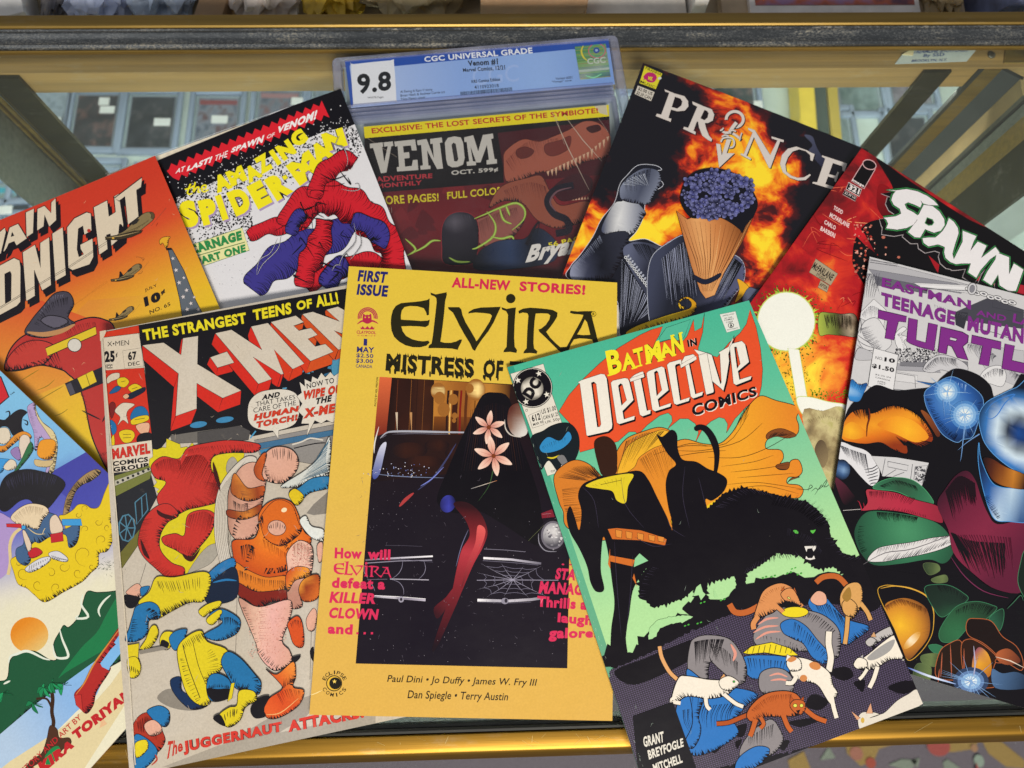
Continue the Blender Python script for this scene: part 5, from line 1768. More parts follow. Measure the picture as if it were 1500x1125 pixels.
# black rock pillars, a thicket and hills
PIL = [('~250,330 300,305 340,290 420,280 500,270 540,310 575,380 620,470 650,540 700,560 705,640 600,690 540,690 500,740 470,800 455,900 440,1000 450,1130 380,1130 375,980 390,860 380,760 360,620 340,560 330,700 345,790 310,800 285,760 270,690 235,610 195,540 180,470 195,425 215,470 235,530 245,450 230,380', BK_),
       ('~575,110 600,120 640,90 665,110 668,170 690,220 750,230 800,260 850,280 885,310 870,360 820,400 790,395 800,460 780,560 660,560 640,480 625,420 615,330 630,270 660,240 620,190', BK_),
       ('~740,80 762,66 800,76 835,120 852,180 845,260 826,300 828,200 805,130 775,92 748,95', BK_)]
for P, c in PIL: k2.fill(P, c)
k2.fill('~300,150 330,120 370,125 400,170 395,280 340,290 320,250', '321a10'); 
k2.fill('~262,335 340,300 470,282 450,340 440,410 400,400 380,360 330,350', 'd9c428', 2); k2.line('330,330 420,310', 2, BK_); k2.hatch('290,335 360,310 440,295', '330,345 380,350 430,360', 9, 2, '8a7a18', .8)
k2.fill('360,525 400,520 505,530 600,560 620,570 612,598 500,575 380,570', 'c86a28', 2)
for x in (395, 440, 490, 540, 580): k2.fill([(x, 522 + (x - 360) * .15), (x + 28, 528 + (x - 360) * .15), (x + 26, 565 + (x - 400) * .1), (x + 2, 560 + (x - 400) * .1)], 'd88838', 2)
k2.fill('370,640 480,660 470,690 372,668', 'c86a28', 2); k2.fill('370,610 362,680 372,700', 'c86a28'); k2.fill('470,740 490,780 476,720', 'c86a28')
k2.fill('480,655 500,632 538,664 475,692', '8ccb98')
HILL = pts('820,420 870,370 960,345 1080,370 1200,400 1235,405 1280,440 1330,500 1340,560 1390,630 1450,650 1480,640 1520,700 1530,800 1400,760 1400,720 1350,690 1280,700 1200,640 1100,630 1050,670 970,720 960,790 930,790 920,730 800,760 790,830 750,830 740,790 690,830 560,870 530,840 500,830 500,740 540,690 640,600 700,520')
k2.fill(jag(HILL, 12, 16, rr, .1), BK_)
for a_, b_, n_ in (('830,430 960,350 1080,372', '900,440 1000,380 1100,400', 40), ('1100,380 1240,410 1330,500', '1080,420 1200,450 1290,520', 30), ('1340,560 1400,640 1480,650', '1300,560 1370,650 1450,670', 20), ('960,720 1060,668 1200,640', '980,680 1060,640 1180,610', 34), ('560,690 520,740 500,830', '600,700 560,750 540,830', 20)):
    k2.hatch(b_, a_, n_, 4, BK_, 1.5, taper=1); k2.hatch(a_, b_, n_ // 2, 2, '3a3448', .8)
for x_ in (1187, 1262): k2.fill('~%d,%d %d,%d %d,%d %d,%d' % (x_ - 12, 532, x_ + 2, 530, x_ + 12, 542 - (x_ > 1200) * 14, x_, 545), '58b848', n=3)
k2.fill('1224,600 1276,598 1274,612 1264,624 1258,610 1238,612 1234,626 1228,614', 'e0dcd8', 1.5); k2.fill('1228,656 1232,642 1240,652 1258,652 1266,640 1272,656 1250,662', 'e0dcd8', 1.5); k2.hatch('1150,520 1250,560 1300,620', '1140,600 1200,640 1290,660', 24, 2, '2c2838', .5)
for l in ('480,560 560,600 640,590', '620,470 640,520 700,560', '700,250 690,380 720,520', '420,300 440,420 520,520', '250,340 300,400 320,520', '390,580 400,760 420,1000', '470,640 460,800 440,1000', '760,300 780,380 790,420'): k2.line('~' + l, 2, '383248', taper=2)
k2.fill(jag(pts('330,1130 360,1030 420,1080 470,1070 520,1000 560,960 640,940 680,900 720,905 690,870 760,830 860,840 960,800 1000,780 1040,745 1100,740 1180,715 1240,755 1300,720 1340,715 1420,745 1480,700 1560,760 1600,1130'), 16, 40, rr, .2), BK_)
k2.fill(jag(pts('540,1010 545,960 580,925 640,912 700,905 735,910 700,930 640,940 590,960 565,1000'), 4, 20, rr), 'a4d498')
k2.fill('736,820 750,780 768,766 778,800 790,812 770,838 760,815', 'a4d498'); k2.fill('826,790 845,826 828,826', 'a4d498')
for x, y in ((640, 1030), (560, 1112), (480, 1105), (545, 1112), (755, 940), (852, 940), (840, 980), (770, 850), (858, 838), (990, 800), (1042, 740), (1080, 735), (1170, 700), (1195, 725), (1230, 760), (1150, 720), (620, 1038), (905, 812), (700, 950), (1010, 790)):
    k2.oval(x, y, 5.5, 3.2, '49a83e', -.4, n=8); k2.oval(x + 15, y - 5, 5.5, 3.2, '49a83e', -.4, n=8)
# ground of printed dots and a heap of grey and blue cloth with cats
kdots = Pen(D_, 880, 750, 3, 'dots')
kdots.fill(jag(pts('40,700 130,660 220,620 330,560 420,520 520,470 640,430 760,380 900,330 1060,300 1180,300 1300,560 1440,840 1000,1010 480,1130 60,1130'), 9, 26, rr), '000')
for P in ('~600,330 760,300 900,290 1060,280 1200,300 1240,380 1180,440 1000,400 820,420 640,420 560,400', '~60,700 200,640 320,590 420,560 400,640 300,700 140,760', '~1000,700 1080,680 1110,720 1060,740', '~1110,750 1160,740 1150,790', '~1260,770 1340,740 1400,760 1330,800', '~930,800 1000,830 960,870 900,850', '~560,960 640,930 620,990', '~590,1010 620,1000 600,1040', '~780,1010 830,1005 800,1050', '~470,1020 540,1010 500,1060', '~1190,590 1260,610 1230,640', '~830,920 990,900 880,945'):
    k3.fill(P, BK_)
GR, GB = '858084', '2d6fb8'
k3.fill('~330,870 400,790 560,770 690,800 640,850 590,920 600,980 470,1060 380,1050', GB, 3, BK_); k3.hatch('360,870 480,850 600,840', '400,1000 460,980 560,950', 22, 3.5, BK_, .85, bow=.1)
k3.fill('~620,640 760,630 840,650 860,700 760,720 660,730', GB, 3, BK_); k3.hatch('640,640 740,650 840,660', '660,730 740,710 820,710', 14, 4, BK_, .8)
k3.fill('~910,400 960,350 1020,410 1080,470 1180,505 1120,560 1060,580 960,470', GB, 3, BK_); k3.hatch('930,390 990,400 1060,460', '980,480 1040,520 1100,550', 14, 4, BK_, .8); k3.fill('~920,385 950,348 985,360 990,400 950,410', 'd8a48c', 2)
k3.fill('~670,540 720,460 780,420 900,430 990,460 1050,530 1040,640 960,620 860,610 760,600 690,590', GR, 3.5, BK_); k3.hatch('900,440 960,460 1030,520', '880,480 930,500 990,560', 16, 4, BK_, .8); k3.hatch('690,540 800,560 900,600', '700,580 800,600 880,610', 12, 3, BK_, .7)
for l in ('690,495 730,470 780,465', '670,530 720,505 780,500', '680,560 730,530 790,525'): k3.line('~' + l, 10, 'd89484', taper=2); 
k3.oval(852, 440, 60, 24, 'e0cc24', -.02, 3)
k3.fill('~380,680 390,590 410,555 470,540 560,555 610,610 640,680 635,740 600,755 520,690 480,660 470,740 460,800 400,760', GR, 3.5, BK_); k3.hatch('410,570 470,560 540,560', '420,740 450,700 500,690', 22, 5, BK_, .75); k3.hatch('480,580 540,600 600,660', '520,680 560,710 600,740', 20, 3, BK_, .8)
k3.line('~570,580 590,620 580,655', 14, 'd89484', taper=2)
k3.fill('~378,690 440,730 480,740 450,830 430,900 440,950 430,1000 400,1040 370,1010 400,940 400,860 385,780', GB, 3.5, BK_); k3.hatch('400,720 430,740 470,745', '400,900 420,900 440,900', 10, 4, BK_, .8)
k3.fill('625,618 660,590 750,572 830,598 866,630 800,632 720,618 650,625', 'e0cc24', 3, BK_)
for x in range(650, 850, 24): k3.line([(x, 582 + abs(x - 750) * .12), (x - 8, 620)], 2.5, BK_)
k3.fill('~790,490 840,470 900,500 950,560 1000,620 990,670 930,640 890,580 850,560 830,550 800,530', GB, 3, BK_); k3.hatch('850,480 920,540 990,620', '840,540 900,600 960,650', 16, 4, BK_, .8)
k3.fill('~695,770 700,710 750,685 810,695 845,740 840,790 770,800 720,800', GR, 3.5, BK_)
for l in ('740,720 780,710 820,725', '745,740 790,735 830,745'): k3.line('~' + l, 9, 'd89484', taper=2)
k3.fill('~740,910 790,960 800,1010 760,1060 700,1080 610,1075 640,990', GR, 3.5, BK_); k3.hatch('650,990 700,960 760,930', '640,1060 700,1050 750,1020', 16, 3, BK_, .8); k3.fill('~610,1075 680,1030 740,1040 720,1090 640,1140 590,1130', GB, 3, BK_)


def cat(k, body, tail, legs, head, ears, col, tc, w=4):
    for L_, tw in legs: k.line(L_, tw + 6, BK_, sm=True, taper=0); 
    k.line('~' + tail[0], tail[1] + 6, BK_); k.line('~' + tail[0], tail[1], tc)
    k.fill('~' + body, col, w, BK_)
    for L_, tw in legs: k.line(L_, tw, col, sm=True)
    for e in ears: k.fill(e, tc, 2.5, BK_)
    k.fill('~' + head, col, 3, BK_)


OR, OR2, WH = 'd08a54', 'b8602c', 'e4dccf'
cat(k3, '670,480 690,400 720,340 790,312 850,340 860,380 800,400 760,440 710,460', ('565,405 590,440 640,440 700,410', 26), [('690,460 670,490 672,515', 22), ('750,400 790,430 800,440', 18), ('840,380 870,400 885,415', 14)], '790,360 820,335 850,345 880,410 850,400 810,390', ['790,345 800,330 822,358', '845,352 850,330 862,360'], OR, OR2)
k3.oval(826, 378, 8, 4, 'd8d070', .5, 2); k3.hatch('690,400 740,345 810,325', '720,410 760,370 800,350', 16, 2.5, '8a4a20', .7)
cat(k3, '1050,370 1080,320 1130,310 1150,350 1140,420 1100,470 1060,430', ('945,310 980,285 1040,285 1085,330', 24), [('1085,450 1080,520 1072,580', 18), ('1140,400 1170,440 1185,475', 18)], '1060,400 1090,380 1125,410 1120,450 1090,460 1065,440', ['1058,400 1070,430 1082,400', '1105,385 1115,400 1120,420'], 'cf9c5c', OR2)
k3.fill('~1060,370 1090,330 1100,370 1080,395', '9a7434')
cat(k3, '340,730 380,720 470,735 540,740 580,760 560,800 480,820 380,810 330,840 310,820', ('258,590 268,640 300,700 335,735', 16), [('460,810 465,850 480,868', 16), ('540,800 590,840 625,855', 16), ('330,810 310,830 350,840', 16)], '520,740 560,720 600,740 605,760 570,785 530,775', ['522,735 540,710 555,735', '560,728 566,722 575,735'], WH, 'd8a068')
k3.oval(584, 745, 5, 5, '49a83e', 0, 2)
cat(k3, '830,680 850,640 920,650 1000,700 1020,760 1040,800 1000,830 950,760 880,740 840,720', ('1000,700 1010,640 1000,580 1002,525', 26), [('1010,790 1020,850 1035,905', 18), ('860,720 840,750 812,750', 18), ('980,780 1000,820 1025,850', 14)], '815,660 840,635 875,650 880,690 845,700 825,690', ['812,655 818,625 842,640'], WH, WH)
k3.oval(940, 676, 26, 17, 'c8824a', .3); k3.oval(890, 730, 16, 15, 'c8824a'); k3.fill('~818,650 840,634 860,645 835,660', 'c8824a')
cat(k3, '640,900 660,850 720,800 800,785 860,800 890,850 870,890 800,900 720,900 680,930', ('508,930 560,925 610,905 660,885', 18), [('680,910 665,960 655,985', 20), ('800,890 820,940 838,965', 20), ('890,860 940,900 990,920', 20), ('700,900 715,930 700,950', 16)], '830,850 850,825 890,830 900,860 880,890 850,880', ['828,840 832,806 852,830', '872,828 890,810 892,838'], 'b85c28', 'a84e20')
k3.oval(853, 850, 9, 8, 'd6d85a', 0, 2); k3.oval(881, 850, 8, 8, 'd6d85a', 0, 2); k3.fill('856,872 876,868 868,888', BK_); k3.hatch('660,870 740,810 840,800', '700,890 760,870 830,850', 30, 2.5, '6a2a10', .6)
cat(k3, '1115,670 1180,620 1240,570 1290,540 1320,570 1335,640 1270,650 1200,690 1130,690', ('1290,560 1310,600 1335,650', 20), [('1215,680 1200,730 1180,772', 18), ('1170,690 1150,720 1135,735', 14)], '1110,670 1130,640 1165,650 1170,680 1130,690', ['1130,650 1150,625 1155,655'], WH, 'b0acac')
k3.fill('~1170,640 1230,590 1290,560 1270,610 1200,650', '9a9898')
cat(k3, '1165,570 1200,540 1240,515 1285,500 1300,530 1240,560 1190,590', ('1270,520 1290,515 1300,520', 8), [], '1162,570 1185,550 1210,565 1190,590 1172,588', ['1185,548 1200,525 1210,550'], 'b4b0b0', 'c89a70')
k3.fill('~1130,905 1150,880 1200,880 1240,885 1300,830 1350,800 1390,780 1430,830 1300,900 1160,950 1135,950', 'd6cfc4', 2, BK_); k3.fill('1100,875 1140,905 1125,915', 'cf9a78', 2); k3.fill('1165,885 1185,838 1195,885', 'cf9a78', 2); k3.line('~1180,905 1210,895 1235,885', 4, BK_, taper=2); k3.oval(1150, 915, 8, 12, 'c8a44a')
# name box and signature
k3.fill('140,897 316,833 425,1140 165,1160', '15131a')
for t, q in (('GRANT', '184,988 274,962 278,1010 190,1034'), ('BREYFOGLE', '204,1047 360,992 364,1030 212,1088'), ('MITCHELL', '226,1108 352,1062 360,1100 236,1146')): k3.text(t, q, 'dcd8ce', .035)
for l in ('1190,350 1235,352 1260,340 1250,332 1240,360', '1255,360 1275,345 1285,352 1300,330 1270,375', '1290,350 1310,335 1320,340 1345,318', '1300,340 1330,300 1310,345'): k2.line('~' + l, 2.5, BK_, taper=2)
scratches(k, 26, 780, 1300, 500, 1080, 10, .5, '8a9a90')
for _ in range(30):
    t = rr.random()
    x, y = 743 + 200 * t, 538 + 590 * t
    k.line([(x, y), (x + rr.uniform(.5, 2), y + rr.uniform(1, 6))], rr.uniform(.5, 1.3), 'c8d8cc', taper=2)
finish(D_, 'teal and orange comic book with black silhouettes and prowling cats, topmost of the spread', spine='3a7a68', rim='d0d2c4')

# ------------------------------------------------------------------ fiery cover with silver serif lettering
P_ = bk('P')
P_.corner(TL=(942, 92))
kp = Pen(P_, 920, 80, 3.75, 'gloss')
kp.feathers = False
kq = Pen(P_, 1000, 130, 5.769, 'gloss')
k2 = Pen(P_, 820, 230, 3.75, 'gloss')
k = Pen(P_, 0, 0, 1, 'gloss')
kf = Pen(P_, 0, 0, 1, 'fire')
rr = P_.rng
kf.fill('930,80 1300,230 1180,520 800,420', ('val', 0.42, [(960, 160, 60, -.35), (930, 240, 60, -.3), (990, 150, 40, -.25), (1010, 205, 30, .12), (1060, 150, 45, .1), (1150, 165, 40, -.2), (1215, 210, 55, -.35), (1240, 270, 45, -.4), (1200, 310, 45, -.32), (1130, 250, 45, .25), (1090, 200, 45, .14), (940, 330, 45, .26), (900, 290, 30, -.05), (860, 340, 40, .12), (1130, 360, 40, .2), (1150, 400, 40, .1), (920, 370, 40, .25), (1180, 360, 25, -.1), (1200, 400, 40, -.3), (1000, 270, 40, .05), (1070, 235, 30, .1)]))
k.fill('~1178,198 1190,200 1196,215 1205,230 1216,240 1210,250 1195,235 1184,222 1190,212', ('lin', (1180, 200), (1210, 245), [(0, '4a4e66'), (1, '23243a')]))
SV, DK_ = 'cfc8c4', '1a1418'
# title: P R (love-symbol) N C E
LET = ['200,190 258,214 310,228 330,255 332,285 312,308 270,312 236,302 222,348 238,352 234,370 152,338 158,324 182,330 226,210 204,204|258,232 240,288 270,296 292,280 298,258 288,242',
       '352,256 412,282 460,300 474,330 466,362 440,376 422,376 430,408 446,446 462,464 458,478 440,470 408,446 390,402 384,368 378,368 360,418 372,424 370,440 302,408 308,396 330,402 380,286 356,274|420,304 398,350 420,360 436,346 442,322 434,310']
for L_ in LET:
    a, h = L_.split('|')
    kp.fill(' '.join('%g,%g' % (x + 5, y + 5) for x, y in pts(a)), DK_)
    kp.fill(a, SV, 1.5, '6a6060', holes=[h])
QL = ['555,330 610,350 740,560 800,436 752,420 750,402 856,434 852,452 824,446 742,672 728,668 602,410 540,565 578,588 574,604 488,558 492,545 516,552 590,370 552,345',
      '1116,552 1098,612 1080,606 1076,560 1040,528 985,512 930,530 890,580 868,640 876,700 920,735 970,752 1025,748 1075,720 1084,730 1040,772 975,776 905,752 846,706 822,636 838,560 888,506 960,488 1050,520 1090,542',
      '1178,562 1390,632 1368,700 1350,694 1348,655 1270,628 1236,722 1290,736 1310,702 1322,706 1296,788 1282,784 1284,758 1228,742 1206,806 1280,828 1310,800 1322,806 1282,856 1096,800 1100,786 1136,790 1204,590 1176,576']
for a in QL:
    kq.fill(' '.join('%g,%g' % (x + 7, y + 7) for x, y in pts(a)), DK_)
    kq.fill(a, SV, 2, '6a6060')
for a, w in (([(440 + 72 * math.cos(t / 10), 258 + 66 * math.sin(t / 10) ) for t in range(-32, 32 - 14)], 24), ([(320, 345), (355, 370), (400, 372), (440, 388), (495, 430)], 20), ([(455, 285), (420, 330), (395, 375)], 30), ([(345, 330), (330, 350), (315, 352)], 10), ([(500, 372), (490, 400), (480, 440)], 10), ([(400, 360), (425, 352), (450, 362)], 12), ([(330, 405), (360, 392), (390, 402)], 12), ([(322, 450), (340, 420), (380, 412), (420, 420), (436, 455), (425, 490), (390, 498)], 14)):
    kq.line([(x + 6, y + 6) for x, y in a], w + 3, DK_, sm=True); kq.line(a, w + 3, '6a6060', sm=True); kq.line(a, w, SV, sm=True)
arrow = '372,425 410,432 372,545 440,545 308,668 282,462 318,470 330,560'
kq.fill(' '.join('%g,%g' % (x + 6, y + 7) for x, y in pts(arrow)), DK_); kq.fill(arrow, SV, 2, '6a6060')
for _ in range(90):
    x, y = rr.uniform(170, 1290), 0
    y = 270 + (x - 170) * .36 + rr.uniform(-60, 60)
for A in LET: pass
# emblem and price
kp.fill('92,62 188,104 152,190 62,156', 'd0c82e')
kp.fill('~84,120 110,98 145,104 158,128 140,152 110,150 95,136 82,142 88,130', 'b02468'); kp.text('MK', '112,118 138,124 134,146 110,138', 'd0c82e', .04)
kp.text('PIRANHA', '98,66 186,104 180,116 94,80', '2a2a18', .01); kp.text('MUSIC', '70,140 152,174 148,186 66,154', '2a2a18', .01)
kp.oval(174, 130, 10, 7, 'c8c8c8', -.3)
kp.fill('54,170 146,206 126,256 36,216', 'c8c2b8'); kp.text('$2.00 US', '60,178 136,208 130,228 52,196', '2a2622', .02); kp.text('$2.50 CAN', '52,200 130,232 122,252 42,218', '2a2622', .02)
# dark cloak, dark-blue curls of fleece and a tan stone (no figure)
k2.fill('~50,670 60,600 110,540 180,440 230,340 300,250 330,150 370,100 430,45 520,45 560,70 500,85 570,150 500,200 470,250 460,330 420,410 380,460 470,450 560,490 590,470 650,440 700,440 760,500 900,560 940,530 985,600 975,700 930,800 860,860 700,900 500,960 340,1000 300,760', '1a1b26', 3, 'c8ccd8')
k2.fill('~235,370 300,255 345,240 345,190 390,215 470,300 455,340 410,415 330,430 240,420', ('lin', (240, 340), (450, 360), [(0, '4a5068'), (.4, 'd6d8dc'), (.7, 'a8acb8'), (1, '6a7084')]), 2.5)
k2.fill('~340,150 390,100 460,62 530,70 556,110 548,160 520,200 500,245 470,260 350,240 328,195', ('lin', (330, 100), (560, 220), [(0, '8890a8'), (.5, '3a4056'), (1, '8a92a8')]), 2.5)
k2.hatch('350,130 420,90 500,65', '370,230 420,220 480,210', 20, 4, '15161e', .8); k2.hatch('345,150 400,110 470,90', '520,170 530,190 510,230', 12, 3, 'b8c0d0', .6)
k2.fill('~60,610 130,530 210,440 380,420 300,640 250,670 80,680', ('lin', (60, 600), (330, 560), [(0, '8a90aa'), (.25, '3a3e54'), (.6, '14151e'), (1, '2a2c3a')]), 2.5)
k2.hatch('70,600 140,520 220,430', '130,640 190,580 250,500', 26, 3, '8890a8', .6)
k2.fill('~390,470 480,470 560,500 570,560 560,680 640,720 700,740 690,780 540,820 500,800 350,540', ('lin', (380, 560), (620, 600), [(0, '5a607a'), (.4, '2a2d3e'), (1, '5c6178')]), 2.5)
k2.hatch('400,480 470,480 550,520', '470,600 540,650 600,700', 30, 4, '14151d', .7)
k2.hatch('340,560 420,680 520,830', '330,960 370,950 430,900', 40, 5, '9aa0b8', .95); k2.hatch('340,560 420,680 520,830', '330,960 370,950 430,900', 30, 5, '0e0f15', .95)
for i in range(18):
    x, y = 362 + i * 11.5, 552 + i * 15.5
    k2.oval(x, y, 9, 10, 'd2d6de', 0, 1.5); k2.oval(x, y, 4, 5, '14151d'); k2.oval(x + 14, y - 8, 6, 9, 'a8aec0', .5, 1)
k2.fill('~500,560 600,470 700,430 800,520 900,520 1000,570 1010,680 930,790 860,860 700,900 520,960 480,760', ('lin', (540, 560), (980, 700), [(0, '3c4158'), (.3, '171923'), (.6, '2a2d3e'), (1, '55597a')]), 3, 'b8bece')
k2.hatch('560,560 660,480 720,470', '600,900 700,880 760,840', 34, 7, '8a90aa', .8); k2.hatch('560,560 660,480 720,470', '600,900 700,880 760,840', 26, 6, '0e0f15', .9)
k2.hatch('1000,590 960,560 900,540', '860,860 800,850 760,800', 30, 7, '8a90aa', .8); k2.hatch('1000,590 960,560 900,540', '860,860 800,850 760,800', 24, 6, '0e0f15', .9)
TN = ('lin', (690, 500), (1000, 470), [(0, 'b87240'), (.3, 'e0a468'), (.6, 'c88048'), (1, '8a5026')])
k2.fill('640,300 700,345 760,320 830,350 900,330 960,360 1010,350 1075,300 1000,470 900,640 850,760 800,780 770,740 720,600 680,450', TN, 2.5)
for i in range(15):
    t = i / 14
    k2.line([(655 + 400 * t, 330 + 40 * math.sin(3.1 * t)), (740 + 200 * t, 560), (785 + 50 * t, 740)], rr.uniform(2, 5), rr.choice(['7a3f1c', '8a4a22', 'e8b478', '5a2c14']), taper=2)
k2.fill('~735,650 800,675 880,640 872,668 800,702 742,680', '1d2034', 2)
k2.fill('~700,320 660,240 680,150 730,90 810,65 890,70 960,95 1020,140 1070,210 1085,270 1060,330 1020,380 1000,420 985,400 930,360 860,330 780,330 740,340', '12121c', 2)
for i in range(95):
    a, q = rr.uniform(0, 6.28), rr.uniform(0, 1) ** .55
    x, y = 872 + 200 * q * math.cos(a), 205 + 132 * q * math.sin(a)
    r_, ph = rr.uniform(19, 29), rr.uniform(0, 6.28)
    c = rr.choice(['2c2f5c', '3c3f78', '50549a', '20223f', '34376c'])
    for t in range(4):
        p_ = ph + t * 1.57
        k2.oval(x + r_ * .62 * math.cos(p_), y + r_ * .62 * math.sin(p_), r_ * .62, r_ * .46, ('lin', (x, y), (x + r_ * 1.2 * math.cos(p_), y + r_ * 1.2 * math.sin(p_)), [(0, '14152a'), (.5, c), (1, '7c80b8')]), p_, 1.2, 10, inkcol='0c0c16')
    k2.oval(x, y, 2.5, 2.5, '9a9cc8', n=6)
k2.fill('~360,970 420,930 560,880 660,850 715,830 720,800 690,780 660,800 668,820 690,826 668,840 650,815 660,785 700,770 745,800 745,840 700,880 520,940 400,985', ('lin', (400, 950), (740, 800), [(0, 'e0b820'), (.6, 'f0cc2c'), (1, 'c89018')]), 2.5)
k2.fill('~975,670 1040,720 1000,770 960,800 985,730', 'e0a828', 2); k2.fill('~1035,720 1090,730 1130,720 1050,800 1000,790', '5a607a', 2)
for i in range(6): k2.line([(1030 + i * 6, 790 + i * 6), (1180 + i * 8, 640 + i * 9)], 2.5, '2a1c10')
finish(P_, 'comic book with silver serif lettering over flames and dark blue flowers, right of the slab', spine='14121a', rim='cfc8bc')

# ------------------------------------------------------------------ red and black cover with white glowing disc
W_ = bk('W')
W_.corner(TL=(1262, 217))
kw = Pen(W_, 1200, 210, 5, 'gloss')
kw.feathers = False
k2 = Pen(W_, 1000, 375, 3, 'gloss')
k = Pen(W_, 0, 0, 1, 'gloss')
kl = Pen(W_, 0, 0, 1, 'lava')
kr = Pen(W_, 0, 0, 1, 'skull')
rr = W_.rng
k.fill('1200,150 2100,600 1900,1400 800,900', '120d10')
kl.fill('1262,190 1540,350 1520,800 900,800 900,640', ('val', 0.36, [(1270, 240, 40, -.12), (1240, 300, 50, -.04), (1200, 380, 50, .02), (1215, 420, 40, .12), (1180, 500, 55, .28), (1160, 560, 60, .34), (1240, 440, 30, -.02), (1230, 540, 40, .24), (1250, 380, 40, -.02), (1130, 600, 60, .3)]))
for _ in range(22):
    x, y = rr.uniform(1200, 1290), rr.uniform(250, 460)
    k.line(smooth([(x, y), (x + rr.uniform(-18, 18), y + rr.uniform(-10, 10)), (x + rr.uniform(-30, 30), y + rr.uniform(-14, 24))], False, 4), rr.uniform(.5, 1.4), rr.choice(['f0805a', 'e86848', '7a0810', 'f4a070']), taper=2)
# black field under the title
kw.fill('~430,110 700,300 1100,560 1520,780 1520,1300 420,1200 330,1040 250,900 245,800 265,700 330,600 420,560 520,560 560,520 530,440 540,330 470,200', '0f0c0f')
kw.fill('~520,330 560,430 555,520 480,545 430,480 420,400 440,300', ('lin', (440, 330), (560, 520), [(0, '8a1018'), (1, '5a0a10')]))
kw.fill('235,510 262,580 330,660 410,800 330,740 255,660 240,590', ('lin', (240, 520), (400, 790), [(0, 'a01820'), (.5, 'd0202a'), (1, '6a0c14')]))
kw.fill('800,820 880,890 870,950 840,900', 'a01824'); kw.fill('1120,1000 1160,970 1500,1040 1500,1110 1400,1080 1200,1010', 'a82030')
for _ in range(70):
    x, y = 330 + rr.gauss(0, 60) , rr.uniform(590, 1000)
    if x < 250: x = 500 - x
    kw.oval(x, y, rr.uniform(3, 11), rr.uniform(3, 9), rr.choice(['d88878', 'b84838', 'e8b0a0', '8a2420']), n=8)
for x, y, r_ in ((470, 688, 14), (488, 762, 9), (582, 834, 12), (380, 602, 9), (258, 896, 11), (290, 912, 9), (268, 940, 12), (330, 848, 8), (298, 826, 9)): kw.oval(x, y, r_, r_ * .8, ('rad', (x, y), r_, [(0, 'e8b4a0'), (1, 'b05a48')]), n=10)
# publisher's mark, number, names
kw.fill('322,140 410,190 328,332 236,276', '100c0e', 6, 'd8b0b4'); kw.oval(368, 156, 50, 34, '100c0e', .35, 6, inkcol='d8b0b4'); 
kw.text('image', '246,258 332,306 326,326 240,280', 'e8dede', .04)
kw.fill('216,286 310,338 292,388 196,334', '100c0e', 5, 'dcd4d4'); kw.text('321', '226,298 300,338 288,376 212,334', 'e4dcdc', .05)
kw.fill('186,342 276,392 264,424 172,374', '100c0e', 3, 'c8b8b8'); kw.text('$2.99 US', '192,352 268,394 262,412 182,370', 'd0c4c4', .02)
for t, q in (('TODD', '112,455 176,492 168,522 102,484'), ('MCFARLANE', '84,506 224,588 216,620 72,538'), ('CARLO', '44,558 124,606 116,636 34,588'), ('BARBERI', '16,606 120,662 112,694 6,636')): kw.text(t, q, 'ecd4d4', .03)
# title, green edged white letters
SP = ['497,340 560,345 640,335 720,352 790,385 840,420 872,455 800,452 760,440 742,418 752,442 740,470 700,450 650,432 625,445 640,480 690,505 722,530 716,560 690,595 640,620 570,632 490,622 505,590 492,560 470,545 560,535 600,515 590,480 545,450 528,415 540,375 560,352',
      '765,450 830,460 880,500 915,555 918,600 890,640 840,655 800,640 775,628 740,690 700,688 650,650 680,610 720,560 700,540 730,520|790,545 775,585 800,600 825,598 838,580 828,560',
      '950,548 985,575 1015,620 1020,660 1000,720 985,770 975,810 985,850 1000,885 960,870 925,840 915,800 920,760 870,740 800,755 765,730 755,695 800,690 850,690 880,665 905,640 930,600',
      '1050,640 1150,680 1130,720 1105,790 1160,720 1225,750 1185,840 1290,760 1320,800 1250,850 1180,930 1150,985 1090,945 1110,880 1040,880 1000,885 985,850 1020,780 1050,720',
      '1300,800 1390,835 1390,960 1425,880 1495,925 1440,1080 1390,1085 1320,1040 1310,960 1260,1040 1200,1000 1230,940 1290,850']
for A in SP:
    p = A.split('|')[0]
    kw.line(sh(p, (-24, 30)), 44, 'a8a0a4', closed=True); 
for A in SP:
    p = A.split('|')[0]
    kw.line(sh(p, (-22, 28)), 38, '100c0e', closed=True); kw.fill(sh(p, (-22, 28)), '100c0e')
for A in SP:
    p = A.split('|')[0]
    kw.line(p, 34, '0c0b0c', closed=True); kw.line(p, 24, '3a9450', closed=True); kw.line(p, 12, '0c120e', closed=True)
for A in SP:
    p, *h = A.split('|')
    kw.fill(p, 'e4e2e6', holes=h)
    for q in h: kw.line(q, 8, '2f7a42', closed=True)
# signature plate
k2.fill('585,12 682,78 650,130 556,72', 'a89a80', 2, '4a3c30'); k2.text('McFARLANE', '582,26 668,84 652,110 566,54', '2a2420', .03); k2.text('STUDIO', '592,74 632,100 624,112 584,84', '3a322a', .02)
k2.fill('606,106 644,130 634,160 594,138', 'a89a80', 2, '4a3c30'); k2.text('AFTER', '606,116 638,136 632,150 600,130', '2a2420', .02)
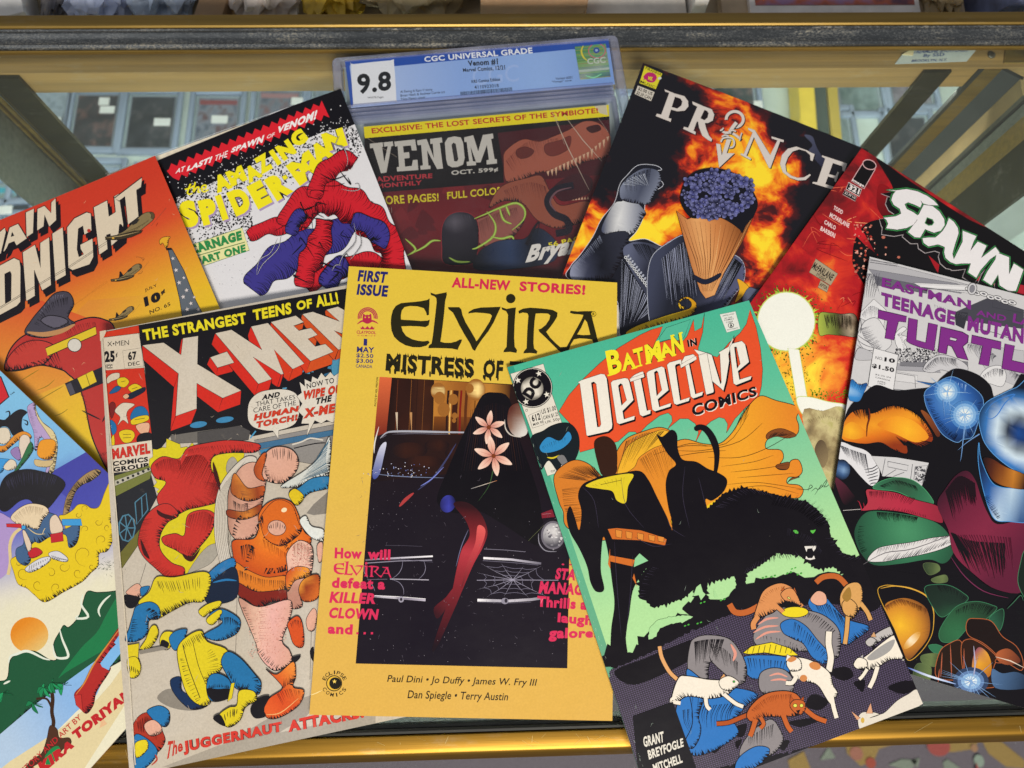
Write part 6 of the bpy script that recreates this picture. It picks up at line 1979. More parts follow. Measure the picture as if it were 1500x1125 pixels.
# white glowing disc on a stem
def ring(r):
    a, q = r.uniform(0, 6.28), 130 + abs(r.gauss(0, 24))
    return 455 + q * math.cos(a), 290 + q * math.sin(a) * 1.02
for _ in range(60):
    a = rr.uniform(0, 6.28)
    k2.line([(455 + 125 * math.cos(a), 290 + 130 * math.sin(a)), (455 + rr.uniform(140, 160) * math.cos(a), 290 + rr.uniform(142, 166) * math.sin(a))], 9, rr.choice(['b8c83a', '8cb432', 'd8d848']), taper=1)
k2.dots(ring, 260, 1.5, 5, '3c5a1c')
k2.dots(lambda r: (r.gauss(480, 60), r.gauss(540, 50)), 200, 1.5, 4.5, '5a5a14')
k2.dots(lambda r: (r.uniform(560, 750), r.gauss(610, 14)), 160, 1.5, 5, '6a8a1c')
k2.oval(455, 288, 127, 130, 'eef0e8', ink=5, inkcol='c4d46a')
k2.fill('462,405 512,412 552,650 505,660', 'eef0e8', 3, 'c4d46a'); k2.fill('~500,625 560,620 640,640 715,655 720,700 640,685 560,690 525,695', 'eef0e8', 3, 'c4d46a')
k2.fill('~600,255 650,250 700,255 760,260 770,350 700,350 640,345 600,345', ('lin', (600, 300), (760, 300), [(0, 'a8b84a'), (.35, '6a7a3a'), (.6, '3a2a20'), (.85, 'b0a088'), (1, '4a3424')]), 2)
k2.hatch('620,258 680,256 740,262', '640,345 690,345 740,348', 26, 3, '2a2214', .8, taper=2)
kr.fill(smooth([(1175, 610), (1205, 602), (1240, 606), (1245, 740), (1210, 740)], True, 4), ('val', .5, []))
k2.fill('~580,850 600,810 625,820 640,880 620,930 600,910', ('lin', (580, 830), (640, 900), [(0, '5a4a38'), (1, '8a7858')])); k2.hatch('545,720 620,700 690,720', '560,740 630,725 690,745', 16, 2, '6a6438', .9)
finish(W_, 'red and black comic book with green edged white lettering and a white disc', spine='5a0c10', rim='c8a8a0')

# ------------------------------------------------------------------ grey cover with purple lettering
T_ = bk('T')
T_.corner(TL=(1274, 376))
kt = Pen(T_, 1200, 370, 5, 'gloss')
k2 = Pen(T_, 1200, 560, 5, 'gloss')
k3 = Pen(T_, 1200, 780, 5, 'gloss')
kt.feathers = k2.feathers = k3.feathers = False
k = Pen(T_, 0, 0, 1, 'gloss')
rr = T_.rng
BL2 = '0f0c12'
k.fill('1260,340 2100,480 2100,1300 1180,1010', 'c9c9cd'); k.fill('1500,640 2100,700 2100,1400 1480,1010', BL2)
# pencilled room: pipes, ledges, cloth
for P, c in (('355,40 1000,210 1120,245 1100,260 1000,225 360,120', 'b4b4ba'), ('360,120 1000,225 1060,260 1040,300 800,260 400,170', '8a8a94'), ('400,170 800,250 790,300 420,240', '63636e'), ('690,220 1110,240 1110,300 740,250', 'd4d4d8'), ('1250,340 1500,430 1500,470 1250,420', 'd8d8dc'),
             ('1010,430 1240,330 1500,420 1500,560 1080,500', '45454f'), ('990,430 1090,440 1060,560 1000,530', '33333c'), ('560,810 880,850 890,880 560,860', 'a0a0a8'), ('560,870 720,900 720,960 560,940', 'd2d2d6'), ('1090,660 1500,720 1500,1000 1250,900', 'b8b8be'), ('600,740 1090,800 1090,850 590,830', '77777f')):
    kt.fill(P, c, 2, '3a3a44')
kt.line('740,245 1120,262', 14, 'e2e2e6'); kt.line('745,262 1115,282', 5, '55555f')
for i in range(7):
    x, y = 1100 + i * 52, 270 + i * 16 + (i % 2) * 10
    kt.oval(x, y, 32, 16, 'dcdce0', .3, 4); kt.oval(x, y, 15, 6, '55555e', .3)
kt.oval(1120, 265, 34, 44, 'c8c8ce', .2, 4); kt.oval(1120, 265, 18, 28, '80808a', .2, 2)
kt.hatch('330,150 400,160 460,200', '330,330 380,320 440,330', 20, 5, '5a5a66', .9, bow=.2)
for i in range(6): kt.line('~%d,150 %d,230 %d,330' % (350 + i * 18, 335 + i * 18, 330 + i * 14), 3, '44444e', taper=2)
kt.fill('300,440 400,340 490,420 470,560 380,520 300,480', 'dcdce0', 3); kt.hatch('310,450 380,390 470,430', '330,490 390,510 460,540', 26, 3, '6a6a74', .8)
kt.fill('~340,500 420,480 480,560 530,660 480,720 400,740 320,700 280,620 300,560', 'd4d4d8', 3, '3a3a44'); kt.hatch('300,560 340,640 420,730', '420,520 450,600 500,660', 30, 4, '5c5c66', .7)
for i in range(5): kt.line('~%d,%d %d,%d %d,%d' % (275, 600 + i * 38, 330, 640 + i * 36, 400, 680 + i * 20), 4, '4a4a54', taper=2)
kt.fill('~290,700 380,730 400,780 300,790 260,770', 'b8b8be', 2)
kt.fill('~560,590 610,545 640,560 600,600 650,620 620,650 640,700 610,735 570,690 555,640', 'e0e0e4', 3, '3a3a44'); kt.hatch('570,600 600,640 620,720', '630,560 630,620 640,690', 16, 3, '55555f', .7)
kt.dots(lambda r: (r.uniform(560, 880), r.uniform(705, 800)), 420, 3, 9, '33333c'); kt.dots(lambda r: (r.uniform(560, 880), r.uniform(705, 800)), 260, 3, 8, 'd4d4d8')
kt.fill('~760,860 800,790 880,750 960,760 1050,800 1090,850 1040,900 900,860 830,880', 'c4c4ca', 3, '3a3a44'); kt.hatch('770,850 860,770 1000,780', '800,880 900,850 1040,870', 40, 4, '4a4a54', .8, bow=.15)
kt.fill('~1180,900 1240,840 1330,830 1370,900 1340,980 1250,960 1200,950', 'd8d8dc', 3, '3a3a44'); kt.hatch('1200,900 1280,850 1350,860', '1220,950 1290,950 1340,960', 24, 4, '55555f', .6)
kt.hatch('1090,670 1200,690 1300,760', '1110,760 1190,790 1260,830', 34, 4, '5a5a64', .8, bow=.2); kt.hatch('840,380 1000,430 1080,450', '850,430 990,480 1060,500', 24, 3, '55555f', .7)
kt.hatch('1380,780 1440,880 1490,900', '1340,860 1400,950 1480,980', 26, 5, '44444e', .7)
for l in ('375,55 575,85 580,75', '370,70 570,100', '560,880 700,905 705,990', '540,1000 640,1010 760,1005', '300,480 310,540 300,590', '1270,360 1270,400 1480,440', '1160,560 1300,590 1420,640'): kt.line(l, 4, '3c3c46')
# purple lettering
PU = '7c2c86'
for t, q, b in (('EASTMAN', '462,180 1112,352 1112,420 456,252', .02), ('AND', '1152,418 1372,462 1366,505 1150,458', .015), ('LAIRD', '1425,445 1760,520 1756,600 1415,510', .02), ('TEENAGE', '455,288 1000,432 990,536 452,388', .03), ('MUTANT', '1092,462 1580,575 1575,690 1082,572', .03)):
    kt.text(t, q, PU, b + .012, out=(.014, '2a1230'))
for p, h in (('432,420 640,468 634,510 580,505 545,642 480,628 500,500 430,480', ''), ('655,478 720,494 708,640 780,660 800,515 866,530 840,720 760,700 730,692 668,668 640,650', ''), ('890,545 1050,585 1092,610 1086,660 1050,690 1090,790 1010,770 970,690 940,680 930,745 868,732|960,620 955,640 1000,650 1010,632', '1'), ('1118,605 1332,655 1328,712 1262,698 1240,832 1168,818 1196,684 1112,664', ''), ('1360,668 1430,684 1410,790 1520,815 1520,890 1336,850', '')):
    a = p.split('|')
    kt.fill(a[0], PU, 5, '3a1440', holes=a[1:])
kt.fill('398,700 578,750 540,1025 355,980', 'dcdce0', 4)
kt.text('NO.', '412,758 468,770 466,792 410,780', '1a181c', .0); kt.text('10', '478,766 556,780 552,812 474,798', '1a181c', .05); kt.text('$1.50', '388,812 550,846 545,884 384,846', '1a181c', .045)
for t, q in (('$2.25 IN', '410,888 522,912 520,924 408,898'), ('CANADA', '410,908 520,934 518,944 408,918'), ('APRIL', '424,936 490,950 488,962 422,946'), ('1987', '428,952 484,966 482,974 426,960')): kt.text(t, q, '3a383c', .01)
k.fill('1210,700 1230,660 1300,690 1560,660 1560,1120 1180,1010', BL2)
# dark mass with glowing blue globes, orange cloth, green and maroon shapes
k2.fill('~150,430 210,200 330,80 420,20 560,60 700,50 830,30 900,-40 1000,-100 1150,-60 1250,20 1290,120 1400,60 1520,20 1560,1300 200,1300 100,700', BL2)
k2.fill('~215,40 240,-20 290,20 350,10 320,90 290,140 240,140 215,120', ('rad', (240, 70), 120, [(0, 'b8d8f0'), (.4, '3a8ad0'), (1, '1a4a90')]), 2)
k2.hatch('230,-20 290,10 340,20', '220,60 260,90 290,100', 12, 4, '0f2c60', .7)
k2.fill('700,-10 830,10 1000,-40 960,40 830,30', ('lin', (700, 0), (960, 20), [(0, '2a6ab0'), (1, '123060')]), 2)
k2.fill('~770,80 820,30 960,-40 1080,10 1180,90 1200,170 1160,300 1120,400 1050,420 1000,440 900,380 830,270 780,170', ('rad', (960, 150), 330, [(0, '5a92d0'), (.45, '2a5ca8'), (.8, '14305e'), (1, '0d1a36')]), 4, '6aa0d8')
k2.hatch('780,120 860,300 990,430', '860,120 920,270 1030,360', 34, 6, '0c1a38', .7); k2.hatch('1190,140 1150,300 1100,400', '1110,160 1090,280 1060,360', 24, 5, '0a1630', .8); k2.hatch('860,60 960,0 1080,20', '880,120 970,90 1070,100', 16, 4, '9ac0e8', .7)
for x, y, r_ in ((935, 70, 95), (1062, 240, 105)):
    for q, c in ((1.0, '4a80c0'), (.8, '7aa8d8'), (.6, 'a8c8e6'), (.42, 'd4e2ea'), (.25, 'eeeee4')):
        k2.oval(x, y, r_ * q, r_ * q, c, n=24)
    for i in range(14):
        a = rr.uniform(0, 6.28); q = rr.uniform(1.0, 1.9)
        k2.line([(x, y), (x + r_ * q * math.cos(a), y + r_ * q * math.sin(a))], 7, '8ab4e0', taper=1)
for l in ('905,130 915,260', '1060,330 1040,520 1030,580', '1180,280 1290,300 1330,310', '1170,380 1080,440 1010,500'): k2.line('~' + l, 9, '6a94cc', taper=1)
k2.fill('~180,300 240,220 330,200 370,230 420,220 500,180 590,180 700,230 780,310 830,420 740,470 640,430 640,520 540,490 450,440 340,450 250,440 165,410', ('lin', (330, 220), (420, 480), [(0, 'c86a1c'), (.4, 'e89a24'), (.7, 'd8701c'), (1, '8a3414')]))
k2.fill('~430,300 560,250 700,290 800,400 700,440 560,380 460,340', ('rad', (640, 350), 220, [(0, 'f0b42a'), (.6, 'e89424'), (1, 'd87a1e')]))
k2.fill('~180,330 240,290 320,340 340,390 250,420 170,390', ('rad', (230, 360), 120, [(0, 'f0b42a'), (1, 'd87a1e')]))
k2.hatch('240,210 330,190 370,210', '300,290 340,300 360,320', 26, 7, BL2, .8); k2.hatch('400,200 500,170 600,165', '420,260 500,230 620,220', 34, 8, BL2, .7); k2.hatch('600,170 720,230 830,400', '640,230 730,310 780,400', 24, 7, BL2, .7); k2.hatch('830,440 740,490 620,460', '720,420 640,420 540,380', 30, 9, BL2, .8); k2.hatch('300,470 420,500 600,520', '330,430 430,450 560,470', 26, 8, BL2, .7)
k2.fill('~740,210 800,240 880,370 860,400 820,340', ('lin', (740, 210), (870, 390), [(0, '8a4a24'), (1, '5a2a1a')])); k2.line('~360,190 368,250 350,320 345,400', 12, '6a2a14', taper=2)
k2.fill('~150,440 250,470 340,500 400,560 440,640 430,720 380,760 300,690 220,600 140,560', 'd8d8de', 3, BL2); k2.hatch('150,460 250,500 340,530', '200,560 280,640 380,740', 34, 4, '3a3a44', .8); 
for i in range(6): k2.line('~%d,%d %d,%d %d,%d' % (330 + i * 8, 640 + i * 22, 390, 630 + i * 22, 430, 600 + i * 28), 5, '2a2a32', taper=2)
k2.oval(165, 640, 60, 75, ('rad', (165, 640), 75, [(0, '8aaed8'), (.5, '3a5a8a'), (1, BL2)]))
k2.fill('380,540 560,550 800,590 750,760 620,700 460,690 440,640', 'c8c8cc', 3, BL2)
for l in ('480,560 455,690', '680,600 665,720', '500,580 650,610 640,650 500,620 500,580', '700,620 790,610 750,740 690,710 700,620', '560,640 480,690', '620,660 540,690'): k2.line(l, 4, '4a4a52')
k2.dots(lambda r: (r.uniform(700, 770), r.uniform(620, 720)), 60, 4, 10, '55555c')
k2.fill('~110,700 180,740 230,800 260,850 200,900 160,860', ('lin', (110, 700), (250, 860), [(0, '5a2436'), (1, BL2)]))
# green mossy boulders bound with a red cloth band
GN = '2f6a4c'
k2.fill('~395,780 440,730 540,700 640,705 720,740 800,820 830,890 700,860 560,800', ('rad', (600, 740), 260, [(0, '2c4a38'), (.6, GN), (1, '3a7a58')]), 4, '4a9a6a'); k2.hatch('440,760 560,720 700,760', '520,790 620,790 760,850', 40, 4, BL2, .6)
k2.fill('~255,1130 270,1040 330,960 420,940 600,960 760,990 860,1030 930,1090 990,1200 960,1290 900,1330 800,1300 600,1330 400,1340 300,1250', ('rad', (640, 1090), 420, [(0, '468c64'), (.5, GN), (1, '1c3c2e')]), 4, BL2)
k2.hatch('420,950 560,960 720,990', '450,1040 560,1060 700,1060', 60, 4, BL2, .7, bow=.1); k2.hatch('290,1050 280,1150 310,1250', '360,1050 350,1130 380,1220', 22, 4, '123020', .7)
k2.fill('~340,790 420,790 560,810 700,860 850,900 875,940 900,1030 780,1000 600,950 420,935 310,940 350,880', ('lin', (340, 850), (880, 980), [(0, 'a83444'), (.5, 'b02c44'), (1, '8c2438')]), 4, BL2)
k2.hatch('360,800 500,805 700,850', '370,870 480,890 640,930', 34, 5, '3a0c18', .7); k2.hatch('420,935 600,945 780,990', '450,890 620,900 780,950', 30, 5, '3a0c18', .6)
k2.line('~310,940 290,880 275,870', 8, 'b02c44', taper=1); k2.line('~330,930 320,880', 8, 'b02c44', taper=1); k2.line('170,940 300,930', 12, 'd8d4d4', taper=2)
# a pale feather lying across the stones
k3.fill('~352,205 420,120 540,90 680,70 820,40 960,20 1090,-30 1010,60 900,120 760,160 600,190 460,215', 'd4d2d4', 4, BL2)
k3.line('~310,240 480,150 700,115 1100,-35', 7, '6a666c', taper=2)
k3.hatch('430,118 640,76 960,22', '400,180 620,130 900,60', 34, 4, '55525a', .9); k3.hatch('460,210 700,170 1000,60', '500,150 760,100 1050,0', 34, 4, '55525a', .9)
# maroon cloth
k2.fill('~860,900 920,780 1000,680 1080,650 1140,720 1180,840 1230,960 1300,1040 1520,1050 1520,1500 1300,1520 1100,1380 980,1250 940,1080', ('lin', (900, 800), (1400, 1300), [(0, '3a1426'), (.3, '6a1e38'), (.6, '7c2440'), (1, '5a1a34')]))
k2.hatch('920,800 1020,690 1130,740', '1000,1100 1080,1000 1160,960', 40, 12, '1a0a14', .8); k3.hatch('960,0 1100,60 1350,80', '1100,330 1230,400 1360,440', 36, 16, BL2, .8); k3.hatch('1000,20 1180,20 1400,40', '1150,240 1280,280 1430,300', 22, 7, '4a1228', .9)
k3.line('~960,180 1060,320 1200,430 1380,480', 8, '6a2a4c', taper=2)
# big blue globe at the edge
k2.fill('~1165,250 1220,150 1330,90 1440,40 1560,10 1560,700 1420,640 1320,570 1240,490 1190,400', ('rad', (1480, 380), 330, [(0, '1c4c9a'), (.3, '0f1c38'), (.55, 'c8dcec'), (.75, '3a78c0'), (1, '0c1428')]), 5, '5a98d8')
k2.line('~1210,230 1260,160 1350,110 1430,90 1360,150 1300,240 1250,270 1215,250', 8, '3a78c8', taper=2)
k2.fill('~1165,440 1180,560 1250,720 1330,770 1500,790 1540,900 1540,1020 1380,1020 1290,1010 1240,930 1190,760 1160,580', ('lin', (1180, 700), (1520, 900), [(0, '14284e'), (.3, '2a62ae'), (.6, 'b8d0e4'), (.8, '7a9cc4'), (1, '2a4c80')]), 5, '4a90d0')
k2.fill('~1195,560 1260,560 1360,620 1520,690 1520,780 1380,770 1280,730 1230,660', ('lin', (1200, 600), (1500, 740), [(0, '1a0f14'), (.4, '6a3014'), (.7, 'c07a2a'), (1, '3a1c10')]), 3, BL2)
k2.hatch('1200,840 1250,930 1300,1000', '1300,800 1330,880 1380,960', 20, 6, '0f2448', .5)
# olive straps, amber egg, dark green stones, brown ridges
k3.fill('~430,440 470,390 560,390 680,410 790,470 830,540 840,640 820,760 740,880 650,935 600,800 520,640', BL2, 5, 'c89a34')
k3.fill('~480,540 560,490 660,485 770,540 810,640 800,760 730,860 650,930 600,830 540,680', ('rad', (600, 680), 260, [(0, 'e8b42c'), (.5, 'c8842a'), (.8, '8a5424'), (1, '4a2c1c')])); k3.hatch('480,540 600,490 790,560', '520,610 640,570 770,640', 60, 5, '6a3c1c', .6)
k3.oval(680, 790, 85, 28, ('rad', (680, 790), 85, [(0, 'f0e8d0'), (.6, 'd8a85c'), (1, 'c88c34')]), -.8)
k3.line('~450,410 560,392 700,420 800,480 838,580 836,680', 10, 'd0a03c', taper=2)
for P, c in (('~770,410 860,380 960,390 1050,440 1090,490 980,570 900,620 840,560', '1c2e26'), ('~970,575 1050,520 1160,505 1260,530 1300,560 1200,650 1090,700 1000,790 900,800 880,720', '24442f'), ('~1240,640 1280,590 1345,560 1350,640 1320,720 1270,690', '2f6a50'), ('~800,830 860,820 920,850 900,880 840,880', '2f6a4c'), ('~1450,360 1470,220 1500,130 1560,130 1560,520 1500,480', '1c3a34')):
    k3.fill(P, ('rad', (1000, 740), 420, [(0, '2f6a46'), (.5, c), (1, '14201a')]), 4, '3a7a58')
k3.hatch('860,390 960,400 1080,480', '900,470 970,480 1040,520', 20, 5, BL2, .7); k3.hatch('1000,570 1130,520 1280,550', '1000,650 1100,620 1200,640', 26, 6, BL2, .7)
k3.line('~1370,560 1420,510 1470,460 1490,500', 6, '3a6a50', taper=2)
for P in ('~760,230 860,230 880,280 800,310', '~820,340 920,310 935,360 850,370', '~750,900 870,890 860,980 760,960', '~720,960 820,990 790,1120 690,1060'): k3.fill(P, ('lin', (700, 900), (900, 960), [(0, '2a3a28'), (.5, '6a7c4c'), (1, '24301f')]), 3, '5a6a44')
for P, c in (('~860,1060 880,880 960,810 1040,800 1060,980 1060,1070', '24160f'), ('~1040,830 1100,780 1180,810 1260,870 1300,920 1280,980 1260,1060 1290,1130 1120,1130 1060,1050', '2a170f'), ('~1075,700 1090,640 1140,630 1260,650 1340,760 1440,830 1490,930 1480,1010 1380,960 1290,950 1300,900 1200,810 1100,760', '1a0f0e')):
    k3.fill(P, c, 5, 'a85a34')
k3.fill('~1130,900 1170,840 1230,880 1260,960 1250,1050 1160,1070 1120,1000', ('lin', (1120, 900), (1250, 1040), [(0, '8a4a5c'), (.4, 'd89a2c'), (1, 'a86420')])); k3.fill('~1300,880 1380,850 1450,900 1470,950 1380,970 1310,940', ('lin', (1300, 880), (1470, 950), [(0, 'a85a34'), (1, '5a2a1c')]))
for l in ('900,880 890,1060', '960,820 970,1060', '1060,850 1060,1060', '880,1000 870,1100'): k3.line('~' + l, 8, 'a85a40', taper=2)
k3.fill('~1265,1000 1340,1030 1440,1020 1520,1060 1520,1140 1290,1140', ('lin', (1270, 1000), (1500, 1120), [(0, '4a6a94'), (1, '22344e')]), 3)
for x, y, r_ in ((1110, 1090, 130),):
    for q, c in ((1.0, '2c3c5c'), (.75, '5a78a8'), (.55, '8ab0d8'), (.36, 'c4d8e8'), (.2, 'eceee8')): k3.oval(x, y, r_ * q, r_ * q * .8, c, n=24)
    for i in range(18):
        a = rr.uniform(0, 6.28); k3.line([(x, y), (x + r_ * 1.8 * math.cos(a), y + r_ * 1.5 * math.sin(a))], 6, '7aa0d0', taper=1)
k3.line('~650,990 800,1050 1000,1110', 16, ('lin', (650, 990), (1000, 1110), [(0, '4a6ac0'), (.5, 'd8e0f0'), (1, '8aa8e0')]), taper=2); k3.line('~1130,830 1140,960 1130,1050', 10, 'a8a4c0', taper=2); k3.line('1290,910 1400,940 1500,990', 9, 'd8c8b8', taper=2)
for i in range(120):
    x, y = rr.uniform(700, 1480), rr.uniform(260, 1100)
    k3.line([(x, y), (x + rr.uniform(20, 60), y - rr.uniform(-6, 14))], 2, rr.choice(['24242c', '1c2a24', '2a2028']), taper=2)
finish(T_, 'comic book with purple lettering over grey pencil art and glowing blue globes, at the right', spine='2a1c2c', rim='c4c4c6')

# ------------------------------------------------------------------ white and black cover with yellow lettering
S_ = bk('S')
S_.corner(TR=(499, 130))
ks = Pen(S_, 220, 120, 3.75, 'gloss')
k = Pen(S_, 0, 0, 1, 'gloss')
rr = S_.rng
IK = '0e0c14'
k.fill('200,260 520,110 640,520 330,640', 'dcdce2')
ks.fill('20,440 1060,20 1130,230 1080,250 960,270 820,330 640,420 480,500 330,560 200,620 120,690', IK)
def band(r):
    t = r.random()
    x, y = 150 + 980 * t, 690 - 400 * t
    d = r.gauss(-6, 52)
    return x + d * .35, y + d
ks.dots(band, 1300, 2, 8, IK); ks.dots(lambda r: (lambda p: (p[0] - 6, p[1] - 30))(band(r)), 560, 2, 5, 'dcdce2')
ks.dots(lambda r: (r.uniform(170, 560), r.gauss(760, 50)), 700, 2, 7, IK); ks.dots(lambda r: (r.gauss(1120, 25), r.gauss(320, 40)), 90, 2, 6, IK)
ks.dots(lambda r: (r.uniform(300, 700), r.uniform(950, 1120)), 60, 1.5, 3, '8a8a94')
# burst caption
A, B_ = [], []
for i in range(38):
    t = i / 37
    x, y = 100 + 850 * t, 500 - 355 * t
    o = 34 if i % 2 else 10
    A.append((x + 6 - o * .4, y - 10 - o)); B_.append((x + 22 + o * .4, y + 18 + o))
ks.fill([(90, 488)] + A + [(972, 165)] + B_[::-1] + [(108, 512)], 'd81f2e', 2, IK)
for t, q, b in (('AT', '148,478 194,460 186,490 138,504', .02), ('LAST!', '210,462 344,406 330,444 200,492', .05), ('THE', '360,404 428,376 422,412 350,436', .01), ('SPAWN', '452,362 628,290 616,334 442,390', .05), ('OF', '646,292 686,276 680,300 638,314', .01), ('VENOM!', '704,246 920,152 908,206 692,286', .05)):
    ks.text(t, q, 'f0eef0', b)
YL, LV = 'f0e41c', 'a894bc'
ks.line('~190,590 215,585 240,570', 8, YL); ks.line('~222,560 205,605 215,618 232,612', 9, YL); ks.line('~248,550 236,605 255,580 268,582 262,606 276,604', 9, YL); ks.line('~282,590 304,585 306,568 288,572 282,592 296,604 320,592', 9, YL)
for t, *q in (('A', 395, 553, 92, 94, -20), ('M', 474, 517, 98, 88, -25), ('A', 562, 500, 88, 86, -28), ('Z', 622, 449, 82, 96, -30), ('I', 687, 415, 28, 92, -32), ('N', 746, 374, 88, 92, -34), ('G', 816, 308, 84, 84, -36)):
    ks.text(t, rq(*q), YL, .075, out=(.02, IK))
SPL = [(t, rq(*q)) for t, *q in (('S', 212, 725, 96, 150, -12), ('P', 320, 712, 92, 142, -14), ('I', 393, 690, 36, 142, -18), ('D', 492, 655, 104, 142, -24), ('E', 600, 618, 90, 142, -28), ('R', 706, 570, 108, 140, -32), ('M', 846, 472, 156, 136, -36), ('A', 938, 388, 116, 116, -32), ('N', 1012, 318, 124, 104, -18))]
for t, q in SPL: ks.text(t, [(x + 10, y + 9) for x, y in q], LV, .08, out=(.02, IK))
ks.fill('722,520 745,508 758,528 736,542', YL, 3, IK)
for t, q in SPL: ks.text(t, q, YL, .08, out=(.02, IK))
ks.fill('240,890 505,800 545,925 295,1010', 'e4e2a4', 3, '3a6a3a')
ks.text('CARNAGE', '205,900 500,815 506,868 232,950', '2a8a4a', .05, out=(.02, '164a2a')); ks.text('PART ONE', '245,968 522,890 526,935 262,1008', '2a8a4a', .04, out=(.02, '164a2a')); ks.line('248,958 520,880', 4, '3a6a3a')
# tangled red and blue ribbons, inked
RD_, BU = 'c81e2c', '3a3488'
def ribbon(path, w, col, n=70, dark='3a0612'):
    C = smooth(pts(path), False, 10)
    L_, R_ = [], []
    for i, p in enumerate(C):
        q0, q1 = C[max(0, i - 1)], C[min(len(C) - 1, i + 1)]
        dx, dy = q1[0] - q0[0], q1[1] - q0[1]
        d = math.hypot(dx, dy) or 1
        ww = w * (0.35 + 0.65 * math.sin(math.pi * (0.12 + 0.76 * i / len(C))) + 0.12 * math.sin(i * 0.5)) / 2
        L_.append((p[0] - dy / d * ww, p[1] + dx / d * ww)); R_.append((p[0] + dy / d * ww, p[1] - dx / d * ww))
    ks.fill(L_ + R_[::-1], col, 4, IK)
    f = lambda P, k_: ' '.join('%f,%f' % ((a_[0] * k_ + b_[0] * (1 - k_)), (a_[1] * k_ + b_[1] * (1 - k_))) for a_, b_ in P)
    P = list(zip(L_, R_))[::5]
    ks.hatch(f(P, 1), f(P, .35), n, 5, dark, .9, bow=.12); ks.hatch(f(P, 0), f(P, .6), n // 2, 4, dark, .7, bow=-.12)
ribbon('860,1130 960,1060 1090,1010 1220,990 1300,1040', 110, RD_)
ribbon('560,1140 640,1040 760,960 880,900 1000,850 1110,760', 190, BU, 60, IK)
ribbon('540,850 640,800 740,790 840,760 900,700', 95, RD_, 50)
ribbon('760,800 800,700 900,650 1000,640 1100,680 1180,740 1260,820 1330,920 1330,1040', 190, RD_, 120)
ribbon('840,1130 860,1030 900,950 940,860 960,760', 130, RD_, 60)
ribbon('1110,760 1200,790 1270,850 1250,900', 110, BU, 30, IK)
ribbon('900,640 930,540 1000,470 1080,430 1120,450', 110, RD_, 50)
ribbon('770,840 800,760 850,720', 80, BU, 24, IK)
ribbon('960,1130 1020,1040 1090,1000', 120, BU, 24, IK)
for i in range(24):
    x, y = rr.uniform(780, 1300), rr.uniform(480, 1080)
    ks.line(smooth([(x, y), (x + rr.uniform(-80, 80), y + rr.uniform(-40, 40)), (x + rr.uniform(-160, 160), y + rr.uniform(-50, 90))], False, 5), rr.uniform(3, 8), IK, taper=2)
for l in ('1040,300 1020,350 1060,360 1085,420 1080,470', '1050,590 1110,600 1150,590 1145,560 1125,562', '720,840 700,920 620,1000 590,1060', '700,860 660,940 600,980 585,1060', '1120,780 1130,880 1060,960 1040,1010', '1150,830 1160,900 1100,980', '1000,1040 1020,1010 1050,1010'):
    ks.line('~' + l, 6, IK, taper=2); ks.line('~' + l, 2, 'dcdce2', taper=2)
finish(S_, 'white comic book with yellow arched lettering and a red burst on a black speckled top', spine='16141c', rim='d6d6da')

# ------------------------------------------------------------------ red to yellow cover with cream slanted lettering
C_ = bk('C')
C_.corner(TR=(227, 228))
kc = Pen(C_, 0, 220, 4.4118, 'satin')
k2 = Pen(C_, 0, 375, 3, 'satin')
k3 = Pen(C_, 0, 540, 7.5, 'satin')
k = Pen(C_, 0, 0, 1, 'satin')
rr = C_.rng
k.fill('-260,420 240,200 360,520 120,760 -200,760', ('lin', (150, 290), (235, 470), [(0, 'c93a26'), (.35, 'd2482a'), (.55, 'd87a2a'), (.8, 'e0a82c'), (1, 'e2bc24')]))
k.fill('0,560 130,440 330,420 340,520 160,760 -50,760', ('lin', (60, 520), (180, 640), [(0, 'd88a34'), (.4, 'e0b030'), (1, 'dcc01c')])) 
k.fill('-100,520 60,440 140,470 100,560 0,600', ('lin', (60, 440), (20, 590), [(0, 'd2502a'), (1, 'dc9c34')]))
CR, KK = 'd8cab4', '16121a'
# lettering: dark drop first, then the cream faces
LT = [('I', '163,402 222,378 218,534 172,560'), ]
BIG = ['-260,380 -40,300 -60,420 -250,470', '60,500 118,474 176,570 108,618 92,590 58,604 44,636 18,662|72,560 90,552 80,530', '165,402 222,378 216,535 170,562', '240,380 288,358 330,405 330,338 362,308 366,452 318,496 288,420 284,494 238,520',
       '-40,560 30,500 40,530 8,668 -40,690',
       '-30,760 90,695 128,712 135,760 134,980 110,1008 -30,1080|32,800 66,784 72,800 70,970 36,990',
       '145,660 228,610 262,760 258,600 320,562 332,872 272,908 222,775 228,942 168,976', '336,540 408,498 428,808 356,846', '432,500 480,440 560,400 590,410 594,520 545,548 535,490 508,508 500,640 512,690 540,672 520,640 518,610 600,570 606,690 580,740 470,778 440,760',
       '604,370 694,324 706,428 746,400 736,300 770,282 800,480 790,560 720,620 712,540 690,548 698,640 640,676', '740,310 918,175 914,240 884,258 898,430 826,482 806,300 770,330']
for A in BIG:
    p, *h = A.split('|')
    kc.fill(sh(p, (26, 40)), KK, 6, KK); kc.fill(sh(p, (14, 20)), KK, 6, KK)
for A in BIG:
    p, *h = A.split('|')
    kc.fill(p, CR, 6, KK, holes=h)
for l in ('0,1015 130,935 335,815 430,760', '0,1025 130,945 335,825 430,772', '430,762 600,650 690,590', '430,772 600,660 690,604'): kc.line(l, 2.2, KK)
kc.oval(575, 520, 12, 11, 'b02c24')


